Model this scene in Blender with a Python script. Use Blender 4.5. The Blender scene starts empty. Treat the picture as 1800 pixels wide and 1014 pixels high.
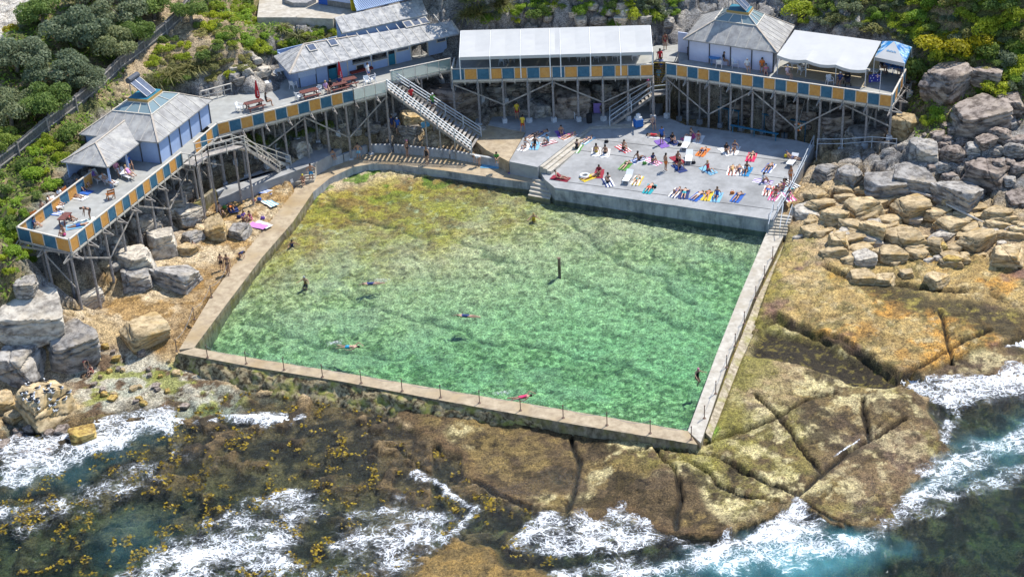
import bpy, bmesh, math, random
import numpy as np
from mathutils import Vector, Matrix, noise as mnoise
random.seed(7)
rng = np.random.default_rng(11)
SC = bpy.context.scene
COL = SC.collection
R = math.radians

# ------------------------------------------------------------------ camera
PW, PH, FPX, HC = 1800.0, 1014.0, 2700.0, 60.5
PITCH, ROLL = R(29.0), R(-3.1)
_cp, _sp = math.cos(PITCH), math.sin(PITCH)
FW = np.array([0, _cp, -_sp]); _up = np.array([0, _sp, _cp]); _rt = np.array([1.0, 0, 0])
RT = math.cos(ROLL)*_rt + math.sin(ROLL)*_up
UP = -math.sin(ROLL)*_rt + math.cos(ROLL)*_up
cam = bpy.data.cameras.new('camera'); cam_o = bpy.data.objects.new('camera', cam); COL.objects.link(cam_o)
cam.sensor_width = 36; cam.lens = FPX/PW*36; cam.clip_start = 1; cam.clip_end = 5000
m = Matrix.Identity(4)
for i in range(3):
    m[i][0], m[i][1], m[i][2] = RT[i], UP[i], -FW[i]
m[2][3] = HC
cam_o.matrix_world = m
SC.camera = cam_o

# ------------------------------------------------------------------ light
SUN = Vector((0.5, 0.47, 1.0)).normalized()
w = bpy.data.worlds.new('World'); SC.world = w; w.use_nodes = True
nt = w.node_tree; sky = nt.nodes.new('ShaderNodeTexSky'); sky.sky_type = 'NISHITA'; sky.sun_disc = False
sky.sun_elevation = math.asin(SUN.z); sky.sun_rotation = math.atan2(SUN.x, SUN.y); sky.air_density = 1.0; sky.dust_density = 0.4; sky.ozone_density = 3.5
nt.links.new(sky.outputs[0], nt.nodes['Background'].inputs[0]); nt.nodes['Background'].inputs[1].default_value = 0.15
sl = bpy.data.lights.new('sun', 'SUN'); sl.energy = 4.1; sl.angle = R(0.5); sl.color = (1, 0.955, 0.88)
so = bpy.data.objects.new('sun', sl); COL.objects.link(so); so.rotation_euler = SUN.to_track_quat('Z', 'Y').to_euler(); so.location = (0, 60, 120)
SC.view_settings.view_transform = 'Standard'; SC.view_settings.look = 'None'
SC.view_settings.exposure = 0.58; SC.view_settings.gamma = 1
SC.cycles.max_bounces = 7; SC.cycles.diffuse_bounces = 3; SC.cycles.glossy_bounces = 2; SC.cycles.transparent_max_bounces = 10
SC.cycles.transmission_bounces = 2; SC.cycles.volume_bounces = 0; SC.cycles.sample_clamp_indirect = 4; SC.cycles.caustics_reflective = False; SC.cycles.caustics_refractive = False
SC.cycles.use_denoising = True

# ------------------------------------------------------------------ helpers
def P(px, py, z):
    """the point of the place at height z that the photograph shows at pixel px, py"""
    d = FPX*FW + (px-PW/2)*RT - (py-PH/2)*UP
    t = (z-HC)/d[2]
    return Vector((d[0]*t, d[1]*t, z))
def A(*pts):
    return [P(*p) for p in pts]
def V(*a): return Vector(a)
Z = Vector((0, 0, 1))
def tag(o, label=None, cat=None, group=None, kind=None):
    if label: o['label'] = label
    if cat: o['category'] = cat
    if group: o['group'] = group
    if kind: o['kind'] = kind
    return o
def empty(name, loc, label=None, cat=None, group=None):
    o = bpy.data.objects.new(name, None); COL.objects.link(o); o.location = loc
    o.empty_display_size = .2; ORG[o.name] = Vector(loc)
    return tag(o, label, cat, group)
ORG = {}
class MB:
    def __init__(s): s.v = []; s.f = []; s.mi = []; s.m = 0
    def mat(s, i): s.m = i; return s
    def face(s, idx): s.f.append(idx); s.mi.append(s.m)
    def poly(s, pts):
        b = len(s.v); s.v += [Vector(p) for p in pts]; s.face(tuple(range(b, b+len(pts)))); return s
    def hexa(s, p):   # 8 corners: bottom 4 ccw, top 4 ccw
        b = len(s.v); s.v += [Vector(q) for q in p]
        for f in ((3,2,1,0),(4,5,6,7),(0,1,5,4),(1,2,6,5),(2,3,7,6),(3,0,4,7)): s.face(tuple(b+i for i in f))
        return s
    def prism(s, pts, h):   # polygon extruded by vector h (down or up)
        h = Vector(h) if not isinstance(h, (int, float)) else Vector((0, 0, h))
        n = len(pts); b = len(s.v); s.v += [Vector(p) for p in pts] + [Vector(p)+h for p in pts]
        s.face(tuple(range(b, b+n))); s.face(tuple(b+n+i for i in reversed(range(n))))
        for i in range(n):
            j = (i+1) % n; s.face((b+i, b+n+i, b+n+j, b+j))
        return s
    def beam(s, p, q, wd, ht=None, up=Z):
        ht = ht or wd; p = Vector(p); q = Vector(q); d = (q-p).normalized()
        if abs(d.dot(up)) > .95: up = Vector((1, 0, 0))
        a = d.cross(up).normalized()*wd/2; c = a.cross(d).normalized()*ht/2
        return s.hexa([p-a-c, p+a-c, q+a-c, q-a-c, p-a+c, p+a+c, q+a+c, q-a+c])
    def tube(s, pts, r, n=8, cap=True):
        pts = [Vector(p) for p in pts]; rs = r if isinstance(r, (list, tuple)) else [r]*len(pts); b = len(s.v)
        for k, p in enumerate(pts):
            d = (pts[min(k+1, len(pts)-1)]-pts[max(k-1, 0)]).normalized()
            u = Vector((0, 0, 1)) if abs(d.z) < .9 else Vector((1, 0, 0))
            a = d.cross(u).normalized(); c = d.cross(a)
            for i in range(n):
                t = 2*math.pi*i/n; s.v.append(p+(a*math.cos(t)+c*math.sin(t))*rs[k])
        for k in range(len(pts)-1):
            for i in range(n):
                j = (i+1) % n; s.face((b+k*n+i, b+k*n+j, b+(k+1)*n+j, b+(k+1)*n+i))
        if cap:
            s.face(tuple(b+i for i in reversed(range(n)))); s.face(tuple(b+(len(pts)-1)*n+i for i in range(n)))
        return s
    def box(s, c, sx, sy, sz, rz=0):   # c = centre of base
        c = Vector(c); a = Vector((math.cos(rz), math.sin(rz), 0))*sx/2; b = Vector((-math.sin(rz), math.cos(rz), 0))*sy/2; h = Vector((0, 0, sz))
        q = [c-a-b, c+a-b, c+a+b, c-a+b]; return s.hexa(q+[x+h for x in q])
    def build(s, name, mats, parent=None, origin=None, smooth=False, label=None, bevel=0):
        if parent is not None: o0 = ORG[parent.name]
        elif origin is not None: o0 = Vector(origin)
        else: o0 = Vector((sum(v.x for v in s.v)/len(s.v), sum(v.y for v in s.v)/len(s.v), min(v.z for v in s.v)))
        me = bpy.data.meshes.new(name); me.from_pydata([tuple(v-o0) for v in s.v], [], s.f); 
        if not isinstance(mats, (list, tuple)): mats = [mats]
        for mm in mats: me.materials.append(mm)
        me.polygons.foreach_set('material_index', s.mi)
        if smooth: me.polygons.foreach_set('use_smooth', [True]*len(s.f))
        me.update(); o = bpy.data.objects.new(name, me); COL.objects.link(o)
        if parent is not None: o.parent = parent
        else: o.location = o0
        ORG[o.name] = o0
        if bevel:
            md = o.modifiers.new('bevel', 'BEVEL'); md.width = bevel; md.segments = 1; md.limit_method = 'ANGLE'
        if label: o['label'] = label
        return o

# ------------------------------------------------------------------ materials
def newmat(name):
    mt = bpy.data.materials.new(name); mt.use_nodes = True; n = mt.node_tree.nodes; l = mt.node_tree.links
    return mt, n, l, n['Principled BSDF']
def ramp(n, stops, interp='LINEAR'):
    r = n.new('ShaderNodeValToRGB'); r.color_ramp.interpolation = interp; e = r.color_ramp.elements
    while len(e) < len(stops): e.new(.5)
    for k, (p, c) in enumerate(stops): e[k].position = p; e[k].color = (*c, 1) if len(c) == 3 else c
    return r
def coords(n, l, scale=(1, 1, 1), rot=0, obj=False):
    if obj:
        t = n.new('ShaderNodeTexCoord').outputs['Object']
    else:
        t = n.new('ShaderNodeNewGeometry').outputs['Position']
    mp = n.new('ShaderNodeMapping'); mp.inputs['Scale'].default_value = scale; mp.inputs['Rotation'].default_value = (0, 0, rot)
    l.new(t, mp.inputs[0]); return mp.outputs[0]
def noise_(n, l, co, scale, detail=4, rough=.6, dist=0):
    t = n.new('ShaderNodeTexNoise'); t.inputs['Scale'].default_value = scale; t.inputs['Detail'].default_value = detail
    t.inputs['Roughness'].default_value = rough; t.inputs['Distortion'].default_value = dist; l.new(co, t.inputs['Vector']); return t.outputs[0]
def mixc(n, l, a, b, fac, mode='MIX'):
    x = n.new('ShaderNodeMix'); x.data_type = 'RGBA'; x.blend_type = mode
    for sock, val in ((x.inputs[6], a), (x.inputs[7], b), (x.inputs[0], fac)):
        if isinstance(val, (int, float)): sock.default_value = val
        elif isinstance(val, tuple): sock.default_value = (*val, 1)
        else: l.new(val, sock)
    return x.outputs[2]
def bump_(n, l, b, h, strength=.4, dist=.05):
    x = n.new('ShaderNodeBump'); x.inputs['Strength'].default_value = strength; x.inputs['Distance'].default_value = dist
    l.new(h, x.inputs['Height']); l.new(x.outputs[0], b.inputs['Normal'])
def mat(name, c, c2=None, scale=3, rough=.75, amt=1.0, bump=.25, stretch=(1, 1, 1), rot=0, c3=None, s3=.4, spec=.3, metal=0, lo=.35, hi=.68):
    """paint, wood, concrete ...: two tones mixed by noise, a third in larger stains"""
    mt, n, l, b = newmat(name); c2 = c2 or tuple(x*.8 for x in c)
    co = coords(n, l, stretch, rot); h = noise_(n, l, co, scale, 5, .65)
    r = ramp(n, [(lo, c2), (hi, c)]); l.new(h, r.inputs[0]); out = r.outputs[0]
    if c3:
        h3 = noise_(n, l, coords(n, l), s3, 4, .6); r3 = ramp(n, [(.48, (0, 0, 0)), (.7, (amt, amt, amt))]); l.new(h3, r3.inputs[0])
        out = mixc(n, l, out, c3, r3.outputs[0])
    l.new(out, b.inputs['Base Color']); b.inputs['Roughness'].default_value = rough; b.inputs['Metallic'].default_value = metal
    b.inputs['Specular IOR Level'].default_value = spec
    if bump: bump_(n, l, b, h, bump, .03)
    return mt
_solid = {}
def solid(c, rough=.7):
    k = (tuple(round(x, 3) for x in c), rough)
    if k not in _solid: _solid[k] = mat('paint_%d' % len(_solid), c, tuple(x*.85 for x in c), 9, rough, bump=.1)
    return _solid[k]

# ------------------------------------------------------------------ numpy noise
def _h(ix, iy, s):
    n = (ix.astype(np.int64)*374761393 + iy.astype(np.int64)*668265263 + s*1442695041) & 0xffffffff
    n = ((n ^ (n >> 13))*1274126177) & 0xffffffff
    return ((n ^ (n >> 16)) & 0xffffff)/float(0xffffff)
def vn(x, y, s=0):
    ix = np.floor(x); iy = np.floor(y); fx = x-ix; fy = y-iy; fx = fx*fx*fx*(fx*(fx*6-15)+10); fy = fy*fy*fy*(fy*(fy*6-15)+10)
    return (_h(ix, iy, s)*(1-fx)+_h(ix+1, iy, s)*fx)*(1-fy)+(_h(ix, iy+1, s)*(1-fx)+_h(ix+1, iy+1, s)*fx)*fy
def fbm(x, y, sc, o=4, s=0, g=.5):
    t = 0; a = 1; n = 0
    for k in range(o):
        t = t+a*vn(x*sc+17.3*k, y*sc-9.1*k, s+k); n += a; a *= g; sc *= 2.03
    return t/n
def sst(a, b, x):
    t = np.clip((x-a)/(b-a), 0, 1); return t*t*(3-2*t)
def worley(x, y, s=0):
    ix = np.floor(x); iy = np.floor(y); d1 = np.full(x.shape, 9.); d2 = np.full(x.shape, 9.); cid = np.zeros(x.shape)
    for a in (-1, 0, 1):
        for b in (-1, 0, 1):
            cx = ix+a; cy = iy+b; d = (cx+_h(cx, cy, s)-x)**2+(cy+_h(cx, cy, s+5)-y)**2
            m1 = d < d1; d2 = np.where(m1, d1, np.minimum(d2, d)); cid = np.where(m1, _h(cx, cy, s+9), cid); d1 = np.where(m1, d, d1)
    return np.sqrt(d1), np.sqrt(d2), cid
def segdist(X, Y, pts, closed=False):
    d = np.full(X.shape, 1e9); n = len(pts)
    for i in range(n if closed else n-1):
        ax, ay = pts[i][0], pts[i][1]; bx, by = pts[(i+1) % n][0], pts[(i+1) % n][1]
        ux, uy = bx-ax, by-ay; L = ux*ux+uy*uy+1e-9
        t = np.clip(((X-ax)*ux+(Y-ay)*uy)/L, 0, 1); d = np.minimum(d, (X-ax-t*ux)**2+(Y-ay-t*uy)**2)
    return np.sqrt(d)
def inside(X, Y, pts):
    r = np.zeros(X.shape, bool); n = len(pts)
    for i in range(n):
        ax, ay = pts[i][0], pts[i][1]; bx, by = pts[i-1][0], pts[i-1][1]
        if ay == by: continue
        r ^= ((ay > Y) != (by > Y)) & (X < (bx-ax)*(Y-ay)/(by-ay)+ax)
    return r
def sd(X, Y, pts):
    """signed distance, positive inside"""
    d = segdist(X, Y, pts, True); return np.where(inside(X, Y, pts), d, -d)
# ------------------------------------------------------------------ terrain
def W2(z, *pts): return [tuple(P(a, b, z)[:2]) for a, b in pts]
DZ = 7.6          # deck floor
RZ = 8.65         # deck rail top
PWZ = 1.0         # pool water
CTRL = [  # pixel x, pixel y, height
 (0,1014,-1.1),(250,1014,-1.3),(500,1014,-1.1),(640,1000,-.6),(700,930,-.45),(620,800,-.3),(500,720,-.2),(560,860,-.6),(400,860,-.6),(250,900,-.9),(60,900,-.9),
 (0,800,-.3),(150,700,.2),(250,730,-.1),(330,690,-.05),(420,720,-.2),(330,640,.25),(240,600,1.0),(200,650,.3),(140,665,.4),(40,640,.9),(100,760,-.1),
 (780,990,-.1),(900,1000,-.15),(1000,990,-.6),(1150,1014,-1.6),(1350,1000,-2.6),(1600,980,-1.8),(1800,900,-1.6),(1800,1014,-2.4),(1650,930,-1.3),(1750,800,-1.5),(1800,740,-1.0),(1000,910,-.4),(1150,950,-.6),(800,900,-.5),
 (830,850,.2),(950,820,.35),(850,770,.2),(1080,780,.55),(1220,800,.8),(1350,740,.75),(1500,700,.6),(1640,740,.2),(1450,850,.35),(1190,900,.25),(1500,910,.15),
 (1400,640,.75),(1450,570,1.0),(1620,590,.85),(1700,640,.35),(1800,640,-.1),(1800,560,.3),(1700,530,.6),(1450,520,1.15),(1400,470,1.25),(1600,480,1.0),(1750,450,1.2),
 (1500,400,1.8),(1650,380,2.0),(1800,400,2.2),(1420,380,1.9),(1440,310,2.6),(1600,320,3.2),(1750,300,4.2),(1550,260,4.0),(1700,240,5.4),(1800,220,6.2),(1620,200,6.2),(1700,150,8),(1800,130,9),
 (1650,110,9.2),(1750,60,11.5),(1800,0,14),(1650,0,13),(1500,30,11.0),(1420,10,10.8),(1580,70,9.6),(1800,-80,18),(1500,-80,15),
 (300,560,1.5),(220,520,1.6),(330,490,1.5),(400,450,1.6),(440,390,1.8),(470,350,2.0),(350,380,2.2),(250,440,2.4),(160,520,1.5),(120,545,1.3),(300,380,3.4),(360,320,2.6),(450,300,2.6),(560,260,2.7),(640,235,2.8),
 (60,500,2.8),(0,520,2.0),(20,430,5.8),(0,330,7.6),(60,300,8.2),(0,230,9.6),(130,230,9.5),(150,150,11),(300,60,12),(0,100,13),(0,0,14.5),(200,-20,15),(400,90,10.8),(520,40,11.2),(620,25,11.3),(450,130,9.0),(350,130,9.4),(400,0,13),(700,-40,13.5),(900,20,10.5),(1000,20,10.8),(850,-40,14),(1100,-40,14),(1180,30,9.6),(1250,-60,13),
]
_c = np.array([[*P(*c)[:2], c[2]] for c in CTRL])
FR0, FR1 = P(1171, 111, RZ), P(1568, 167.5, RZ)       # front rail of the right deck
CR0, CR1 = P(794, 121.5, RZ), P(1148, 113, RZ)        # middle deck
MR0, MR1 = P(379, 217, RZ), P(677, 143, RZ)         # cafe deck
LR0, LR1 = P(121, 421, RZ), P(318, 268, RZ)         # left deck
def perp(a, b):
    d = (b-a); d.z = 0; d.normalize(); return Vector((-d.y, d.x, 0))
_extra = []
for a, b, prof in ((FR0, FR1, ((.5, 3.0), (3, 3.7), (5.5, 5.2), (8.5, 7.2))), (CR0, CR1, ((0, 2.9), (3, 3.4), (5, 5.0), (7.5, 7.3))),
                   (MR0, MR1, ((0, 2.7), (2.5, 3.2), (4.5, 5.2), (7, 7.2), (9, 7.45))), (LR0, LR1, ((-1.0, 2.2), (1.5, 3.0), (3.5, 5.4), (6, 7.2), (8, 7.6)))):
    n = perp(a, b)
    for t in (.02, .25, .5, .75, .98):
        q = a.lerp(b, t)
        for dd, z in prof: _extra.append([q.x+n.x*dd, q.y+n.y*dd, z])
_c = np.vstack([_c, np.array(_extra)])
_r = np.sqrt(((_c[:, None, :2]-_c[None, :, :2])**2).sum(-1)+2.0**2)
_wt = np.linalg.solve(_r+np.eye(len(_c))*-.15, _c[:, 2]-2.0)
def base_h(X, Y):
    sh = X.shape; X = X.ravel(); Y = Y.ravel(); out = np.zeros(len(X))
    for k in range(0, len(X), 20000):
        d = np.sqrt((X[k:k+20000, None]-_c[None, :, 0])**2+(Y[k:k+20000, None]-_c[None, :, 1])**2+4.0); out[k:k+20000] = d@_wt
    return (out+2.0).reshape(sh)
# outlines in the world, traced at their own heights
REEF = W2(.4, (700,735),(810,800),(834,840),(896,874),(949,887),(1011,890),(1049,910),(1091,883),(1145,918),(1185,930),(1189,936),(1248,940),(1327,918),(1395,874),(1464,911),(1470,930),(1514,918),(1567,899),(1588,849),(1626,824),(1675,787),(1657,768),(1641,734),(1613,697),(1570,675),(1598,666),(1669,663),(1738,660),(1775,650),(1830,640),(1850,540),(1850,380),(1400,380),(1290,620),(1228,780),(1000,755),(700,690))
REEF2 = W2(.1, (690,1030),(735,985),(790,935),(840,950),(900,988),(975,1008),(990,1030))
UPPER = W2(1.0, (1300,600),(1365,560),(1440,592),(1500,612),(1530,626),(1588,664),(1640,640),(1720,610),(1790,590),(1850,560),(1850,480),(1420,400),(1360,480))
DARKP = W2(.6, (1310,615),(1345,582),(1440,606),(1530,640),(1590,668),(1560,676),(1500,674),(1440,655),(1390,642),(1320,632))
WETD = W2(.9, (1480,500),(1560,490),(1640,520),(1750,540),(1830,560),(1830,620),(1740,590),(1640,560),(1560,540))
POOL = W2(PWZ, (342,614),(400,540),(460,462),(512,400),(532,372),(548,350),(577,324),(622,303),(667,293),(722,299),(802,316),(882,329),(935,338),(945,345),(980,345),(1180,372),(1352,398),(1348,410),(1300,520),(1260,620),(1209,757),(1000,721),(800,688),(600,654),(450,631))
LEDGE = W2(1.7, (180,500),(250,480),(330,440),(370,350),(470,330),(545,330),(535,345),(440,455),(330,600),(270,600),(180,560))
TERR = W2(2.6, (850,262),(870,215),(1040,205),(1170,175),(1440,240),(1430,270),(1360,385),(975,332),(945,295),(850,268))
LVEG = W2(8, (-80,500),(-80,-80),(1100,-80),(1120,30),(1140,36),(810,40),(600,30),(480,110),(420,150),(350,150),(180,230),(120,290),(35,395),(20,430),(40,450),(0,480))
RVEG = W2(9, (1400,48),(1440,52),(1610,85),(1600,150),(1640,190),(1700,170),(1780,160),(1880,170),(1900,-120),(1380,-120))
SANDL = W2(9, (230,110),(300,50),(340,70),(400,90),(480,110),(470,140),(400,150),(330,130),(280,150),(200,190))
CRACKS = [(.06, .5, W2(.5, *p)) for p in (
 [(1650,560),(1672,640)],[(1585,668),(1640,640),(1700,606),(1740,588)],[(1328,704),(1365,740),(1400,775),(1440,820)],[(1240,782),(1300,760),(1365,742),(1410,712),(1470,690)],
 [(1395,868),(1440,830),(1490,790),(1530,768),(1590,735)],[(1518,700),(1522,730),(1530,765)],[(1005,763),(1016,800),(1010,850),(1000,885)],[(1150,785),(1180,820),(1195,870),(1190,922)],
 [(1105,795),(1150,786),(1240,800),(1290,815),(1400,860)],[(1200,810),(1290,860),(1380,875)],[(835,835),(880,860),(930,880)],[(1410,872),(1460,900),(1500,925)],[(700,775),(760,830),(800,880)])]
LEDGES = [W2(1.0, *p) for p in ([(1262,600),(1340,570),(1365,560),(1400,575),(1440,592),(1480,600),(1500,612),(1530,626),(1560,645),(1588,664)],[(1420,470),(1500,500),(1600,505),(1700,515),(1800,540)])]
PLEDGE = [W2(0, *p) for p in ([(990,385),(1040,430),(1100,465),(1160,480),(1200,510),(1225,520)],[(880,482),(960,487),(1040,500),(1110,525),(1170,550),(1250,570),(1290,590)],[(560,350),(640,400),(720,420),(800,430),(900,470)],[(600,520),(760,560),(880,590),(1000,600),(1100,625),(1180,650)],[(430,560),(560,600),(700,620)])]

def axis(a, b, st, far):
    x = list(np.arange(a, b+st/2, st)); g = st
    while x[-1] < far: g *= 1.35; x.append(x[-1]+g)
    g = st; lo = [x[0]]
    while lo[-1] > -far: g *= 1.35; lo.append(lo[-1]-g)
    return np.array(lo[:0:-1]+x)
AX, AY = axis(-47, 47, .145, 700), axis(73, 150, .145, 900)
GX, GY = np.meshgrid(AX, AY)
BX, BY = np.clip(GX, -56, 56), np.clip(GY, 62, 165)
near = (GX > -60) & (GX < 60) & (GY > 55) & (GY < 170)
H = base_h(BX, BY)
H = np.clip(H, -4, 18)
nz1 = fbm(GX, GY, .22, 4, 3); nz2 = fbm(GX, GY, .9, 4, 21); nz3 = fbm(GX, GY, 2.6, 3, 40)
wob = (fbm(GX, GY, .5, 4, 60)-.5)
sReef = sd(GX, GY, REEF)+wob*1.2; sReef2 = sd(GX, GY, REEF2)+wob*1.5; sUp = sd(GX, GY, UPPER)+wob*.6; sDark = sd(GX, GY, DARKP)+wob*1.2
sWet = sd(GX, GY, WETD)+wob*2; sPool = sd(GX, GY, POOL); sLedge = sd(GX, GY, LEDGE)+wob*.8; sTerr = sd(GX, GY, TERR)
sLV = sd(GX, GY, LVEG)+wob*2; sRV = sd(GX, GY, RVEG)+wob*2; sSand = sd(GX, GY, SANDL)+wob*3
mReef = sst(-.35, .12, sReef); mReef2 = sst(-.6, .6, sReef2); mUp = sst(-.12, .12, sUp); mDark = sst(-.3, .4, sDark); mWet = sst(-1, 1, sWet)
mLedge = sst(-.5, .5, sLedge); mVeg = np.maximum(sst(-1, 1, sLV), sst(-1, 1, sRV)); mSand = sst(-1, 1, sSand)
seaside = sst(1.4, .2, H)*(1-mReef)
H = np.where(mReef > 0, H*(1-mReef)+np.maximum(H, .22)*mReef, H)
H = np.where((1-mReef)*(sReef > -8)*(H < .5)*(GX > -6) > 0, np.minimum(H, np.maximum(-.15+sReef*.35, H-.5)*(1-mReef)+H*mReef), H)
H = np.where((sReef < 0) & (GX > 8) & (GY < 112) & (H < 1.4), np.minimum(H, np.maximum(-.15+sReef*.35, -1.5))*(1-mReef)+H*mReef, H)
H = np.where(mReef2 > 0, H*(1-mReef2)+.1*mReef2, H)
H = H+.42*mUp-.45*mDark
rockz = sst(1.6, 3.0, H)*(1-mVeg*.6)*(1-sst(-.6, .2, sTerr))
f1, f2, cid = worley(GX*.55+wob*1.2, GY*.7+wob, 7)
H = H+rockz*((cid-.4)*1.1-sst(.16, .0, f2-f1)*.5+(nz2-.5)*.5)
H = H+(nz1-.5)*.5*mVeg+(nz2-.5)*(.12+.25*sst(.3, -1, H))+(nz3-.5)*.06
kelp_b = sst(.52, .68, nz2)*sst(.25, -.2, H)
H = H+kelp_b*.35
g1, g2, gid = worley(GX*.22+wob*.9, GY*.3+wob*.9, 31)           # big slabs of the reef
slab = mReef*sst(.05, .0, g2-g1)
lev = fbm(GX*.8+GY*.35, GY*.8-GX*.35, .15, 4, 830, .55)*13; ledg = np.floor(lev)+sst(.78, 1.0, lev-np.floor(lev)); H = H+mReef*((gid-.5)*.16-.08*sst(.03, .0, g2-g1)+(ledg-5.5)*.085+(fbm(GX, GY, 1.9, 3, 811)-.5)*.12)
crk = np.zeros(GX.shape)
for wd, dp, pl in CRACKS:
    d = segdist(GX+wob*.5, GY+wob*.5, pl); cw = .03+.19*fbm(GX, GY, .35, 3, 815)**1.5; g = sst(cw+.10, cw, d); crk = np.maximum(crk, g)
H = H-crk*.42
for pl in LEDGES:
    d = segdist(GX, GY+wob*.8, pl); g = sst(.30, .18, np.abs(d-.1))*sst(.36, .5, nz1); crk = np.maximum(crk, g*.8); H = H-g*.35
# pool floor
pb = P(690, 300, 1.0); pf = P(800, 690, -1)
t = (GX-pb.x)*(pf.x-pb.x)+(GY-pb.y)*(pf.y-pb.y); t = t/((pf.x-pb.x)**2+(pf.y-pb.y)**2)
fl = 1.12-.50*sst(-.02, .22, t)-1.5*sst(.35, 1.0, t)-.15*sst(-5, 18, GX)-.5*sst(-12, -24, GX-(t-.9)*18)*sst(.5, .9, t)+(nz2-.5)*.3+(nz1-.5)*.45
for k, pl in enumerate(PLEDGE):
    d = segdist(GX+wob*1.0, GY+wob*1.6, pl); fl = fl-.17*np.exp(-(d/.28)**2)
fl = fl+(nz3-.5)*.28
fl = np.maximum(fl, .5*sst(5, .5, segdist(GX, GY, W2(1, (980,345),(1352,398))))+fl*(1-sst(5, .5, segdist(GX, GY, W2(1, (980,345),(1352,398))))))
H = np.where(sPool > -.6, fl, H)
# flatten under terrace slabs, decks' pads and the walkway
H = np.where(sTerr > -.3, np.minimum(H, 1.6), H)
WALK = W2(1.8, (530,345),(560,318),(600,296),(650,282),(700,281),(800,300),(935,325),(935,300),(850,285),(690,258),(650,256),(560,285),(500,320))
sWalk = sd(GX, GY, WALK); H = np.where(sWalk > -.15, np.minimum(H, 1.45), H)
sPth = sd(GX, GY, W2(11.25, (446,38),(452,-45),(720,-45),(700,10),(640,40))); H = np.where(sPth > -.2, np.minimum(H, 10.6), H); H = np.where((sPth <= -.2) & (sPth > -2.2), np.minimum(H, 11.0), H)
WALLS = [W2(1.2, (322,606),(435,470),(535,350)), W2(1.2, (330,620),(700,685),(1000,735),(1222,772)), W2(1.2, (1222,772),(1290,600),(1364,412))]
dW = np.minimum.reduce([segdist(GX, GY, q) for q in WALLS]); H = np.where((dW < 1.0) & (sPool <= -.0), np.minimum(H, .75), H)
# ------------------------------------------------------------------ colour of the ground, with crack and ledge shade painted in
def C(c): return np.array(c)[None, None, :]
def mx(a, b, f): return a+(b-a)*f[..., None]
n4 = fbm(GX, GY, .35, 5, 77, .6); n5 = fbm(GX, GY, 1.6, 4, 90, .6); n6 = fbm(GX, GY, .13, 4, 120); n7 = fbm(GX, GY, .75, 5, 140, .65)
tan_ = mx(C((.50,.37,.20)), C((.36,.27,.17)), sst(.4, .65, n4)); tan_ = mx(tan_, C((.60,.50,.36)), sst(.55, .75, n7)*.7)
grey = mx(C((.33,.32,.31)), C((.19,.18,.175)), sst(.42, .62, n7)); grey = mx(grey, C((.47,.43,.38)), sst(.55, .72, n4))
colr = mx(tan_, grey, sst(2.4, 4.2, H+(n4-.5)*1.5))
ledge = mx(C((.52,.40,.24)), C((.62,.50,.33)), sst(.45, .6, n7)); ledge = mx(ledge, C((.36,.21,.06)), sst(.52, .64, n4)*.8); ledge = mx(ledge, C((.17,.10,.03)), sst(.55, .68, n5)*.6); ledge = mx(ledge, C((.24,.13,.03)), sst(.62, .5, H-1.0)*.6)
colr = mx(colr, ledge, mLedge)
reef = mx(C((.125,.085,.04)), C((.22,.155,.055)), sst(.42, .58, n4)); reef = mx(reef, C((.62,.53,.28)), sst(.47, .57, n7)*sst(.38, .52, n6+.3*(n4-.5)+np.clip(GX-4, -6, 10)*.008)); reef = mx(reef, C((.05,.035,.012)), sst(.55, .63, fbm(GX, GY, .55, 5, 171, .65))*.9)
reef = mx(reef, C((.10,.07,.045)), (np.floor(lev)%3 == 0)*.30); reef = mx(reef, C((.28,.25,.06)), sst(.46, .62, n6)*.5*sst(.35, .6, n5))
upper = mx(C((.50,.35,.13)), C((.40,.29,.12)), sst(.42, .6, n5)); upper = mx(upper, C((.58,.29,.05)), sst(.52, .66, n4)*.8); upper = mx(upper, C((.14,.12,.04)), sst(.55, .66, n7)*.75); upper = mx(upper, C((.62,.50,.28)), sst(.6, .75, n5)*.6)
upper = mx(upper, C((.26,.17,.06)), (np.floor(lev)%4 == 1)*.5); upper = mx(upper, C((.2,.1,.1)), sst(.64, .74, fbm(GX, GY, .25, 4, 231))*.7)
colr = mx(colr, reef, mReef*sst(1.35, .75, H-.35*mUp)); colr = mx(colr, upper, mUp*sst(2.2, 1.6, H))
pur = sst(.75, .1, H)*mReef*sst(16, 26, GX)*sst(.4, .6, n4); colr = mx(colr, C((.22,.14,.11)), pur*.5)
fr = mReef*sst(1.2, .2, sReef); colr = mx(colr, C((.14,.085,.04)), fr*.7*sst(.35, .6, n7+.1))
mossy = mx(C((.05,.04,.015)), C((.32,.26,.05)), sst(.5, .66, n5)*sst(.4, .6, n7)); colr = mx(colr, mossy, mWet*.9); colr = mx(colr, mx(C((.03,.022,.010)), C((.16,.13,.03)), sst(.56, .68, fbm(GX, GY, 2.4, 4, 300, .7))), mDark)
colr = mx(colr, C((.025,.018,.010)), np.maximum(np.clip(crk, 0, 1)*.95, mReef*sst(.035, .0, g2-g1)*.75*sst(.4, .55, n4)))  # cracks and ledge drops darkened in the colour, as their shade
olive = sst(6, 0, segdist(GX, GY, W2(1, (1235,780),(1262,700),(1330,610),(1400,450)))); colr = mx(colr, C((.24,.22,.04)), olive*sst(.40, .6, n4)*mReef*.75*(1-mDark))
alg = sst(1.1, .2, np.hypot(GX-P(1246,752,.9).x, (GY-P(1246,752,.9).y)*.8)+wob*1.5); colr = mx(colr, C((.13,.36,.02)), alg*(sPool < -1.2))
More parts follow.
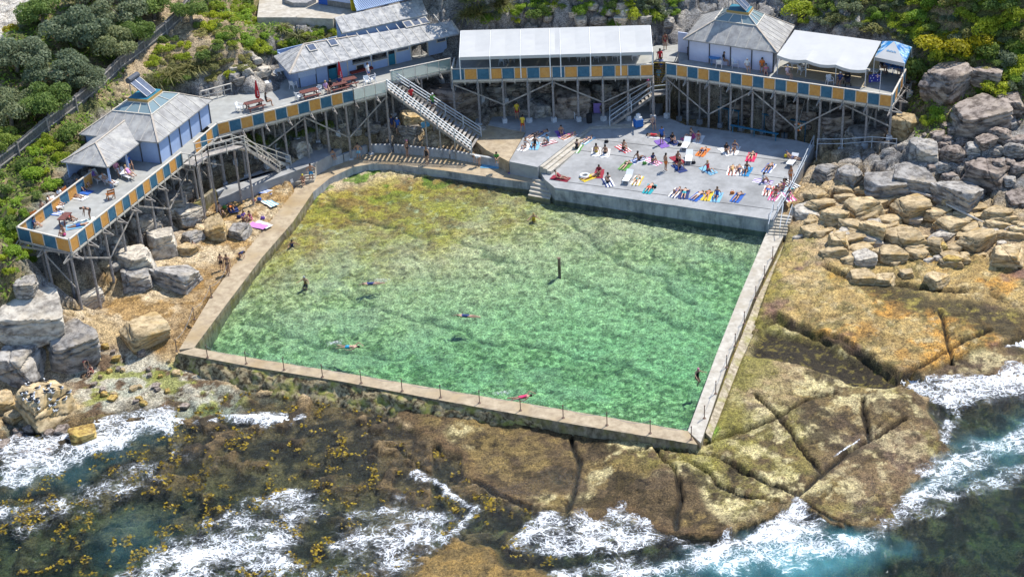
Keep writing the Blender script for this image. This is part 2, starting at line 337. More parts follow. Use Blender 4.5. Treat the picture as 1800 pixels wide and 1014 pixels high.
# sea bed: dark weed, sand holes, yellow kelp
bed = mx(C((.022,.018,.010)), C((.14,.095,.04)), sst(.46, .60, fbm(GX, GY, 1.1, 5, 141, .7))); bed = mx(bed, C((.30,.33,.22)), sst(.66, .74, fbm(GX, GY, .3, 4, 201))*sst(-14, -22, GX)*.9)
bed = mx(bed, C((.20,.17,.04)), sst(.62, .72, fbm(GX, GY, 2.0, 3, 330))*.6)
lshore = sst(-15, -22, GX)*sst(84, 92, GY)*sst(.45, .0, np.abs(H)); bed = mx(bed, mx(C((.36,.34,.26)), C((.17,.12,.06)), sst(.42, .58, n7)), lshore*.85)
sea_m = sst(.18, -.02, H+(n5-.5)*.2)*(1-mReef); colr = mx(colr, bed, sea_m)
WEED = W2(.2, (90,745),(200,700),(330,655),(430,690),(700,735),(850,790),(860,1030),(-60,1030),(-60,770)); mWd = sst(-.8, .8, sd(GX, GY, WEED)+wob*2)*(1-mReef)*(1-mReef2)*sst(1.3, .7, H)
colr = mx(colr, mx(C((.03,.022,.012)), C((.17,.115,.05)), sst(.42, .62, n7)), mWd*.92)
POOLS = W2(.3, (135,650),(230,625),(330,648),(425,690),(410,722),(330,722),(240,705),(160,720),(120,700)); mTp = sst(-.8, .8, sd(GX, GY, POOLS)+wob*2.5)*sst(1.2, .8, H)
tp = mx(C((.38,.39,.31)), C((.50,.46,.36)), sst(.4, .6, n4)); tp = mx(tp, C((.12,.07,.035)), sst(.50, .60, n7)*.95); tp = mx(tp, C((.26,.28,.05)), sst(.60, .68, fbm(GX, GY, .7, 4, 351))*.8); colr = mx(colr, tp, mTp)
colr = mx(colr, mx(C((.27,.17,.045)), C((.15,.10,.03)), sst(.42, .62, n5)), mReef2*.9)
soil = mx(C((.34,.26,.15)), C((.16,.15,.06)), sst(.40, .6, n7)); soil = mx(soil, C((.10,.13,.03)), sst(.45, .62, n4)*.8); soil = mx(soil, C((.50,.38,.25)), mSand*.85*sst(.3, .5, n7))
colr = mx(colr, soil, mVeg*sst(3.6, 5, H))
PATHT = W2(14.4, (-60,110),(0,58),(80,-6),(110,-60),(40,-60),(-60,20)); LAWN = W2(14.4, (-60,20),(40,-60),(-300,-60),(-300,200)); mPa = sst(-.4, .4, sd(GX, GY, PATHT)); mLa = sst(-.5, .5, sd(GX, GY, LAWN)); colr = mx(colr, C((.58,.54,.48)), mPa); colr = mx(colr, mx(C((.42,.40,.18)), C((.30,.32,.10)), sst(.4, .6, n7)), mLa)
pf_ = mx(C((.66,.62,.36)), C((.22,.24,.11)), sst(.40, .62, fbm(GX, GY, 2.6, 3, 401, .75))); pf_ = mx(pf_, C((.55,.52,.36)), sst(.5, .68, n4)*.7)
pf_ = mx(pf_, C((.085,.10,.04)), sst(.55, .72, n7)*.45); SHELF = W2(0, (620,480),(800,430),(960,430),(1100,470),(1290,560),(1250,640),(1050,620),(880,580),(700,560)); pf_ = mx(pf_, mx(C((.74,.68,.44)), C((.40,.38,.22)), sst(.40, .62, fbm(GX, GY, 2.9, 3, 421, .75))), sst(-1.5, 1.5, sd(GX, GY, SHELF)+wob*5)*.75)
sh = sst(.55, .12, t+(n4-.5)*.35+np.clip(GX*.012, -.1, .25)); pf_ = mx(pf_, mx(C((.46,.37,.05)), C((.30,.19,.05)), sst(.42, .6, n7)), sh*.92*sst(.30, .5, n5+.12)); pf_ = mx(pf_, C((.60,.50,.34)), sst(.12, .0, t+(n4-.5)*.12)*.9)
pf_ = mx(pf_, C((.12,.24,.015)), sst(.56, .64, fbm(GX, GY, .5, 4, 411))*sst(.22, .06, t)*.9)
for k, pl in enumerate(PLEDGE):
    d = segdist(GX+wob*1.0, GY+wob*1.6, pl); pf_ = mx(pf_, C((.06,.07,.03)), np.exp(-(d/.20)**2)*.65*sst(.3, .6, n4+.1))
mP = (sPool > -.6).astype(float); colr = mx(colr, pf_, mP)
colr = np.clip(colr, .008, .8)
NYg, NXg = GX.shape
def grid_mesh(name, X, Y, Zz, keep=None):
    ny, nx = X.shape; idx = np.arange(ny*nx).reshape(ny, nx)
    q = np.stack([idx[:-1, :-1], idx[:-1, 1:], idx[1:, 1:], idx[1:, :-1]], -1).reshape(-1, 4)
    if keep is not None: q = q[keep.reshape(-1)]
    used = np.zeros(ny*nx, bool); used[q.ravel()] = True; remap = np.cumsum(used)-1
    v = np.stack([X, Y, Zz], -1).reshape(-1, 3)[used]; q = remap[q]
    me = bpy.data.meshes.new(name); me.vertices.add(len(v)); me.vertices.foreach_set('co', v.astype(np.float32).ravel())
    me.loops.add(q.size); me.loops.foreach_set('vertex_index', q.ravel().astype(np.int32)); me.polygons.add(len(q))
    me.polygons.foreach_set('loop_start', np.arange(0, q.size, 4, dtype=np.int32)); me.polygons.foreach_set('use_smooth', np.ones(len(q), bool))
    me.update(calc_edges=True); o = bpy.data.objects.new(name, me); COL.objects.link(o); return o, used
def vcol(o, name, c):
    at = o.data.color_attributes.new(name, 'FLOAT_COLOR', 'POINT'); at.data.foreach_set('color', np.concatenate([c, np.ones((len(c), 1))], 1).astype(np.float32).ravel())
ground, _u = grid_mesh('ground', GX, GY, H); vcol(ground, 'tone', colr.reshape(-1, 3)); tag(ground, kind='structure')
mt, n, l, b = newmat('ground_rock')
at = n.new('ShaderNodeAttribute'); at.attribute_name = 'tone'; co = coords(n, l)
h1 = noise_(n, l, co, 1.7, 6, .72); h2 = noise_(n, l, coords(n, l, (1, 1, 2.6)), 5.5, 6, .75); h3 = noise_(n, l, co, 11, 4, .7)
r1 = ramp(n, [(.34, (.30, .27, .23)), (.47, (.85, .84, .83)), (.56, (1.1, 1.1, 1.1)), (.70, (1.75, 1.72, 1.62))]); l.new(h2, r1.inputs[0])
o1 = mixc(n, l, at.outputs['Color'], r1.outputs[0], 1.0, 'MULTIPLY'); r2 = ramp(n, [(.36, (.5, .48, .45)), (.48, (1, 1, 1)), (.62, (1.22, 1.2, 1.15))]); l.new(h1, r2.inputs[0])
o2 = mixc(n, l, o1, r2.outputs[0], 1.0, 'MULTIPLY'); r3 = ramp(n, [(.36, (.45, .43, .40)), (.5, (1, 1, 1)), (.66, (1.5, 1.48, 1.4))]); l.new(h3, r3.inputs[0])
l.new(mixc(n, l, o2, r3.outputs[0], 1.0, 'MULTIPLY'), b.inputs['Base Color']); b.inputs['Roughness'].default_value = .75; b.inputs['Specular IOR Level'].default_value = .3
bump_(n, l, b, h2, 1.0, .16)
ground.data.materials.append(mt)
def hz(x, y):
    """height of the ground at x, y"""
    i = int(np.clip(np.searchsorted(AX, x)-1, 0, len(AX)-2)); j = int(np.clip(np.searchsorted(AY, y)-1, 0, len(AY)-2))
    fx = (x-AX[i])/(AX[i+1]-AX[i]); fy = (y-AY[j])/(AY[j+1]-AY[j])
    return float((H[j, i]*(1-fx)+H[j, i+1]*fx)*(1-fy)+(H[j+1, i]*(1-fx)+H[j+1, i+1]*fx)*fy)
def G(px, py):
    """where the ray through the pixel meets the ground"""
    z = 19.0; q = P(px, py, z); prev = q
    while z > -4:
        q = P(px, py, z)
        if hz(q.x, q.y) >= z: break
        prev = q; z -= .25
    a, c = prev, q
    for _ in range(8):
        md = (a+c)/2
        if hz(md.x, md.y) >= md.z: c = md
        else: a = md
    return Vector((c.x, c.y, hz(c.x, c.y)))

# ------------------------------------------------------------------ sea and pool water
def waves(X, Y):
    s = 0
    for k, (ax, ay, f, a) in enumerate(((.6, .8, .35, .10), (.2, .98, .6, .06), (-.5, .8, .9, .035))):
        s = s+a*np.sin((X*ax+Y*ay)*f*2*math.pi*.35+fbm(X, Y, .15, 3, 500+k)*9)
    return s+(fbm(X, Y, .8, 4, 520)-.5)*.30
def poly_f(z, pts, soft, wamp, seed=600):
    return sst(-soft, soft, sd(GX, GY, W2(z, *pts))+(fbm(GX, GY, .5, 4, seed)-.5)*wamp)
foam = np.zeros(GX.shape)
def addfoam(v, pts, soft=1.0, amp=3.0, line=None):
    global foam
    if line:
        f = sst(line, 0, segdist(GX+wob*1.5, GY+wob*1.5, W2(0, *pts))+ (fbm(GX, GY, .7, 4, 610)-.5)*line*.9)
    else: f = poly_f(0, pts, soft, amp)
    foam = np.maximum(foam, f*v)
addfoam(.62, [(0,770),(60,760),(150,745),(210,715),(260,708),(340,728),(430,730),(520,735),(515,748),(430,745),(330,752),(250,775),(190,800),(130,830),(60,840),(0,900)], .8)
addfoam(.70, [(110,790),(200,740),(270,715),(330,735),(260,770),(170,810)], 1.2)
addfoam(.85, [(380,728),(518,733),(515,746),(400,738)], .3, .6)
addfoam(.60, [(230,1000),(300,950),(340,925),(420,890),(500,900),(520,960),(560,1014),(220,1030)], 2)
addfoam(1.0, [(300,985),(330,955),(370,950),(380,1000),(310,1014)], 1.2)
addfoam(.5, [(430,880),(520,850),(600,880),(560,920),(470,930)], 1.5)
addfoam(.45, [(600,900),(760,880),(830,900),(800,960),(700,1014),(560,1014)], 1.5)
addfoam(.66, [(740,835),(775,855),(800,885),(825,905),(800,930),(770,960)], line=1.0)
addfoam(.60, [(905,960),(925,905),(960,893),(1010,897),(1050,915),(1092,890),(1140,920),(1180,945),(1120,970),(1060,985),(960,985)], .8, 2)
addfoam(.60, [(960,1000),(1040,975),(1150,985),(1300,950),(1300,1014),(960,1030)], 1)
addfoam(.64, [(1200,960),(1250,945),(1330,922),(1395,880),(1460,915),(1470,940),(1560,930),(1480,990),(1300,1020),(1150,1020)], 1.2)
addfoam(.98, [(1090,1008),(1190,985),(1250,955),(1330,930),(1390,918),(1430,940),(1380,962),(1310,965),(1240,995),(1160,1020)], 1.0)
addfoam(1.0, [(1450,940),(1500,930),(1490,955),(1440,950)], .8)
addfoam(.60, [(1560,900),(1600,850),(1640,820),(1690,785),(1750,760),(1830,715),(1830,800),(1740,820),(1680,850),(1620,890),(1580,920)], 1.4)
addfoam(.5, [(1480,935),(1570,905),(1640,870),(1830,795),(1830,825),(1700,870),(1560,935)], 1.5)
addfoam(.66, [(1570,672),(1620,670),(1700,662),(1830,640),(1830,690),(1740,715),(1660,720),(1640,700),(1600,690)], .7, 2)
addfoam(.70, [(1640,690),(1690,700),(1680,760),(1660,770),(1645,735)], .6)
addfoam(1.0, [(1750,588),(1830,590),(1830,612),(1760,610)], .5)
addfoam(.9, [(1460,812),(1490,793),(1515,776)], line=.16)
addfoam(.35, [(0,900),(200,820),(330,780),(300,850),(120,920),(0,960)], 2)
aer = np.maximum.reduce([poly_f(0, [(1180,1014),(1300,965),(1480,940),(1560,965),(1420,1014)], 2, 3, 620)*.9, poly_f(0, [(1620,860),(1700,790),(1830,730),(1830,790),(1700,840)], 2, 3, 621)*.45, poly_f(0, [(170,940),(250,900),(300,910),(270,960),(200,990)], 2, 3, 622)*.14, poly_f(0, [(0,840),(100,800),(260,740),(300,760),(120,850),(0,890)], 1.5, 3, 623)*.15])
WZ = waves(GX, GY)*sst(-.1, -1.2, H)+(fbm(GX, GY, 1.6, 3, 530)-.5)*.08+foam*.12*fbm(GX, GY, 1.1, 3, 540)
WZ = WZ+sst(.0, .8, foam)*(1-mReef)*.25*fbm(GX, GY, .35, 3, 545)
WZ = np.where(near, WZ, 0)
# run-up: thin sheets of foaming water lying on the reef where the swell has just broken over it
run = mReef*sst(.25, .6, foam)*sst(.6, .35, H); WZ = np.where(run > 0, np.maximum(WZ, (H+.015)*sst(.05, .3, run)+WZ*(1-sst(.05, .3, run))), WZ)
wet = (H < WZ+.5) & (sPool < -.3) & (sTerr < -1) & ~((GY > 118) & near)
keep = wet[:-1, :-1] | wet[1:, :-1] | wet[:-1, 1:] | wet[1:, 1:]
pin = sPool > -.35; keep &= ~(pin[:-1, :-1] | pin[1:, :-1] | pin[:-1, 1:] | pin[1:, 1:])
sea, used = grid_mesh('sea', GX, GY, WZ, keep); tag(sea, kind='structure')
vcol(sea, 'foam', np.stack([foam.ravel()[used], aer.ravel()[used], np.zeros(used.sum())], 1))

def water_mat(name, dens, acol, foamy, ripple, tint=(1, 1, 1)):
    mt, n, l, b = newmat(name); out = n['Material Output']; n.remove(b)
    tr = n.new('ShaderNodeBsdfTransparent'); tr.inputs[0].default_value = (*tint, 1); gl = n.new('ShaderNodeBsdfGlossy'); gl.inputs['Roughness'].default_value = .09 if foamy else .05
    fr = n.new('ShaderNodeFresnel'); fr.inputs[0].default_value = 1.22 if foamy else 1.33; co = coords(n, l); h = noise_(n, l, coords(n, l, (1, 1.6, 1), .5), ripple, 4, .65, .6)
    bp = n.new('ShaderNodeBump'); bp.inputs['Strength'].default_value = .45; bp.inputs['Distance'].default_value = .3 if foamy else .12; l.new(h, bp.inputs['Height'])
    l.new(bp.outputs[0], gl.inputs['Normal']); l.new(bp.outputs[0], fr.inputs['Normal'])
    mxs = n.new('ShaderNodeMixShader'); l.new(fr.outputs[0], mxs.inputs[0]); l.new(tr.outputs[0], mxs.inputs[1]); l.new(gl.outputs[0], mxs.inputs[2]); last = mxs
    if foamy:
        at = n.new('ShaderNodeAttribute'); at.attribute_name = 'foam'; sp = n.new('ShaderNodeSeparateColor'); l.new(at.outputs['Color'], sp.inputs[0])
        def math_(op, a, c_=None, clamp=False):
            x = n.new('ShaderNodeMath'); x.operation = op; x.use_clamp = clamp
            for i, val in enumerate((a, c_)):
                if val is None: continue
                if isinstance(val, (int, float)): x.inputs[i].default_value = val
                else: l.new(val, x.inputs[i])
            return x.outputs[0]
        # lacing: thin ridges of three warped noises, more of them where there is more foam
        pn = noise_(n, l, co, .55, 5, .65); lace = None
        for sc, wd_, wt_, ds in ((.55, 9.5, 1.0, 1.6), (1.15, 7.0, .95, 1.9), (2.6, 5.0, .72, 1.5)):
            q = noise_(n, l, coords(n, l, (1, 1.35, 1), .35), sc, 2.5, .55, ds); rd = math_('SUBTRACT', 1.0, math_('MULTIPLY', math_('ABSOLUTE', math_('SUBTRACT', q, .5)), wd_*1.5), True)
            rd = math_('MULTIPLY', rd, wt_); lace = rd if lace is None else math_('MAXIMUM', lace, rd)
        fine = noise_(n, l, co, 7, 4, .7); am = math_('ADD', sp.outputs[0], math_('MULTIPLY', math_('SUBTRACT', pn, .52), 1.7))
        am = math_('MULTIPLY', am, math_('MULTIPLY', sp.outputs[0], 4.0, True), True)
        f = math_('MULTIPLY', math_('SUBTRACT', math_('MULTIPLY', lace, math_('ADD', .6, math_('MULTIPLY', fine, .8))), math_('SUBTRACT', 1.02, am)), 1.6, True)
        core = math_('MULTIPLY', math_('SUBTRACT', math_('ADD', am, math_('MULTIPLY', math_('SUBTRACT', fine, .5), .9)), .86), 2.6, True)
        mist = math_('MULTIPLY', math_('POWER', am, 2.0), .13)
        f = math_('MAXIMUM', math_('MAXIMUM', math_('MULTIPLY', f, math_('MULTIPLY', am, 2.2, True)), core), mist)
        fd = n.new('ShaderNodeBsdfDiffuse'); fd.inputs[0].default_value = (.86, .88, .9, 1)
        ad = n.new('ShaderNodeBsdfDiffuse'); ad.inputs[0].default_value = (.10, .33, .38, 1)
        m2 = n.new('ShaderNodeMixShader'); l.new(math_('MULTIPLY', sp.outputs[1], math_('ADD', pn, .15), True), m2.inputs[0]); l.new(last.outputs[0], m2.inputs[1]); l.new(ad.outputs[0], m2.inputs[2])
        m3 = n.new('ShaderNodeMixShader'); l.new(f, m3.inputs[0]); l.new(m2.outputs[0], m3.inputs[1]); l.new(fd.outputs[0], m3.inputs[2]); last = m3
    l.new(last.outputs[0], out.inputs['Surface'])
    va = n.new('ShaderNodeVolumeAbsorption'); va.inputs['Color'].default_value = (*acol, 1); va.inputs['Density'].default_value = dens; l.new(va.outputs[0], out.inputs['Volume'])
    return mt
sea.data.materials.append(water_mat('sea_water', .55, (.36, .74, .72), True, 3.4))
kp = (sPool > -.30); kk = kp[:-1, :-1] | kp[1:, :-1] | kp[:-1, 1:] | kp[1:, 1:]
pw, used = grid_mesh('pool_water', GX, GY, PWZ+(fbm(GX, GY, .9, 3, 700)-.5)*.03, kk); tag(pw, kind='structure')
pw.data.materials.append(water_mat('pool_water', .21, (.18, .89, .66), False, 3.2))
# ------------------------------------------------------------------ shared materials
M = {}
M['deck'] = mat('weathered_deck', (.40,.40,.37), (.29,.29,.27), 1.2, .8, stretch=(1, 1, 1), c3=(.33,.32,.28), s3=.5, amt=.8)
M['timber'] = mat('grey_timber', (.36,.33,.30), (.20,.18,.16), 5, .85, c3=(.5,.46,.4), s3=1.5)
M['post'] = mat('timber_post', (.40,.37,.35), (.20,.18,.17), 6, .85)
M['rail'] = mat('pale_rail_timber', (.68,.63,.54), (.50,.45,.38), 6, .75)
M['orange'] = mat('orange_panel', (.66,.33,.08), (.54,.25,.06), 4, .6, c3=(.58,.36,.14), s3=1.2, amt=.6, bump=.1)
M['blue'] = mat('blue_panel', (.045,.15,.24), (.03,.11,.18), 4, .6, c3=(.09,.2,.27), s3=1.2, amt=.6, bump=.1)
M['foot'] = mat('white_footing', (.62,.64,.66), (.45,.46,.47), 5, .8)
M['conc'] = mat('grey_concrete', (.385,.385,.38), (.30,.30,.295), 1.6, .85, c3=(.20,.20,.195), s3=.30, amt=.85, bump=.1)
M['concwall'] = mat('stained_concrete', (.46,.47,.48), (.17,.18,.19), 1.1, .85, stretch=(1.3, 1.3, .35), c3=(.46,.46,.44), s3=.8, bump=.2)
M['conctan'] = mat('tan_concrete', (.50,.41,.28), (.30,.23,.15), 1.6, .85, c3=(.33,.23,.11), s3=.4, amt=.8)
M['concrough'] = mat('weathered_sea_wall', (.36,.31,.22), (.09,.075,.045), 2.2, .9, stretch=(1, 1, .6), c3=(.22,.2,.06), s3=.9, amt=.9, bump=.8)
M['concpale'] = mat('pale_concrete', (.56,.52,.44), (.36,.32,.26), 2.2, .85, c3=(.38,.33,.25), s3=.6)
M['metal'] = mat('dull_metal', (.42,.43,.45), (.3,.3,.31), 6, .45, metal=.4)
M['rust'] = mat('rusty_metal', (.25,.17,.12), (.16,.10,.07), 8, .7)
M['galv'] = mat('galvanised_rail', (.55,.60,.64), (.42,.46,.5), 6, .5, metal=.2)
M['white'] = mat('white_plastic', (.82,.82,.80), (.74,.74,.73), 5, .5, bump=.05)
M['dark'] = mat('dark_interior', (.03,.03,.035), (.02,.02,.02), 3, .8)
mt, n, l, b = newmat('clear_glass'); b.inputs['Base Color'].default_value = (.25, .34, .36, 1); b.inputs['Roughness'].default_value = .08; b.inputs['Alpha'].default_value = .75; M['glass'] = mt
mt, n, l, b = newmat('balustrade_glass'); b.inputs['Base Color'].default_value = (.5, .62, .55, 1); b.inputs['Roughness'].default_value = .08; b.inputs['Alpha'].default_value = .45; M['bglass'] = mt

# ------------------------------------------------------------------ concrete: terrace, walkway, pool walls
_p0, _p1, _p2 = P(975, 330, 2.2), P(1360, 387, 2.2), P(1430, 262, 2.95)
_tn = (_p1-_p0).cross(_p2-_p0).normalized()
def TP(px, py):
    o = Vector((0, 0, HC)); d = P(px, py, 0)-o; return o+d*((_p0-o).dot(_tn)/d.dot(_tn))
def tz(x, y): return _p0.z-(_tn.x*(x-_p0.x)+_tn.y*(y-_p0.y))/_tn.z
TER_PX = [(975,330),(1360,387),(1432,255),(1400,247),(1205,220),(1165,203),(1148,206),(1148,225),(1040,226),(946,296),(958,316)]
terr_pts = [TP(*q) for q in TER_PX]
m = MB(); m.prism(terr_pts, -2.4); ter = m.build('terrace', [M['conc']]); tag(ter, kind='structure')
m = MB()     # joints and the stained kerb
for a, b_ in (((1000,262),(1435,322)),((965,316),(1385,372)),((1050,246),(1425,288))):
    p, q = TP(*a), TP(*b_); m.beam(p+Z*.004, q+Z*.004, .05, .02)
o = m.build('terrace_joints', [M['dark']], ter)
m = MB(); a, b_ = terr_pts[0], terr_pts[1]; nn = perp(a, b_)
m.hexa([a-nn*.06-Z*2.3, b_-nn*.06-Z*2.3, b_-nn*.003-Z*2.3, a-nn*.003-Z*2.3, a-nn*.06-Z*.13, b_-nn*.06-Z*.13, b_-nn*.003-Z*.13, a-nn*.003-Z*.13]); 
m.build('terrace_front', [M['concwall']], ter)
SL = A((895,284,3.0),(945,294,3.0),(1037,222,3.0),(1150,214,3.0),(1165,182,3.0),(1050,188,3.0),(1000,200,3.0),(950,190,3.0),(850,160,3.0),(835,215,3.0),(925,232,3.0))
m = MB(); m.prism(SL, -2.2); o = m.build('upper_terrace', [M['conc']]); tag(o, kind='structure')
m = MB(); m.prism(A((855,264,2.9),(894,284,2.9),(924,232,2.9),(846,216,2.9),(826,240,2.9)), -2); o = m.build('sandstone_pavement', [M['conctan']]); tag(o, kind='structure')
m = MB(); a = [P(945,294,2.8), P(1037,222,2.8)]; dirn = -perp(a[0], a[1])
for k in range(3):
    f = .12+.42*k; zt = 2.92-.14*k
    q = [a[0]+dirn*(f-.1), a[1]+dirn*(f-.1), a[1]+dirn*(f+.42), a[0]+dirn*(f+.42)]
    m.prism([Vector((p.x, p.y, zt)) for p in q], -1.2)
o = m.build('long_terrace_steps', [M['concpale']]); tag(o, 'long low concrete steps running diagonally across the sunbathing terrace', 'steps')
m = MB(); m.prism([P(1040,226,2.9)+Z*.04, P(1150,226,2.9)+Z*.04, P(1150,218,2.9)+Z*.04, P(1042,216,2.9)+Z*.04], -1.1); m.prism([P(1150,226,2.72), P(1190,240,2.72), P(1226,238,2.72), P(1226,234,2.72), P(1190,234,2.72), P(1150,220,2.72)], -.8)
o = m.build('kerb_wall', [M['concpale']]); tag(o, 'low concrete kerb wall at the foot of the middle staircase', 'wall')
def floor_z(x, y):
    z = hz(x, y)
    for pts, f in ((SL, lambda: 3.0), (terr_pts, lambda: tz(x, y))):
        if inside(np.array([x]), np.array([y]), [(p.x, p.y) for p in pts])[0]: return max(z, f())
    return z
def GT(px, py):
    q = P(px, py, 3.0)
    if inside(np.array([q.x]), np.array([q.y]), [(p.x, p.y) for p in SL])[0]: return q
    return TP(px, py)
# curved walkway behind the pool
inn = [(940,322),(878,314),(781,300),(713,291.5),(656,287.7),(620,294),(580,313),(550,338)]; out_ = [(945,303),(890,297),(790,279),(693,268),(645,268),(603,285),(556,304),(520,330)]
def strip(name, inn, out_, zi, zo, depth, mats, label, cat=None, kind=None):
    m = MB()
    for k in range(len(inn)-1):
        q = [P(*inn[k], zi[k]), P(*out_[k], zo[k]), P(*out_[k+1], zo[k+1]), P(*inn[k+1], zi[k+1])]; b = len(m.v)
        m.v += q+[Vector((p.x, p.y, p.z-depth)) for p in q]
        m.face((b, b+1, b+2, b+3)); m.mat(1); m.face((b+3, b+7, b+4, b)); m.face((b+1, b+5, b+6, b+2)); m.mat(0)
        if k == 0: m.face((b, b+4, b+5, b+1))
        if k == len(inn)-2: m.face((b+2, b+6, b+7, b+3))
    o = m.build(name, mats); return tag(o, label, cat, kind=kind)
zz = [1.75]*8
strip('walkway', inn, out_, zz, zz, 1.6, [M['conctan'], M['concwall']], None, kind='structure')
inn2 = [(550,338),(515,390),(460,453),(400,532),(341,611)]; out2 = [(520,330),(480,378),(422,450),(370,522),(315,614)]
strip('pool_wall', inn2, out2, [1.75,1.6,1.45,1.3,1.25], [1.75,1.6,1.45,1.3,1.25], 3.2, [M['conctan'], M['concrough']], 'low tan concrete pool wall beside the rock ledge and boulders', 'pool wall')
inn3 = [(341,611),(450,630),(600,654),(800,688),(1000,721),(1209,757)]; out3 = [(312,620),(445,645),(600,670),(795,707),(995,743),(1226,781)]
strip('pool_wall', inn3, out3, [1.25]*6, [1.2]*6, 3.4, [M['conctan'], M['concrough']], 'long weathered pool wall facing the sea and its foam', 'pool wall')
inn4 = [(1209,757),(1260,620),(1300,520),(1352,398)]; out4 = [(1232,778),(1284,624),(1325,523),(1382,405)]
strip('pool_wall', inn4, out4, [1.25]*4, [1.25]*4, 3.2, [M['concpale'], M['concrough']], 'pale straight pool wall between green water and the orange reef', 'pool wall')
# rough apron outside the right-hand wall
strip('apron', [(1240,760),(1288,630),(1330,525),(1386,412)], [(1250,770),(1302,636),(1350,530),(1408,420)], [1.1]*4, [.85,.9,.95,1.1], 1.5, [mat('rough_apron', (.55,.47,.34), (.20,.16,.10), 3.2, .9, c3=(.30,.28,.08), s3=1.0, amt=.8, bump=.9), M['concrough']], None, kind='structure')
# weedy rubble sloping down from the sea wall
ai = [(312,622),(445,648),(600,673),(795,709),(995,745),(1226,783)]; ao = [(290,650),(400,688),(600,722),(760,750),(980,768),(1232,797)]
m = MB(); NA, NB = 140, 9
for i in range(NA+1):
    u = i/NA*5; k = min(4, int(u)); fr = u-k
    p = P(*ai[k], 1.05).lerp(P(*ai[k+1], 1.05), fr); q = P(*ao[k], -.25).lerp(P(*ao[k+1], -.25), fr); q.z = min(-.1, hz(q.x, q.y))-.15; dn_ = (q-p); dn_.z = 0; dn_.normalize()
    for j in range(NB+1):
        s = j/NB; x = p.lerp(q, s); nn_ = mnoise.fractal(V(x.x*.9, x.y*.9, s*2), .9, 2.1, 5); m.v.append(V(x.x, x.y, p.z+(q.z-p.z)*(s**1.15))+dn_*(nn_*.28*math.sin(math.pi*min(1, s+.12)))+Z*nn_*.30*min(1, s*3))
for i in range(NA):
    for j in range(NB): b_ = i*(NB+1)+j; m.face((b_, b_+1, b_+NB+2, b_+NB+1))
o = m.build('rocky_apron', mat('weedy_wall_foot', (.40,.32,.18), (.07,.05,.025), 2.6, .9, c3=(.30,.30,.06), s3=1.1, amt=.9, bump=1.0, lo=.42, hi=.6), smooth=True); tag(o, kind='structure')
def lowwall(pts, th, h, name, mt, label, cat='wall', drop=.6):
    m = MB()
    for k in range(len(pts)-1):
        a, b = Vector(pts[k]), Vector(pts[k+1]); nn = perp(a, b)*th; e = (b-a).normalized()*(.0 if k == len(pts)-2 else th*.4)
        m.hexa([a-Z*drop, b+e-Z*drop, b+e+nn-Z*drop, a+nn-Z*drop, a+Z*h, b+e+Z*h, b+e+nn+Z*h, a+nn+Z*h])
    return tag(m.build(name, mt), label, cat)
lowwall([p for p in A((945,303,1.75),(890,297,1.75),(790,279,1.75),(693,269,1.75))], -.3, .8, 'parapet_wall', M['concwall'], 'long low concrete wall between walkway and main staircase')
lowwall(A((688,269,1.75),(647,269,1.75),(604,286,1.75),(560,302,1.75)), -.3, .8, 'parapet_wall', M['concwall'], 'curved low concrete wall behind the bend of the walkway')
lowwall(A((508,312,2.0),(420,340,2.0),(385,355,2.1)), -.4, 1.0, 'retaining_wall', M['concwall'], 'stained concrete retaining wall above the rock ledge with sunbathers')
lowwall(A((383,356,2.1),(362,372,2.1),(350,382,2.1)), -.4, 1.3, 'retaining_wall', M['concrough'], 'short dark end of the retaining wall beside the big boulder')
m = MB(); m.prism(A((383,350,3.0),(508,305,3.0),(548,290,3.0),(600,262,3.0),(540,262,3.0),(400,325,3.0)), -1.5); o = m.build('lower_pavement', [M['conc']]); tag(o, kind='structure')
# ------------------------------------------------------------------ steps and stairs
def flight(name, tL, tR, bL, bR, n, label, mt, solid_=False, rails=(), riser=None, thick=.05, parent=None, post_mat=None, railh=.95, mid=1, steps_mat=None):
    """stairs from the top edge tL-tR down to the bottom edge bL-bR"""
    org = (bL+bR)/2
    t = empty(name, org, label, 'stairs')
    for k in range(n):
        f0, f1 = k/n, (k+1)/n
        a0, a1 = tL.lerp(bL, f0), tL.lerp(bL, f1); c0, c1 = tR.lerp(bR, f0), tR.lerp(bR, f1); z = tL.z+(bL.z-tL.z)*(k+.5)/n
        q = [Vector((p.x, p.y, z)) for p in (a0, c0, c1, a1)]
        if not solid_: q = [q[0].lerp(q[3], .0), q[1].lerp(q[2], .0), q[1].lerp(q[2], .72), q[0].lerp(q[3], .72)]
        m = MB(); m.prism(q, -(z-bL.z+.6) if solid_ else -thick); m.build('step' if solid_ else 'tread', steps_mat or mt, t)
    if not solid_:
        for a, b in ((tL, bL), (tR, bR)):
            m = MB(); m.beam(a-Z*.12, b-Z*.12, .07, .28); m.build('stringer', mt, t)
    for s in rails:
        a, b = (tL, bL) if s == 'L' else (tR, bR); m = MB(); a = a+(a-b).normalized()*0; 
        for hh in [railh]+[railh*(i+1)/(mid+1) for i in range(mid)]: m.beam(a+Z*hh, b+Z*hh, .06, .08)
        m.build('handrail', post_mat or mt, t)
        L = (a-b).length; k = max(2, int(L/1.9)+1)
        for i in range(k):
            q = a.lerp(b, i/(k-1)); m = MB(); m.beam(q-Z*.25, q+Z*railh, .09); m.build('baluster', post_mat or mt, t)
    return t
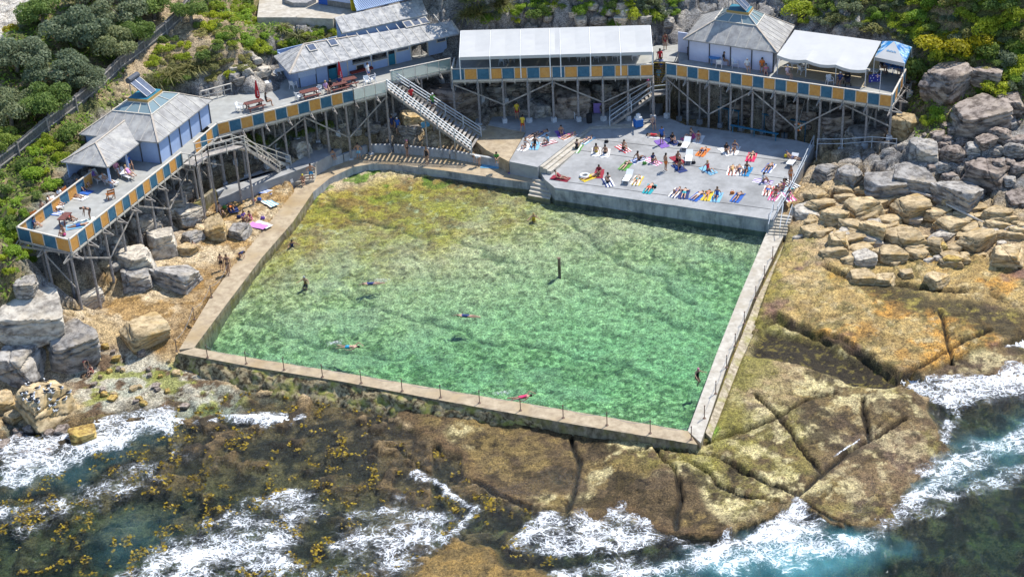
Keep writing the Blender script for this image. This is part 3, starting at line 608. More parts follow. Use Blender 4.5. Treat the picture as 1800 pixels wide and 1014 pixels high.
# pool steps
flight('pool_steps', P(938,310,2.0), P(975,318,2.0), P(928,345,.95), P(966,352,.95), 5, 'pale concrete steps from the terrace corner into the shallow pool', M['concpale'], True)
t = flight('pool_steps', P(1359,374,2.15), P(1393,378,2.15), P(1350,412,1.28), P(1382,414,1.28), 7, 'concrete steps with metal handrails down to the right pool wall', M['concpale'], True)
for px in ((1359,374,1350,412),(1376,376,1370,418),(1392,378,1381,412)):
    m = MB(); a, b = P(px[0], px[1], 2.15), P(px[2], px[3], 1.28); m.tube([a, a+Z*.95, b+Z*.95, b], .03, 6); m.build('handrail', M['galv'], t)
# steps at the end of the left walkway
flight('concrete_steps', P(522,290,3.0), P(556,283,3.0), P(513,322,1.9), P(552,318,1.9), 7, 'small grey concrete steps between wooden stairs and curved walkway', M['concpale'], True)
lowwall(A((503,297,3.0),(512,326,1.9)), .25, .25, 'stair_wall', M['concwall'], 'sloping concrete side wall of the small steps', drop=1.6)
# ------------------------------------------------------------------ decks
def xy(px, py, z=DZ): 
    return P(px, py, RZ)*1.0 if False else Vector((*P(px, py, RZ)[:2], z))
def rail_run(t, a, b, n, first=0, kind='panel', outrig=2, omat=None):
    """balustrade along a..b (world xy at floor level): n bays"""
    a = Vector((a.x, a.y, DZ)); b = Vector((b.x, b.y, DZ)); nn = -perp(a, b); d = (b-a)/n; ex = (b-a).normalized()
    m = MB(); m.beam(a+Z*1.05-ex*.05, b+Z*1.05+ex*.05, .14, .06); m.build('top_rail', M['rail'], t)
    m = MB(); m.beam(a-Z*.17+nn*.045, b-Z*.17+nn*.045, .05, .16); m.build('fascia', M['rail'], t)
    if kind == 'open':
        m = MB(); m.beam(a+Z*.55, b+Z*.55, .05, .08); m.build('mid_rail', M['rail'], t)
    for k in range(n+1):
        p = a+d*k; m = MB(); m.beam(p+nn*.05-Z*.55, p+nn*.05+Z*1.02, .07); m.build('rail_post', M['rail'], t)
        if outrig and k % outrig == 0:
            m = MB(); e = p+nn*1.0-Z*.52; m.beam(p-nn*.6-Z*.4, e, .09, .12); m.beam(e, p+nn*.06+Z*.0, .06, .06); m.build('outrigger', M['timber'], t)
    for k in range(n):
        if kind == 'open': break
        p = a+d*k+ex*.05; q = a+d*(k+1)-ex*.05; m = MB(); pr = (p+q)/2+Z*.5
        m.hexa([p+nn*.02-Z*.02, q+nn*.02-Z*.02, q+nn*.055-Z*.02, p+nn*.055-Z*.02, p+nn*.02+Z*.97, q+nn*.02+Z*.97, q+nn*.055+Z*.97, p+nn*.055+Z*.97])
        if kind == 'glass': m.build('glass_panel', M['bglass'], t)
        else:
            bl = (k+first) % 2 == 1
            m.build('rail_panel', M['blue'] if bl else M['orange'], t, label='blue balustrade panel' if bl else 'orange balustrade panel')
def posts(t, a, b, n, rows, brace=True, foot=True, inset=.15, skip=()):
    a = Vector((a.x, a.y, DZ)); b = Vector((b.x, b.y, DZ)); nn = perp(a, b); pp = {}
    for r, dd in enumerate(rows):
        for k in range(n+1):
            if (r, k) in skip: continue
            q = a.lerp(b, k/n)+nn*(dd+inset); z = floor_z(q.x, q.y)
            if z > DZ-.7: continue
            m = MB(); m.tube([V(q.x, q.y, z-.4), V(q.x, q.y, DZ-.2)], [.12, .105], 8); o = m.build('post', M['post'], t); pp[r, k] = (q, z)
            if foot: 
                m = MB(); m.box((q.x, q.y, z-.3), .42, .42, .75, random.random()); m.build('footing', M['foot'], o)
        m = MB(); m.beam(a+nn*(dd+inset)-Z*.36, b+nn*(dd+inset)-Z*.36, .12, .22); m.build('bearer', M['timber'], t)
    if brace:
        for k in range(0, n-1, 2):
            if (0, k) in pp and (0, k+2) in pp:
                up = (k//2) % 2 == 0; q0, z0 = pp[0, k]; q1, z1 = pp[0, k+2]
                s = V(q0.x, q0.y, DZ-.5) if up else V(q0.x, q0.y, z0+(DZ-z0)*.42); e = V(q1.x, q1.y, z1+(DZ-z1)*.42) if up else V(q1.x, q1.y, DZ-.5)
                m = MB(); m.beam(s-nn*.13, e-nn*.13, .05, .13); m.build('brace', M['timber'], t)
        for k in range(0, n+1, 3):
            if (0, k) in pp and (1, k) in pp:
                q0, z0 = pp[0, k]; q1, z1 = pp[1, k]; m = MB(); m.beam(V(q0.x, q0.y, z0+(DZ-z0)*.35), V(q1.x, q1.y, DZ-.6), .05, .12); m.build('brace', M['timber'], t)
    return pp
def deckfloor(t, pts):
    m = MB(); m.prism([Vector((p.x, p.y, DZ)) for p in pts], -.09); m.build('floor', M['deck'], t)
def joists(t, a, b, depth, n):
    nn = perp(a, b); m = MB()
    for k in range(n+1):
        p = Vector((*a.lerp(b, k/n)[:2], DZ-.175)); m.beam(p+nn*.1, p+nn*depth, .06, .16)
    m.build('joists', M['timber'], t)
# left sundeck
L0 = xy(121, 421); L1 = xy(381, 217); Ld = (L1-L0).normalized(); Ln = perp(L0, L1); LE = xy(30, 399); LEp = LE; LB = xy(160, 302); LD = (LE-L0).dot(Ln)
Lg0 = xy(318, 268); Lg1 = xy(340, 250.5)
t = empty('timber_deck', V(L0.x, L0.y, 2), 'long timber sundeck on stilts above the boulders, with shelter roof and benches', 'deck', 'timber decks on stilts around the pool')
deckfloor(t, [L0, L1, L1+Ln*9.5, LB+Ln*5, LB, LEp])
rail_run(t, L0, Lg0, 16, 0); rail_run(t, Lg1, L1, 4, 0, outrig=0); rail_run(t, LEp, L0, 4, 1); 
rail_run(t, LB, LEp, 9, 0, outrig=0)
posts(t, L0, L1, 10, (0, 2.3, 4.6), True, False); joists(t, L0, L1, 4.6, 26)
LDECK = t
# cafe deck
M0 = L1; M1 = xy(677, 143); Md = (M1-M0).normalized(); Mn = perp(M0, M1); J0 = xy(686, 125); J1 = xy(791, 103); C0 = xy(794, 121.5); C1 = xy(1148, 113)
t = empty('timber_deck', V(M0.x, M0.y, 2), 'timber deck on stilts in front of the blue cafe building', 'deck', 'timber decks on stilts around the pool')
deckfloor(t, [M0, M1, J0, J1, J1+Mn*7, M0.lerp(M1, .45)+Mn*10.5, M0+Md*1.0+Mn*9, M0-Md*.5+Mn*7.8])
rail_run(t, M0, M0.lerp(M1, .8), 12, 0); rail_run(t, M0.lerp(M1, .8), M1, 3, 0, 'glass'); rail_run(t, J0, J1, 5, 0, 'glass')
posts(t, M0, M1, 8, (0, 2.6, 5.0)); joists(t, M0, M1, 5.2, 16); posts(t, J0, J1, 2, (0, 2.4), False)
# pavilion deck
Cd = (C1-C0).normalized(); Cn = perp(C0, C1)
t = empty('timber_deck', V(C0.x, C0.y, 2.5), 'middle timber deck carrying the long white marquee on tall posts', 'deck', 'timber decks on stilts around the pool')
deckfloor(t, [C0, C1, C1+Cn*7.8, C0+Cn*7.8])
rail_run(t, C0, C1, 16, 1); 
dj = (J1-C0).dot(Cn); rail_run(t, C0+Cn*dj, C0, 2, 0, 'glass', outrig=0)
posts(t, C0, C1, 8, (0, 3.0, 5.6)); joists(t, C0, C1, 5.6, 16)
# right sundeck
R0 = xy(1171, 111); R1 = xy(1568, 167.5); Rd = (R1-R0).normalized(); Rn = perp(R0, R1); R2 = xy(1606, 96); RD = (R2-R1).length; R2 = R1+(R2-R1)*1.08
t = empty('timber_deck', V(R0.x, R0.y, 3), 'timber deck on stilts carrying pyramid roof, white marquee and blue gazebo', 'deck', 'timber decks on stilts around the pool')
deckfloor(t, [R0, R1, R2, R0+Rd*12+Rn*12.5, R0-Rd*1.5+Rn*9.5, C1+Cn*7.6+Cd*.05, C1+Cn*3.6+Cd*.05, R0+Rn*3.2-Rd*.02])
rail_run(t, R0, R1, 20, 1); rail_run(t, R1, R2, 9, 1)
posts(t, R0, R1, 10, (0, 3.0, 6.0, 8.6)); joists(t, R0, R1, 8.6, 20)
# ------------------------------------------------------------------ wooden staircases
S = flight('wooden_staircase', xy(679, 139), xy(688, 122), P(829, 266, 2.95), P(846, 240, 2.95), 24, 'long grey wooden staircase from the cafe deck to the pavement', M['timber'], rails='LR', mid=2, post_mat=M['galv'])
for f in (.45, .62, .8):
    for s in (0, 1):
        q = (xy(679, 139), xy(688, 122))[s].lerp((P(829, 266, 2.95), P(846, 240, 2.95))[s], f); m = MB(); m.beam(V(q.x, q.y, hz(q.x, q.y)-.2), q-Z*.2, .13); m.build('support_post', M['timber'], S)
ga, gb = C1+Cd*.25+Cn*.9, R0-Rd*.12+Rn*1.3   # middle gap stairs
tl, tr = V(*(C1+Cd*.1+Cn*3.5)[:2], DZ), V(*(R0-Rd*.1+Rn*3.1)[:2], DZ)
lz = 5.0; la, lb = P(1143, 161, lz), P(1172, 158, lz)
S = flight('wooden_staircase', tl, tr, la, lb, 11, 'steep stairs with yellow edged treads between the middle and right decks', M['timber'], rails='LR', steps_mat=mat('yellow_black_tread', (.55,.40,.05), (.08,.07,.05), 7, .8))
lf = (lb-la).normalized(); lnn = Vector((lf.y, -lf.x, 0))
m = MB(); m.prism([la, lb, lb+lnn*1.1, la+lnn*1.1], -.1); m.build('landing', M['timber'], S)
for q in (la, lb, lb+lnn*1.1, la+lnn*1.1):
    m = MB(); m.beam(V(q.x, q.y, floor_z(q.x, q.y)-.2), q+Z*(1.0 if q in (lb, lb+lnn*1.1) else 0), .15); m.build('support_post', M['post'], S)
m = MB(); m.beam(lb+Z*.95, lb+lnn*1.1+Z*.95, .07); m.beam(la+lnn*1.1+Z*.95, lb+lnn*1.1+Z*.95, .07); m.beam(la+lnn*1.1+Z*.5, lb+lnn*1.1+Z*.5, .07); m.build('handrail', M['galv'], S)
flight('wooden_staircase', la+lnn*.05, la+lnn*1.05, P(1072, 205, 3.0), P(1072, 221, 3.0), 11, 'lower wooden flight from the landing down to the upper terrace', M['timber'], rails='LR', post_mat=M['galv'])
pa, pb = xy(319, 269), xy(340, 252); pn = -Ln
m = MB(); S = empty('wooden_staircase', V(pa.x, pa.y, 2.5), 'branching wooden gangway and stairs beside the left deck gate', 'stairs')
q = [pa, pb, pb+pn*1.3, pa+pn*1.3]; m.prism(q, -.12); m.build('landing', M['timber'], S)
g0, g1 = pb+pn*.1, pb+pn*1.3; e0, e1 = g0+Md*3.4, g1+Md*3.4
m = MB(); m.prism([g1, g0, e0, e1], -.12); m.build('gangway', M['timber'], S)
for a, b in ((g0, e0), (g1, e1), (pa+pn*1.3, g1), (pa, pa+pn*1.3)):
    m = MB(); m.beam(a+Z*1.0, b+Z*1.0, .07); m.beam(a+Z*.5, b+Z*.5, .05); m.build('handrail', M['rail'], S)
    for f in (0, .5, 1):
        p = a.lerp(b, f); m = MB(); m.beam(p-Z*.3, p+Z*1.0, .08); m.build('baluster', M['rail'], S)
for p in (pa+pn*1.3, g1, e1, e0, g0):
    m = MB(); m.beam(V(p.x, p.y, hz(p.x, p.y)-.3), p-Z*.1, .16); m.build('support_post', M['post'], S)
bt = P(493, 302, 3.0); bt2 = P(512, 291, 3.0)
flight('wooden_staircase', e1, e0, bt, bt2, 18, 'wooden stairs descending beneath the cafe deck to small concrete steps', M['timber'], rails='LR', post_mat=M['rail'])
# ------------------------------------------------------------------ buildings
M['roof'] = mat('weathered_fibre_roof', (.40,.39,.37), (.25,.24,.23), 1.6, .9, c3=(.50,.48,.43), s3=.9, amt=.8, bump=.2)
M['roof2'] = mat('lichen_fibre_roof', (.44,.43,.41), (.24,.24,.24), 2.6, .9, c3=(.56,.54,.50), s3=1.2, amt=.9, bump=.25, lo=.40, hi=.62)
M['seam'] = mat('roof_sheet_lap', (.52,.49,.43), (.36,.34,.31), 5, .9)
M['hip'] = mat('hip_capping', (.58,.50,.40), (.40,.34,.28), 4, .85)
M['bwall'] = mat('pale_blue_wall', (.36,.47,.68), (.32,.42,.62), 2, .7, bump=.05)
M['wwall'] = mat('white_wall', (.62,.66,.80), (.56,.60,.74), 2, .7, bump=.05)
M['batten'] = mat('dark_batten', (.10,.11,.13), (.06,.06,.07), 4, .7)
M['canvas'] = mat('white_canvas', (.53,.525,.505), (.48,.475,.46), .8, .75, c3=(.49,.485,.46), s3=.5, amt=.5, bump=.1)
M['beige'] = mat('beige_blind_and_warm_shade', (.52,.44,.30), (.44,.36,.24), 1.5, .8)
M['teal'] = mat('teal_paint', (.03,.20,.28), (.02,.15,.22), 4, .6)
M['solar'] = mat('solar_glass', (.10,.13,.20), (.05,.07,.11), 3, .25, spec=.6)
M['tank'] = mat('dark_tank', (.10,.11,.13), (.06,.065,.08), 5, .45)
M['steel'] = mat('ribbed_blue_steel', (.30,.40,.55), (.2,.28,.4), 3, .5)
M['ochre'] = mat('ochre_board', (.50,.33,.12), (.4,.26,.09), 5, .7)
def seams(m, a, b, c, d, n, th=.025, wd=.09):
    L = (b-a).length; e = (b-a)/L; nn = (b-a).cross(d-a).normalized(); 
    if nn.z < 0: nn = -nn
    u = nn.cross(e); 
    if u.dot(d-a) < 0: u = -u
    h = (d-a).dot(u); fd = (d-a).dot(e)/L; fc = (c-a).dot(e)/L
    for k in range(1, n):
        f = k/n; g = 1.0
        if f < fd: g = f/fd
        if f > fc: g = min(g, (1-f)/max(1-fc, 1e-3))
        if g < .06: continue
        p = a+(b-a)*f; m.beam(p+nn*.012, p+u*h*g+nn*.012, wd, th, nn)
def roof_quad(t, pts, mt, n, ridge=(), name='roof', th=.12, part=None):
    m = MB(); m.prism(pts, -th); o = m.build(name, mt, part or t); m = MB(); seams(m, pts[0], pts[1], pts[2], pts[-1], n); m.build('sheet_laps', M['seam'], t); return o
def walls(t, base, h, mt, skip=(), battens=None, name='wall', th=.12):
    """thin walls on the outline base (points at floor level); battens = spacing"""
    for k in range(len(base)):
        if k in skip: continue
        a, b = base[k], base[(k+1) % len(base)]; e = (b-a).normalized(); nn = Vector((e.y, -e.x, 0))*th
        m = MB(); m.hexa([a, b, b-nn, a-nn, a+Z*h, b+Z*h, b-nn+Z*h, a-nn+Z*h]); m.build(name, mt, t)
        if battens:
            c = max(1, round((b-a).length/battens))
            for i in range(c+1):
                m = MB(); p = a.lerp(b, i/c); m.beam(p+nn*.25, p+nn*.25+Z*(h-.02), .09, .09); m.build('batten', M['batten'], t)
def pyramid(t, E, k, dz, mt, shift=V(0, 0, 0), k2=.24, dz2=2.1, ns=(9, 9, 9, 9)):
    c = (E[0]+E[1]+E[2]+E[3])/4; r1 = [c+(p-c)*k+Z*dz+shift for p in E]; r2 = [c+(p-c)*k2+Z*dz2+shift for p in E]
    m = MB()
    for i in range(4):
        j = (i+1) % 4; m.hexa([E[i]-Z*.1, E[j]-Z*.1, r1[j]-Z*.1, r1[i]-Z*.1, E[i], E[j], r1[j], r1[i]])
    rf = m.build('roof', mt, t); m = MB()
    for i in range(4):
        j = (i+1) % 4; seams(m, E[i], E[j], r1[j], r1[i], ns[i])
    m.build('sheet_laps', M['seam'], rf); m = MB()
    for i in range(4): m = MB(); m.beam(E[i]+Z*.02, r1[i]+Z*.02, .16, .06); m.build('hip_capping', M['hip'], rf)
    m = MB()
    for i in range(4):
        j = (i+1) % 4; m.poly([r1[i]+Z*.01, r1[j]+Z*.01, r2[j], r2[i]])
    sk = m.build('skylight', M['glass'], t); m = MB()
    for i in range(4):
        j = (i+1) % 4; m.beam(r1[i]+Z*.03, r1[j]+Z*.03, .1, .08); m.beam(r2[i]+Z*.02, r2[j]+Z*.02, .1, .08)
        for f in (0, .33, .66): m.beam((r1[i].lerp(r1[j], f))+Z*.04, (r2[i].lerp(r2[j], f))+Z*.03, .06, .06)
    m.build('glazing_bars', M['rail'], sk); m = MB(); m.prism([p+Z*.28 for p in r2], -.3); m.build('cap', M['ochre'], t); cc = (r2[0]+r2[2])/2; m = MB(); m.prism([cc+(p-cc)*.94+Z*.33 for p in r2], -.06); m.build('cap_top', M['teal'], t)
    return r1, r2, c
def solar(a, b, up, L, label):
    """panel rising from the edge a-b along up"""
    t = empty('solar_water_heater', (a+b)/2, label, 'solar heater'); u = up.normalized()*L; e = (b-a).normalized(); nn = e.cross(u).normalized()
    if nn.z < 0: nn = -nn
    for f0, f1 in ((0, .485), (.515, 1)):
        p, q = a.lerp(b, f0), a.lerp(b, f1); m = MB(); m.hexa([p, q, q+u, p+u, p+nn*.09, q+nn*.09, q+u+nn*.09, p+u+nn*.09]); m.build('panel', M['solar'], t)
        m = MB(); z_ = nn*.1
        for x, y in ((p, q), (q, q+u), (q+u, p+u), (p+u, p)): m.beam(x+z_, y+z_, .05, .04)
        m.build('panel_frame', M['metal'], t)
    m = MB(); m.tube([a+u*1.05+nn*.12-e*.05, b+u*1.05+nn*.12+e*.05], .26, 12); m.build('tank', M['tank'], t, smooth=False)
    m = MB()
    for p in (a+u*.95, b+u*.95): m.beam(p, p-Z*(u.z+.45), .06)
    m.build('stand', M['metal'], t)
EZ = 9.75
# right pavilion
E4 = A((1201,69,EZ),(1367,93,EZ),(1397,46,EZ)); E4.append(E4[0]+E4[2]-E4[1])
t = empty('pavilion', V(*((E4[0]+E4[2])/2)[:2], DZ), 'white walled pavilion with pyramid roof and glass lantern on the right deck', 'pavilion')
r1, r2, c = pyramid(t, E4, .45, 1.5, M['roof']); ctr = (E4[0]+E4[2])/2
wb = [Vector((*(ctr+(p-ctr)*.90)[:2], DZ)) for p in E4]; walls(t, wb, 2.25, M['wwall'], battens=1.9)
e = (E4[1]-E4[0]).normalized(); dpt = (E4[3]-E4[0]).normalized()
wl = wb[0]+dpt*1.6; m = MB(); m.hexa([wl, wl-e*1.6, wl-e*1.6+dpt*.12, wl+dpt*.12, wl+Z*2.0, wl-e*1.6+Z*2.0, wl-e*1.6+dpt*.12+Z*2.0, wl+dpt*.12+Z*2]); m.build('wing_wall', M['wwall'], t)
top = (r2[0]+r2[2])/2+Z*.35
sd_ = (r2[2]-r2[1]).normalized(); solar(top+e*.75-sd_*.8, top+e*.75+sd_*.8, -e*1.1+Z*.9, 2.3, 'tilted solar panels on top of the right pavilion roof')
# left pavilion with its lower wing
F0, F1 = P(278, 251, EZ), P(374, 175, EZ); dv = P(229, 240, EZ)-P(278, 251, EZ); dv = Ln*((F0-F1).length*.80)
E1 = [F0, F1, F1+dv, F0+dv]
t = empty('pavilion', V(*((E1[0]+E1[2])/2)[:2], DZ), 'pale blue pavilion with glass lantern and lower shelter wing on the left deck', 'pavilion')
r1, r2, c = pyramid(t, E1, .50, 1.35, M['roof'], shift=-Ln*.15, k2=.26, dz2=1.85); ctr = (E1[0]+E1[2])/2
wb1 = [Vector((*(ctr+(p-ctr)*.92)[:2], DZ)) for p in E1]; walls(t, wb1, 2.25, M['bwall'], battens=1.75)
top = (r2[0]+r2[2])/2+Z*.35; e = (F1-F0).normalized(); 
solar(top-Ln*.7-e*.85, top-Ln*.7+e*.65, Ln*1.2+Z*.95, 2.0, 'solar panels with dark tank above the left pavilion roof')
W0, W1 = P(190, 294, 9.55), P(249, 248.5, 9.55); wd = P(118, 278, 9.55)-W0; wdl = wd.length; wv = Ln*wdl
Q = [W0, W1+(W1-W0).normalized()*1.0, W1+(W1-W0).normalized()*1.0+wv, W0+wv]; rl = (Q[0]+Q[3])/2+(Q[1]-Q[0]).normalized()*wdl*.46+Z*1.05; rr = (Q[1]+Q[2])/2+Z*1.12+(Q[1]-Q[0]).normalized()*1.2
m = MB(); 
for f in ([Q[0], Q[1], rr, rl], [Q[2], Q[3], rl, rr], [Q[3], Q[0], rl], [Q[1], Q[2], rr]): m.prism(f, -.1)
w_ = m.build('wing_roof', M['roof'], t); m = MB(); seams(m, Q[0], Q[1], rr, rl, 7); seams(m, Q[3], Q[0], rl, rl, 5); m.build('sheet_laps', M['seam'], w_)

for p, q in ((Q[0], rl), (Q[3], rl), (rl, rr)): m = MB(); m.beam(p+Z*.03, q+Z*.03, .14, .05); m.build('hip_capping', M['hip'], w_)
wq = [Vector((*q[:2], DZ)) for q in Q]; ins = (Q[1]-Q[0]).normalized()*.35
for p in (wq[0]+ins+Ln*.3, wq[0].lerp(wq[1], .5)+Ln*.3): m = MB(); m.beam(p, p+Z*1.9, .16); m.build('post', M['bwall'], t)
b0 = wq[0]+ins+Ln*(wdl-.3); b1 = wq[1]+Ln*(wdl-.3); m = MB(); m.hexa([b0, b1, b1+Ln*.1, b0+Ln*.1]+[p+Z*1.9 for p in (b0, b1, b1+Ln*.1, b0+Ln*.1)]); m.build('back_wall', M['bwall'], t)
p0 = wq[1]-ins*4.2+Ln*1.6; m = MB(); p1 = wq[1]+Ln*1.6+ins; m.hexa([p0, p1, p1+Ln*.1, p0+Ln*.1]+[p+Z*1.9 for p in (p0, p1, p1+Ln*.1, p0+Ln*.1)]); p2 = p0+Ln*(wdl-2.0); m.hexa([p0, p0+ins*.3, p2+ins*.3, p2]+[p+Z*1.9 for p in (p0, p0+ins*.3, p2+ins*.3, p2)]); m.build('wing_wall', M['bwall'], t)
# cafe
t = empty('cafe_building', P(640, 115, DZ), 'long pale blue cafe with lichen grey roof and teal half doors', 'cafe')
K = A((509,130,EZ),(808,59,EZ),(793,37,11.0),(534,78,11.0)); KL = P(481, 99, EZ)
pn_ = (K[1]-K[0]).cross(K[3]-K[0]).normalized(); ke = (K[1]-K[0]).normalized(); ku = pn_.cross(ke)
if pn_.z < 0: pn_ = -pn_
if ku.z < 0: ku = -ku
def onroof(px, py):
    o = Vector((0, 0, HC)); d = P(px, py, 0)-o; return o+d*((K[0]-o).dot(pn_)/d.dot(pn_))
K[2] = onroof(793, 37)
roof_quad(t, K, M['roof2'], 17); m = MB(); m.prism([KL, K[0], K[3]], -.12); m.build('roof_hip', M['roof2'], t)

for p, q in ((K[0], K[3]), (K[3], K[3].lerp(K[2], .35)), (K[1], K[2])): m = MB(); m.beam(p+Z*.03, q+Z*.03, .18, .06); m.build('hip_capping', M['hip'], t)
m = MB(); seams(m, KL, K[0], K[3], K[3], 5); m.build('sheet_laps', M['seam'], t)
UQ = [onroof(602, 63.5)+Z*.28, onroof(752, 30)+Z*.28]; UQ += [P(741,-2,UQ[1].z+.9), P(588,31,UQ[0].z+.9)]; roof_quad(t, UQ, M['roof2'], 9, name='upper_roof')
m = MB(); q = [p-Z*.2+Mn*.3 for p in (UQ[0], UQ[1])]; m.hexa([q[0]-Z*1.5, q[1]-Z*1.5, q[1]-Z*1.5+Mn*.1, q[0]-Z*1.5+Mn*.1, q[0], q[1], q[1]+Mn*.1, q[0]+Mn*.1]); q2 = [UQ[0]+Mn*.35-Z*.3, UQ[3]-Mn*.2-Z*.35]; m.hexa([q2[0]-Z*3, q2[1]-Z*3, q2[1]-Z*3+Md*.1, q2[0]-Z*3+Md*.1, q2[0], q2[1], q2[1]+Md*.1, q2[0]+Md*.1]); m.build('upper_wall', M['bwall'], t)
for px, py in ((548,85),(585,76),(717,44),(731,41),(745,38)):
    q = onroof(px, py)+pn_*.05; m = MB(); m.hexa([q+ke*x+ku*y+pn_*z for z in (0, .07) for x, y in ((-.42,-.5),(.42,-.5),(.42,.5),(-.42,.5))]); o = m.build('roof_window', M['rail'], t)
    m = MB(); m.poly([q+ke*x+ku*y+pn_*.075 for x, y in ((-.34,-.42),(.34,-.42),(.34,.42),(-.34,.42))]); m.build('pane', M['solar'], o)
CW0, CW1 = P(526.5, 155, DZ), P(787, 90.5, DZ); cd = (CW1-CW0).normalized(); cn = Vector((-cd.y, cd.x, 0)); CL = (CW1-CW0).length
def cseg(x0, x1, z0, z1, mt, name, off=0, th=.12):
    a, b = CW0+cd*CL*(x0-526.5)/260.5+cn*off, CW0+cd*CL*(x1-526.5)/260.5+cn*off; m = MB()
    m.hexa([a+Z*z0, b+Z*z0, b+Z*z0+cn*th, a+Z*z0+cn*th, a+Z*z1, b+Z*z1, b+Z*z1+cn*th, a+Z*z1+cn*th]); return m.build(name, mt, t)
HW = 2.2
for x0, x1 in ((526.5,577),(592,619),(650,653),(679,681.5),(693,722)): cseg(x0, x1, 0, HW, M['bwall'], 'wall')
cseg(526.5, 556, 1.0, 1.95, solid((.45,.56,.75)), 'shutter', -.05, .05)
for x in (528,556,576.5,592,610,651,680,693.5,721): cseg(x-.8, x+.8, 0, HW, M['rail'] if x > 600 else M['batten'], 'batten', -.03, .04)
for x0, x1 in ((577,592),(681.5,693)):
    o = cseg(x0, x1, 0.02, 1.1, M['teal'], 'half_door', .03, .05)
for x0, x1, z0, z1 in ((619,650,1.0,1.95),(653,679,.85,1.95)):
    cseg(x0, x1, 0, z0, M['bwall'], 'counter_wall'); cseg(x0, x1, z1, HW, M['bwall'], 'header'); o = cseg(x0, x1, z0, z0+.06, M['rail'], 'counter', -.2, .45)
cseg(624, 638, .35, .85, M['rail'], 'menu_board', -.06, .04); cseg(625, 637, .4, .8, M['dark'], 'board_face', -.075, .012)
cseg(696, 718, 1.15, 1.65, M['rail'], 'window', -.04, .05); cseg(697.5, 716.5, 1.22, 1.58, M['solar'], 'pane', -.055, .012)
cseg(612, 650, .25, .45, solid((.22,.04,.03)), 'bench', -.5, .4)
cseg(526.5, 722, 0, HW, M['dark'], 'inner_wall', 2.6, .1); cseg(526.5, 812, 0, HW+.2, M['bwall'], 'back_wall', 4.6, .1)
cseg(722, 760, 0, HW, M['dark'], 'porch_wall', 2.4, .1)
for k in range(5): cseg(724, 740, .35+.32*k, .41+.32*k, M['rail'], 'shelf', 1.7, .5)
cseg(753, 786, 0, HW, M['bwall'], 'wall'); cseg(768, 785, 1.1, 1.75, M['rail'], 'window', -.04, .05); cseg(769.5, 783.5, 1.18, 1.68, M['solar'], 'pane', -.055, .012)
cseg(788, 806, 0, HW, M['teal'], 'teal_wall', .5, .1)
for x in (722, 752): cseg(x-.8, x+.8, 0, HW, M['rail'], 'porch_post', 0, .12)
a = CW0; m = MB(); m.hexa([a, a+cn*4.6, a+cn*4.6+cd*.12, a+cd*.12]+[q+Z*HW for q in (a, a+cn*4.6, a+cn*4.6+cd*.12, a+cd*.12)]); m.build('wall', M['bwall'], t)
# long marquee on the middle deck
t = empty('marquee', V(*((C0+C1)/2+Cn*3)[:2], DZ), 'long white marquee with seven roof bays on the middle deck', 'marquee')
q = A((807.5,101,9.85),(1147,91.5,9.85),(1143,44.5,11.1),(810,54,11.1)); dirb = Cn*((q[3]-q[0]).dot(Cn))
fr_ = [0,.158,.316,.47,.525,.68,.836,1]
for k in range(7):
    a, b = q[0].lerp(q[1], fr_[k]), q[0].lerp(q[1], fr_[k+1]); c_, d_ = q[3].lerp(q[2], fr_[k+1]), q[3].lerp(q[2], fr_[k]); g_ = (b-a).normalized()*.05
    nq = 5; m = MB(); rows = []
    for j in range(nq+1):
        s = j/nq; sag = -.10*math.sin(math.pi*s); rows.append([a.lerp(d_, s)+g_, a.lerp(d_, s).lerp(b.lerp(c_, s), .5)+Z*sag, b.lerp(c_, s)-g_])
    for j in range(nq):
        for i in range(2): m.hexa([rows[j][i]-Z*.02, rows[j][i+1]-Z*.02, rows[j+1][i+1]-Z*.02, rows[j+1][i]-Z*.02, rows[j][i], rows[j][i+1], rows[j+1][i+1], rows[j+1][i]])
    m.build('roof_panel', M['canvas'], t)
    back = [d_+g_, c_-g_, c_-g_+dirb*.62-Z*1.25, d_+g_+dirb*.62-Z*1.25]; m = MB(); m.prism(back, -.02); m.build('back_panel', M['canvas'], t)
    m = MB(); m.hexa([a+g_-Z*.3, b-g_-Z*.3, b-g_-Z*.3+Cn*.02, a+g_-Z*.3+Cn*.02, a+g_-Z*.03, b-g_-Z*.03, b-g_-Z*.03+Cn*.02, a+g_-Z*.03+Cn*.02]); m.build('valance', M['canvas'], t)
for f in fr_:
    p = q[0].lerp(q[1], f); r = q[3].lerp(q[2], f); bk = r+dirb*.62-Z*1.25; m = MB(); m.beam(V(p.x, p.y, DZ), p-Z*.05, .10); m.beam(V(bk.x, bk.y, DZ), bk, .09); m.beam(p-Z*.05, r-Z*.06, .07); m.beam(r-Z*.06, bk-Z*.04, .07)
    m.build('frame', M['white'], t)
m = MB(); bk0, bk1 = [V(*(x+dirb*.6)[:2], DZ) for x in (q[3], q[2])]; m.hexa([bk0, bk1, bk1+Cn*.04, bk0+Cn*.04]+[x+Z*2.1 for x in (bk0, bk1, bk1+Cn*.04, bk0+Cn*.04)]); m.build('back_wall', M['beige'], t)
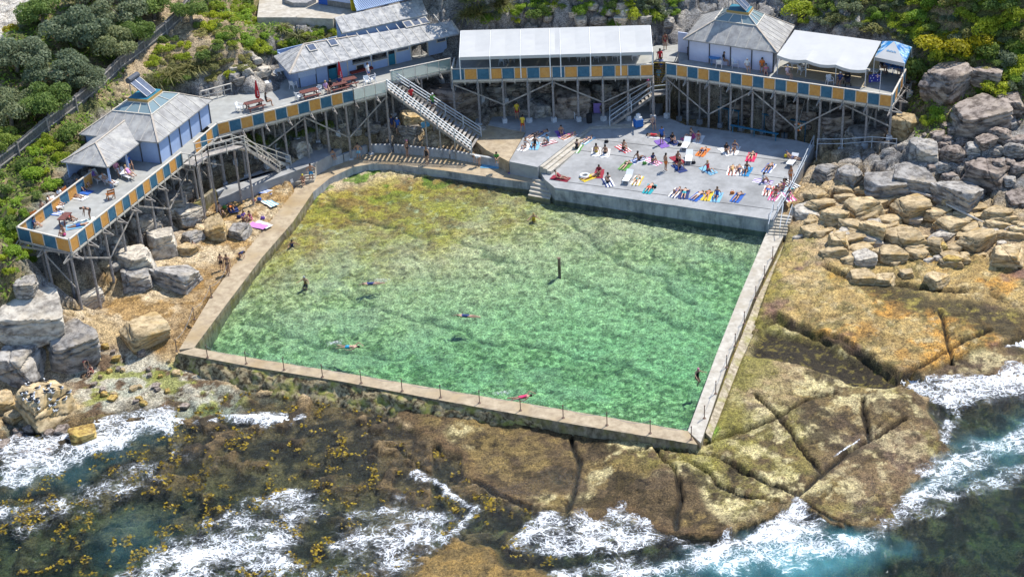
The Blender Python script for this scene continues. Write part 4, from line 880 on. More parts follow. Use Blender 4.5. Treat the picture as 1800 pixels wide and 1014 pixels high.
# marquee on the right deck
t = empty('marquee', V(*((R0+R1)/2+Rn*3+Rd*3)[:2], DZ), 'plain white marquee between the pavilion and the blue gazebo', 'marquee')
q = A((1365.5,97,9.75),(1522,123,9.75),(1549,73,10.6),(1397,53,10.6)); m = MB(); N = 8
g2 = []
for j in range(N+1):
    row = []
    for i in range(13):
        u_, v_ = i/12, j/N; p = q[0].lerp(q[1], u_).lerp(q[3].lerp(q[2], u_), v_); row.append(p+Z*(-.22*abs(math.sin(u_*math.pi*3))*(1-v_)**3-.05*math.sin(math.pi*v_)))
    g2.append(row)
for j in range(N):
    for i in range(12): m.poly([g2[j][i], g2[j][i+1], g2[j+1][i+1], g2[j+1][i]])
for i in range(12): a, b = g2[0][i], g2[0][i+1]; m.poly([a-Z*.28, b-Z*.28, b, a])
o = m.build('canopy', M['canvas'], t, smooth=False); sm = o.modifiers.new('solid', 'SOLIDIFY'); sm.thickness = .03
for px, py in ((1366,131),(1416,136.5),(1468,147.5),(1520,154)):
    p = P(px, py, DZ); i = min(12, max(0, round((px-1366)/154*12))); m = MB(); m.beam(p, V(p.x, p.y, 9.65), .07); m.build('pole', M['white'], t)
bw0, bw1 = [V(*(x)[:2], DZ) for x in (q[3], q[2])]; m = MB(); m.hexa([bw0, bw1, bw1+Rn*.04, bw0+Rn*.04]+[x+Z*2.75 for x in (bw0, bw1, bw1+Rn*.04, bw0+Rn*.04)]); m.build('back_wall', M['beige'], t)
fl_ = [Vector((*P(*x, DZ)[:2], DZ+.03)) for x in ((1366,131),(1521,154.5))]; m = MB(); m.prism([fl_[0], fl_[1], fl_[1]+Rn*4.6, fl_[0]+Rn*4.6], -.025); m.build('warm_shade_floor', M['beige'], t)  # thin beige sheet, added: the canopy's warm shade on the deck put into colour
# blue gazebo
mtb = mat('blue_printed_canvas', (.02,.22,.52), (.55,.72,.85), 1.4, .6, c3=(.01,.10,.35), s3=1.1, lo=.40, hi=.55)
t = empty('gazebo', P(1570, 130, DZ), 'small pop-up gazebo with white front and blue printed sides', 'gazebo')
g = A((1537,101,9.9),(1590,112,9.9),(1603,83,9.9)); g.append(g[0]+g[2]-g[1]); pk = (g[0]+g[2])/2+Z*1.05
for k in range(4):
    a, b = g[k], g[(k+1) % 4]; m = MB(); ml = M['canvas'] if k == 0 else mtb; m.prism([a, b, pk], -.03); m.hexa([a-Z*.3, b-Z*.3, b-Z*.3+(pk-b)*.01, a-Z*.3+(pk-a)*.01, a, b, b+(pk-b)*.01, a+(pk-a)*.01]); o = m.build('roof_face', ml, t)
    if k == 0:
        ee = (b-a).normalized(); uu = ((a+b)/2).lerp(pk, .42); us = (pk-(a+b)/2).normalized(); nz_ = ee.cross(us).normalized(); m = MB()
        for i, (x, y) in enumerate([(-.42, .16), (-.3, .2), (-.16, .15), (-.03, .2), (.12, .17), (.27, .2), (.4, .14)]): m.hexa([uu+ee*(x+p_)+us*q_+nz_*r_ for r_ in (.02, .035) for p_, q_ in ((-.045, 0), (.045, 0), (.045, y), (-.045, y))])
        m.build('lettering', solid((.12,.3,.5)), o)
    m = MB(); m.beam(V(a.x, a.y, DZ), a-Z*.03, .06); m.build('leg', M['white'], t)
# upper buildings at the top of the picture
t = empty('hut', P(600, 10, 11.3), 'white and blue hut with ribbed steel lean-to above the cafe', 'hut')
h0, h1 = P(560, 7, 11.3), P(623, 17, 11.3); he = (h1-h0).normalized(); hn = Vector((-he.y, he.x, 0))
m = MB(); m.hexa([h0, h0+he*1.2, h0+he*1.2+hn*3, h0+hn*3]+[p+Z*2.4 for p in (h0, h0+he*1.2, h0+he*1.2+hn*3, h0+hn*3)]); m.build('wall', solid((.05,.14,.48)), t, label='deep blue wall')
a = h0+he*1.2; m = MB(); m.hexa([a+Z*.55, h1+Z*.55, h1+hn*3+Z*.55, a+hn*3+Z*.55]+[p+Z*2.6 for p in (a, h1, h1+hn*3, a+hn*3)]); m.build('wall', M['wwall'], t)
m = MB(); m.hexa([a-hn*.06, h1-hn*.06, h1+hn*3, a+hn*3]+[p+Z*.55 for p in (a-hn*.06, h1-hn*.06, h1+hn*3, a+hn*3)]); m.build('stone_base', mat('rough_stone', (.33,.30,.26), (.18,.16,.14), 4, .9), t)
rq = A((627,20,12.1),(712,0,12.1),(700,-40,13.0),(617,-12,13.0)); m = MB(); m.prism(rq, -.06); o = m.build('lean_to_roof', M['steel'], t); m = MB(); seams(m, *rq, 26, .05, .07); m.build('ribs', solid((.45,.55,.72)), o)
m = MB()
for p in rq: m.beam(V(p.x, p.y, 10.2), p-Z*.1, .12)
m.build('lean_to_posts', M['timber'], t)
m = MB(); m.prism(A((452,31,11.25),(456,0,11.25),(470,-30,11.25),(640,-30,11.25),(640,20,11.25),(626,33,11.25),(585,33,11.25),(520,30,11.25)), -.9); o = m.build('path', M['concpale']); tag(o, kind='structure')
lowwall(A((452,33,11.25),(520,33,11.25),(585,35.5,11.25)), .25, .12, 'garden_wall', M['concpale'], 'low pale garden wall edging the path above the cafe', drop=1.5)
m = MB(); pts = A((500,6,11.3),(515,12,11.3),(540,12,11.3),(556,4,11.3),(550,-10,11.3),(500,-10,11.3)); m.prism([p+Z*.4 for p in pts], -.6); o = m.build('garden_bed', mat('bed_stone', (.40,.39,.38), (.2,.2,.19), 5, .9)); tag(o, 'raised stone edged garden bed on the upper path', 'garden bed')
M['fencew'] = mat('weathered_palings', (.22,.205,.19), (.10,.095,.09), 9, .9, stretch=(1, 1, .2))
# paling fence up the left hillside
fp = [G(*q) for q in ((-30,322),(0,300),(34,274),(85,231),(135,193),(183,154),(213,124),(255,92),(293,61),(318,38),(340,8))]
t = empty('paling_fence', fp[5], 'long grey timber paling fence climbing the hillside beneath dark trees', 'fence')
for k in range(len(fp)-1):
    a, b = fp[k], fp[k+1]; e = (b-a); nn = perp(a, b)*.05; m = MB(); n_ = max(2, int(e.length/.16))
    for i in range(n_):
        p, q = a.lerp(b, i/n_), a.lerp(b, (i+.9)/n_); hh = 1.35+random.uniform(-.05, .05); m.hexa([p-Z*.4, q-Z*.4, q+nn*.4-Z*.4, p+nn*.4-Z*.4, p+Z*hh, q+Z*hh, q+nn*.4+Z*hh, p+nn*.4+Z*hh])
    m.build('paling_panel', M['fencew'], t); m = MB(); m.beam(a-nn+Z*.35, b-nn+Z*.35, .06, .1); m.beam(a-nn+Z*1.1, b-nn+Z*1.1, .06, .1); m.build('fence_rail', M['timber'], t)
    m = MB(); m.beam(a-nn*1.4-Z*.4, a-nn*1.4+Z*1.3, .12); m.build('fence_post', M['post'], t)
# open timber rails at the backs of the decks
ct = bpy.data.objects['timber_deck.001']; rail_run(ct, xy(406, 147), xy(353, 161), 4, 0, 'open', outrig=0)
rt = bpy.data.objects['timber_deck.003']; rail_run(rt, xy(1197, 51), xy(1148, 52), 3, 0, 'open', outrig=0)
# fence between the terrace and the rocks (mesh on thin posts)
t = empty('handrail_fence', TP(1395, 330), 'blue grey metal handrail along the right edge of the terrace', 'handrail'); q = [TP(1432,256), TP(1412,300), TP(1390,344), TP(1368,382)]
for h_ in (1.0, .5): m = MB(); m.tube([p+Z*h_-V(.1,0,0) for p in q], .035, 6); m.build('rail', M['galv'], t)
for k in range(10): p = q[0].lerp(q[3], k/9)-V(.1,0,0); m = MB(); m.tube([p-Z*.1, p+Z*1.0], .03, 6); m.build('stanchion_post', M['galv'], t)
t = empty('pipe_fence', TP(1432,255), 'thin pale pipe fence running from terrace corner towards the rocks', 'fence'); q = [P(1436,262,3.4), P(1480,262,3.6), P(1532,258,4.0), P(1575,262,4.2)]
for k, p in enumerate(q): m = MB(); m.tube([V(p.x, p.y, hz(p.x, p.y)-.3), p+Z*1.0], .035, 6); m.build('fence_post', M['galv'], t)
for h_ in (.95, .5): m = MB(); m.tube([p+Z*h_ for p in q], .03, 6); m.build('fence_rail', M['galv'], t)
# ------------------------------------------------------------------ boulders
def rockmat(name, c1, c2, c3, s=2.2):
    mt, n, l, b = newmat(name); co = coords(n, l, obj=True); co2 = coords(n, l, (1, 1, 1.7), .1, obj=True)
    oi = n.new('ShaderNodeObjectInfo'); h = noise_(n, l, co2, s, 6, .68); r = ramp(n, [(.36, tuple(x*.6 for x in c2)), (.44, c2), (.53, c1), (.66, tuple(min(.8, x*1.25) for x in c1))]); l.new(h, r.inputs[0])
    h2 = noise_(n, l, co, .9, 4, .6); r2 = ramp(n, [(.5, (0, 0, 0)), (.66, (.8, .8, .8))]); l.new(h2, r2.inputs[0]); o = mixc(n, l, r.outputs[0], c3, r2.outputs[0])
    h3 = noise_(n, l, co, 5.5, 4, .7); r3 = ramp(n, [(.3, (.55, .52, .5)), (.5, (1, 1, 1))]); l.new(h3, r3.inputs[0]); o = mixc(n, l, o, r3.outputs[0], 1.0, 'MULTIPLY')
    rr = ramp(n, [(0, (.82, .80, .78)), (1, (1.12, 1.10, 1.06))]); l.new(oi.outputs['Random'], rr.inputs[0]); o = mixc(n, l, o, rr.outputs[0], 1.0, 'MULTIPLY')
    l.new(o, b.inputs['Base Color']); b.inputs['Roughness'].default_value = .85; b.inputs['Specular IOR Level'].default_value = .2; bump_(n, l, b, h3, .7, .06); return mt
M['rgrey'] = rockmat('grey_sandstone', (.36,.345,.325), (.19,.18,.17), (.46,.40,.31))
M['rpale'] = rockmat('pale_sandstone', (.54,.50,.43), (.34,.31,.27), (.58,.51,.40))
M['rtan'] = rockmat('tan_sandstone', (.52,.41,.25), (.34,.26,.15), (.46,.31,.12))
M['rbrown'] = rockmat('brown_sandstone', (.32,.27,.235), (.13,.105,.09), (.42,.35,.28))
M['rgold'] = rockmat('golden_wet_rock', (.48,.34,.10), (.24,.15,.05), (.60,.46,.20))
def rock_mesh(seed, blocky=.5, sub=4):
    r = random.Random(seed); bm = bmesh.new(); bmesh.ops.create_icosphere(bm, subdivisions=sub+1, radius=1)
    th = r.uniform(0, 3.14); pl = []; J = [Vector((math.cos(th+d), math.sin(th+d), r.uniform(-.15, .25))).normalized() for d in (0, 1.57+r.uniform(-.35, .35), 3.14, 4.71+r.uniform(-.35, .35))]
    for v in J: pl.append((v, r.uniform(.62, .88)))
    pl.append((Vector((r.uniform(-.22, .22), r.uniform(-.22, .22), 1)).normalized(), r.uniform(.50, .68)))
    for k in range(r.randint(4, 7)):
        v = Vector((r.gauss(0, 1), r.gauss(0, 1), r.uniform(-.3, 1))).normalized(); pl.append((v, r.uniform(.72, .95)))
    off = Vector((r.random()*50, r.random()*50, r.random()*50)); crz = [(r.uniform(-.5, .5), r.uniform(-.35, .3)) for _ in range(2)]+([(r.uniform(1.5, 3)*r.choice((-1, 1)), r.uniform(-.3, .3))] if r.random() < .6 else [])
    for v in bm.verts:
        d = v.co.normalized(); s = 1.22
        for p, h in pl:
            c = d.dot(p)
            if c > 1e-3: s = min(s, h/c)
        q = d*s; q *= 1+.055*mnoise.fractal(d*1.6+off, 1.0, 2.0, 4)+.03*mnoise.fractal(d*5+off, .8, 2.1, 4)
        lay = math.floor((q.z+.12*mnoise.noise(q*1.5+off))*6)/6; ln = mnoise.noise(Vector((lay*9, off.x, d.x*.7))); q.x *= 1+.03*ln; q.y *= 1+.03*ln
        for a, b_ in crz:
            e = abs(q.z-a*q.x-b_+.08*mnoise.noise(q*3+off))/math.sqrt(1+a*a)
            if e < .045: q *= 1-.13*(1-e/.045)
        v.co = q*.93
    me = bpy.data.meshes.new('boulder'); bm.to_mesh(me); bm.free()
    me.polygons.foreach_set('use_smooth', [True]*len(me.polygons)); me.set_sharp_from_angle(angle=R(38)); return me
RM = [rock_mesh(100+i, .75 if i % 2 else .55) for i in range(9)]
RMS = [rock_mesh(300+i, .9, 3) for i in range(6)]
def px_m(p):
    """pixels of the photograph per metre at point p"""
    return FPX/((p-Vector((0, 0, HC))).dot(Vector(FW)))
def rock(x0, y0, x1, y1, mt, label, var=None, name='boulder', rot=None, group=None, dep=.85, sink=.3, sm=False):
    w_, h_ = x1-x0, y1-y0; g = GT(( x0+x1)/2, y1-.28*h_) if False else G((x0+x1)/2, y1-.30*h_); s = px_m(g)
    rx = w_/2/s*1.12; rz = min(rx*1.2, max(.2, (h_/s)*.50)); ry = max(rx*dep*.7, min(rx*1.1, h_/s*.75))
    lib = RMS if sm else RM; me = lib[(var if var is not None else random.randrange(99)) % len(lib)]
    key = me.name+mt.name
    if key not in RK: m2 = me.copy(); m2.materials.clear(); m2.materials.append(mt); RK[key] = m2
    o = bpy.data.objects.new(name, RK[key]); COL.objects.link(o); o.location = g+Z*(rz*(.75-sink)); o.scale = (rx, ry, rz); o.rotation_euler = (random.uniform(-.12, .12), random.uniform(-.12, .12), rot if rot is not None else random.uniform(-.4, .4))
    return tag(o, label, 'rock' if name != 'boulder' else 'boulder', group)
RK = {}
for a in [
 (0,500,130,592,'rpale','big pale jagged boulder below the corner of the left deck',1,-.3),(75,562,176,646,'rgrey','wedge shaped grey boulder with flat top between pale boulder and shore',3,.5),(-12,590,76,676,'rgrey','broad dark grey boulder cut off by the edge above the seabird boulder',5,.2),
 (28,652,134,752,'rtan','smooth tan boulder covered with resting seabirds',0,.3),(-20,680,30,728,'rtan','tan boulder wedged beside the seabird boulder at the picture edge',2,0),(116,742,174,790,'rgold','golden brown boulder standing in white foam',4,.4),(5,718,46,746,'rtan','small rounded tan rock below the seabird boulder',6,0),(38,803,76,832,'rbrown','small brown rock awash in foam',1,0),
 (268,456,359,514,'rgrey','long grey layered boulder beside the orange wet ledge',7,.2),(210,458,272,512,'rgrey','dark grey rounded boulder at the foot of the left deck posts',2,-.2),(212,552,308,610,'rtan','low pinkish tan slab at the corner of the pool wall',8,.1),
 (255,388,313,466,'rpale','tall pale boulder in sun below the left deck',4,.3),(195,428,278,482,'rpale','pale cracked boulder behind the layered grey boulders',6,-.2),(298,350,352,398,'rpale','pale boulder leaning against the end of the retaining wall',1,.6),(355,372,402,432,'rtan','tan and grey boulder just below the sunbathers on the ledge',3,.1),(398,388,440,423,'rgrey','square grey block with split base on the ledge',5,.1),(318,400,360,427,'rgrey','low grey rock between pale boulder and tan boulder',0,.3),
 (310,425,350,450,'rtan','low tan rock at the top of the orange wet ledge',6,.3),(215,362,272,432,'rgrey','grey boulder deep in the shade of the left deck',2,.5),(270,330,330,375,'rgrey','shaded boulder behind the posts under the deck gangway',4,.2),(130,500,190,545,'rpale','pale rock between the outermost deck posts',8,.1),(20,480,70,520,'rgrey','grey rock at the foot of the dark cliff by the left edge',3,0),
 (506,236,548,280,'rpale','egg shaped pale rock under the cafe deck',0,.2),(546,255,590,282,'rgrey','rounded grey rock beside the egg shaped rock',6,.4),(455,262,505,290,'rgrey','flat grey rock under the wooden stairs',2,.3),
 (962,134,1036,222,'rbrown','tall orange brown rock under the middle deck',3,.2),(926,150,970,230,'rgrey','leaning grey rock left of the tall orange brown rock',5,.9),(1038,138,1078,178,'rgrey','round grey rock beneath the middle deck behind white chairs',0,.1),(1036,165,1090,196,'rbrown','flat brown rock right of the stacked white chairs',8,.2),(742,140,842,204,'rbrown','huge rounded dark rock behind the long staircase',6,.1),(700,190,735,222,'rtan','yellowish block in the rock pile under the long staircase',1,.3),(730,200,762,232,'rtan','cracked yellowish stone at the bottom of the rock pile',4,.2),(700,215,745,238,'rgrey','flat grey stone in front of the rock pile',7,.1),
 (850,140,930,175,'rgrey','dark layered rock shelf under the pavilion deck',2,.1),(1090,165,1150,200,'rgrey','shaded rock behind the lower wooden flight',7,.1),(1185,170,1245,215,'rgrey','shaded boulder under the left end of the right deck',3,.2),(1270,165,1330,205,'rbrown','shaded brown boulder amid the right deck posts',5,.3),(1345,185,1410,228,'rbrown','shaded brown slab near the orange lifebuoy',8,.1),(1430,190,1500,235,'rbrown','dark tumbled rock under the corner of the right deck',4,.1),(1480,215,1545,262,'rgrey','grey rock below the pipe fence',1,.2),
 (1560,190,1612,250,'rtan','sunlit tan rock at the right deck corner posts',2,.3),(1660,168,1772,238,'rbrown','largest mauve grey boulder with pyramid shape on the slope',3,.2),(1744,158,1800,204,'rbrown','square brown boulder up slope of the pyramid boulder',5,.3),(1615,105,1712,178,'rbrown','overhanging dark rock ledge below the lime green bush',8,.1),(1700,110,1765,150,'rbrown','shaded rock face under the lime green bush',7,.2),
 (1428,282,1478,318,'rgrey','rounded grey boulder beside the terrace handrail',0,.1),(1468,288,1518,328,'rgrey','grey boulder second from the terrace handrail',6,-.1),(1503,296,1602,354,'rgrey','long smooth grey boulder with small hollows',4,-.1),(1560,283,1642,340,'rgrey','slanting grey boulder behind the long smooth boulder',1,-.4),(1638,308,1732,370,'rgrey','layered grey boulder above the driftwood pole',7,-.2),(1590,236,1652,294,'rgrey','pale grey ridge of rock below the deck corner',2,-.6),(1690,272,1782,332,'rbrown','broad purple grey boulder on the upper slope',5,-.2),(1758,332,1815,374,'rbrown','brown boulder at the picture edge above tan slabs',3,.2),(1725,360,1780,392,'rtan','orange tan block below the purple grey boulder',6,.1),
 (1408,328,1452,362,'rtan','yellow tan rock at the foot of the terrace handrail',2,.1),(1412,346,1472,374,'rtan','flat yellow rock in front of the rounded grey boulders',8,.1),(1478,338,1552,388,'rtan','wide yellow tan slab with a shaded crack',0,-.2),(1440,362,1492,398,'rtan','blunt tan rock between wide slab and steps',6,.3),(1400,392,1445,422,'rtan','tan rock pair beside the pool wall steps',4,.4),
 (1450,402,1493,444,'rtan','striped grey block with square edges',5,.3),(1490,437,1540,470,'rpale','pale flat topped block among olive weed',3,.2),(1538,427,1592,462,'rtan','mottled grey slab right of the pale block',1,-.2),(1508,380,1558,422,'rtan','tall tan rock split by a dark crack',7,.2),(1546,394,1622,440,'rtan','wide pale tan slab casting a dark shadow',2,-.1),(1484,470,1538,504,'rtan','square golden block on the olive reef',3,.1),(1530,477,1574,504,'rtan','brown sided block touching the golden block',5,.1),(1620,474,1664,506,'rtan','pointed triangular tan rock on the reef',1,.5),(1576,470,1606,491,'rtan','small pale rock between block and pointed rock',4,.1),(1654,446,1690,470,'rgold','small golden rock on dark weed',6,.2),
 (1625,410,1662,445,'rtan','upright tan rock beside an orange stone',0,.4),(1640,420,1662,447,'rgold','orange stone wedged by the upright tan rock',2,.2),(1680,400,1755,440,'rtan','rusty spotted slab below the driftwood pole',8,.1),(1735,425,1800,470,'rtan','pale rounded slab at the right edge',5,.1),(1565,340,1640,388,'rtan','smooth sloping tan slab below the long grey boulder',8,-.2),(1640,375,1710,412,'rtan','broad tan slab crossed by driftwood',0,-.1),
]:
    rock(a[0], a[1], a[2], a[3], M[a[4]], a[5], a[6], rot=a[7], sink=.35)
def scatter_px(poly, n, seed, md=0):
    r = random.Random(seed); xs = [p[0] for p in poly]; ys = [p[1] for p in poly]; out = []
    k = 0
    while len(out) < n and k < n*60:
        k += 1; x, y = r.uniform(min(xs), max(xs)), r.uniform(min(ys), max(ys))
        if inside(np.array([x]), np.array([y]), poly)[0] and all((x-a)**2+((y-b)*1.7)**2 > md*md for a, b in out): out.append((x, y))
    return out
for poly, n, s0, s1, mts, lab, grp, seed, md in [
 ([(1590,250),(1660,215),(1800,215),(1800,300),(1700,290),(1640,300)],42,10,27,('rbrown','rgrey'),'small brown grey stone in the rubble below the pyramid boulder','stones in the rubble slope',1,11),
 ([(1640,235),(1800,230),(1800,350),(1730,330),(1650,310)],20,22,46,('rbrown','rgrey'),'medium brown grey rock on the rubble slope at the right','rocks on the rubble slope',2,22),
 ([(1400,360),(1480,330),(1640,340),(1800,380),(1800,440),(1640,470),(1480,450),(1395,420)],92,22,60,('rtan','rtan','rtan','rpale'),'tan sandstone rock packed among the slabs right of the pool','packed tan rocks',3,13),
 ([(1180,190),(1440,240),(1560,250),(1580,190),(1400,170),(1200,165)],24,14,36,('rgrey','rbrown'),'shaded rock among the posts under the right deck','rocks under the right deck',4,14),
 ([(800,150),(930,140),(1100,150),(1140,190),(1060,170),(900,165),(850,190)],14,14,32,('rgrey','rbrown'),'shaded rock under the middle deck','rocks under the middle deck',5,13),
 ([(430,250),(560,220),(700,190),(700,230),(640,240),(540,270),(440,290)],16,14,34,('rgrey','rpale'),'shaded rock under the cafe deck','rocks under the cafe deck',6,13),
 ([(150,440),(250,340),(330,320),(330,370),(260,440),(200,500)],20,16,38,('rgrey','rpale'),'jumbled rock below the left deck','rocks under the left deck',7,14),
 ([(180,600),(290,615),(330,650),(400,690),(330,720),(200,705),(150,690)],30,8,20,('rbrown','rgold','rtan'),'small weedy rock in the shallows left of the sea wall','rocks in the left shallows',8,9),
 ([(0,745),(120,755),(110,800),(60,840),(0,850)],18,12,30,('rbrown',),'brown wet rock in foam at the left shore','wet rocks at the left shore',9,12),
 ([(1180,40),(1120,10),(930,5),(940,38),(1140,36)],16,16,30,('rgrey','rpale'),'grey rock on the slope behind the long marquee','rocks behind the marquee',10,14),
 ([(240,190),(180,225),(160,250),(150,240),(230,170)],12,14,34,('rtan','rpale'),'pale rock behind the left pavilion','rocks behind the left pavilion',11,12),
 ([(400,120),(480,100),(480,130),(420,150)],10,14,30,('rpale','rgrey'),'pale rock left of the cafe','rocks beside the cafe',12,12)]:
    for x, y in scatter_px(poly, n, seed, md):
        w_ = random.uniform(s0, s1); hh_ = .22 if seed == 3 else .35; rock(x-w_/2, y-w_*hh_, x+w_/2, y+w_*hh_, M[random.choice(mts)], lab, name='rock', group=grp, sm=True, sink=.45 if seed == 3 else .25)
# driftwood
m = MB(); q = [G(1598,340)+Z*.25, G(1640,352)+Z*.3, G(1690,378)+Z*.3, G(1730,398)+Z*.3]; m.tube(q, [.14,.13,.11,.09], 8); tag(m.build('driftwood_pole', mat('bleached_wood', (.62,.56,.48), (.45,.4,.33), 4, .85), smooth=True), 'long bleached driftwood pole lying across the tan slabs', 'driftwood')
m = MB(); q = [G(1762,412)+Z*.2, G(1775,402)+Z*.25, G(1800,405)+Z*.2]; m.tube(q, .09, 7); tag(m.build('driftwood', M['rail'], smooth=True), 'short curved white driftwood at the right edge', 'driftwood')
# ------------------------------------------------------------------ plants
def leafmat(name, c_lo, c_hi, trans=.45):
    mt, n, l, b = newmat(name); at = n.new('ShaderNodeAttribute'); at.attribute_name = 'leaf'; r = ramp(n, [(0, c_lo), (1, c_hi)]); l.new(at.outputs['Fac'], r.inputs[0])
    oi = n.new('ShaderNodeObjectInfo'); rr = ramp(n, [(0, (.72, .78, .75)), (.5, (1, 1, 1)), (1, (1.2, 1.12, .85))]); l.new(oi.outputs['Random'], rr.inputs[0])
    o = mixc(n, l, r.outputs[0], rr.outputs[0], 1.0, 'MULTIPLY'); l.new(o, b.inputs['Base Color']); b.inputs['Roughness'].default_value = .6; b.inputs['Specular IOR Level'].default_value = .25
    tr = n.new('ShaderNodeBsdfTranslucent'); l.new(o, tr.inputs[0]); mx_ = n.new('ShaderNodeMixShader'); mx_.inputs[0].default_value = trans; l.new(b.outputs[0], mx_.inputs[1]); l.new(tr.outputs[0], mx_.inputs[2]); l.new(mx_.outputs[0], n['Material Output'].inputs['Surface'])
    return mt
LM = {'dark': leafmat('dark_grey_green_leaves', (.09,.13,.06), (.35,.39,.24)), 'mid': leafmat('green_leaves', (.10,.17,.035), (.36,.45,.12)), 'lime': leafmat('lime_leaves', (.19,.26,.02), (.56,.62,.07)), 'olive': leafmat('olive_heath_leaves', (.17,.17,.06), (.46,.44,.17)), 'bright': leafmat('bright_green_leaves', (.14,.25,.025), (.40,.55,.08)), 'straw': leafmat('straw_grass_leaves', (.14,.15,.05), (.42,.40,.19)), 'yellow': leafmat('yellow_bush_leaves', (.25,.23,.01), (.60,.52,.03))}
def quads_mesh(name, V4, tone, mt):
    k = len(V4); me = bpy.data.meshes.new(name); me.vertices.add(k*4); me.vertices.foreach_set('co', V4.reshape(-1).astype(np.float32))
    me.loops.add(k*4); me.loops.foreach_set('vertex_index', np.arange(k*4, dtype=np.int32)); me.polygons.add(k); me.polygons.foreach_set('loop_start', np.arange(0, k*4, 4, dtype=np.int32))
    me.update(calc_edges=True); at = me.attributes.new('leaf', 'FLOAT', 'POINT'); at.data.foreach_set('value', np.repeat(tone, 4).astype(np.float32)); me.materials.append(mt); return me
def unit(v): return v/np.linalg.norm(v, axis=-1, keepdims=True)
def leaf_quads(P_, N_, size, asp=.55):
    k = len(P_); r = unit(N_*.8+rng.normal(0, .55, (k, 3))); t = unit(np.cross(r, rng.normal(0, 1, (k, 3)))); b_ = np.cross(r, t); s = size*rng.uniform(.6, 1.4, (k, 1)); a = t*s; c = b_*s*asp
    return np.stack([P_-a*.5, P_+c*.5, P_+a*.5, P_-c*.5], 1)   # a diamond shaped leaf
def crown_mesh(name, n, lumps, size, mt, flat=.7, seed=1, lr=(.28, .5), hollow=.75):
    r = np.random.default_rng(seed); th = r.uniform(0, 2*np.pi, lumps); rad = np.sqrt(r.uniform(0, 1, lumps))*.72; cz = r.uniform(.05, 1, lumps)*np.sqrt(np.maximum(.05, 1-rad**2))*flat*.75
    C_ = np.stack([rad*np.cos(th), rad*np.sin(th), cz], 1); R_ = r.uniform(*lr, lumps); w_ = R_**2; idx = r.choice(lumps, n, p=w_/w_.sum())
    d = unit(r.normal(0, 1, (n, 3))); d[:, 2] = np.where(d[:, 2] < -.35, -d[:, 2], d[:, 2]); q = C_[idx]+d*R_[idx, None]*np.array([1, 1, .8])*r.uniform(hollow, 1.06, (n, 1)); ltone = r.uniform(.2, .8, lumps)
    tone = np.clip(ltone[idx]*.55+r.uniform(0, .6, n), 0, 1); keep = q[:, 2] > -.05
    return quads_mesh(name, leaf_quads(q, d, size)[keep], tone[keep], mt)
def blades_mesh(name, n, mt, L=1.0, w_=.035, seed=1, droop=.6, cl=5):
    r = np.random.default_rng(seed); out = []; tn = []
    for c in range(cl):
        o = np.array([r.uniform(-.5, .5), r.uniform(-.5, .5), 0]) if cl > 1 else np.zeros(3); 
        for k in range(n//cl):
            th = r.uniform(0, 2*np.pi); d = np.array([np.cos(th), np.sin(th), 0]); side = np.array([-np.sin(th), np.cos(th), 0])*w_*r.uniform(.7, 1.4); l_ = L*r.uniform(.6, 1.1); e = r.uniform(.25, 1.25); tone = r.uniform(0, 1)
            pts = [o+d*l_*(s*np.cos(e)+.25*droop*s*s)+np.array([0, 0, l_*(s*np.sin(e)-droop*s*s*.8)]) for s in (0, .35, .7, 1)]
            for i in range(3): f0, f1 = 1-.25*i, 1-.25*(i+1) if i < 2 else .1; out.append([pts[i]-side*f0, pts[i]+side*f0, pts[i+1]+side*f1, pts[i+1]-side*f1]); tn.append(tone)
    return quads_mesh(name, np.array(out), np.array(tn), mt)
SH = {k: [crown_mesh('foliage', nn, lu, sz, LM[k], fl, 10+i, lr) for i in range(3)] for k, nn, lu, sz, fl, lr in (('mid', 1500, 10, .15, .8, (.25, .5)), ('lime', 1500, 12, .13, .6, (.25, .45)), ('olive', 1300, 12, .14, .6, (.22, .42)), ('bright', 1400, 10, .16, .7, (.25, .48)), ('dark', 1500, 10, .14, .8, (.25, .5)), ('yellow', 1500, 12, .12, .6, (.25, .42)))}
TR = [crown_mesh('crown', 6500, 26, .085, LM['dark'], .85, 50+i, (.2, .34), .7) for i in range(3)]+[crown_mesh('crown', 6500, 24, .085, LM['mid'], .85, 60+i, (.2, .34), .7) for i in range(2)]
TU = [blades_mesh('blades', 420, LM['straw'], 1.0, .03, 70+i, .6, 7) for i in range(3)]
PN = [blades_mesh('fronds', 150, LM['bright'], 1.0, .06, 80+i, .9, 1) for i in range(2)]
bark = mat('grey_bark', (.30,.26,.22), (.15,.13,.11), 6, .9)
def plant(px, py, w_, me, name, label, cat, group=None, hscale=1.0, sink=.05):
    g = G(px, py); s = px_m(g); r = w_/2/s; o = bpy.data.objects.new(name, me); COL.objects.link(o); o.location = g-Z*sink*r; o.rotation_euler = (random.uniform(-.1, .1), random.uniform(-.1, .1), random.uniform(0, 6.28)); o.scale = (r*random.uniform(.9, 1.15), r*random.uniform(.9, 1.15), r*hscale*random.uniform(.85, 1.15))
    return tag(o, label, cat, group)
def tree(px, py, w_, me, label, hh=1.0, trunk=1.3):
    g = G(px, py+w_*.16); s = px_m(g); r = w_/2/s; t = empty('coastal_tree', g, label, 'tree', 'trees on the left hillside')
    m = MB(); m.tube([g-Z*.5, g+V(.1, 0, trunk*.6), g+V(.2, .1, trunk*.6+r*.25)], [.22, .17, .10], 7)
    for k in range(5): a = k*1.26+px; m.tube([g+V(.1, 0, trunk*.6+.1*k), g+V(math.cos(a)*r*.5, math.sin(a)*r*.5, trunk*.6+r*.22)], [.10, .04], 5)
    m.build('trunk', bark, t, smooth=True)
    o = bpy.data.objects.new('crown', me); COL.objects.link(o); o.parent = t; o.location = (0, 0, trunk*.55); o.scale = (r*1.12, r*1.12, r*1.05*hh); o.rotation_euler = (0, 0, random.uniform(0, 6.28)); return t
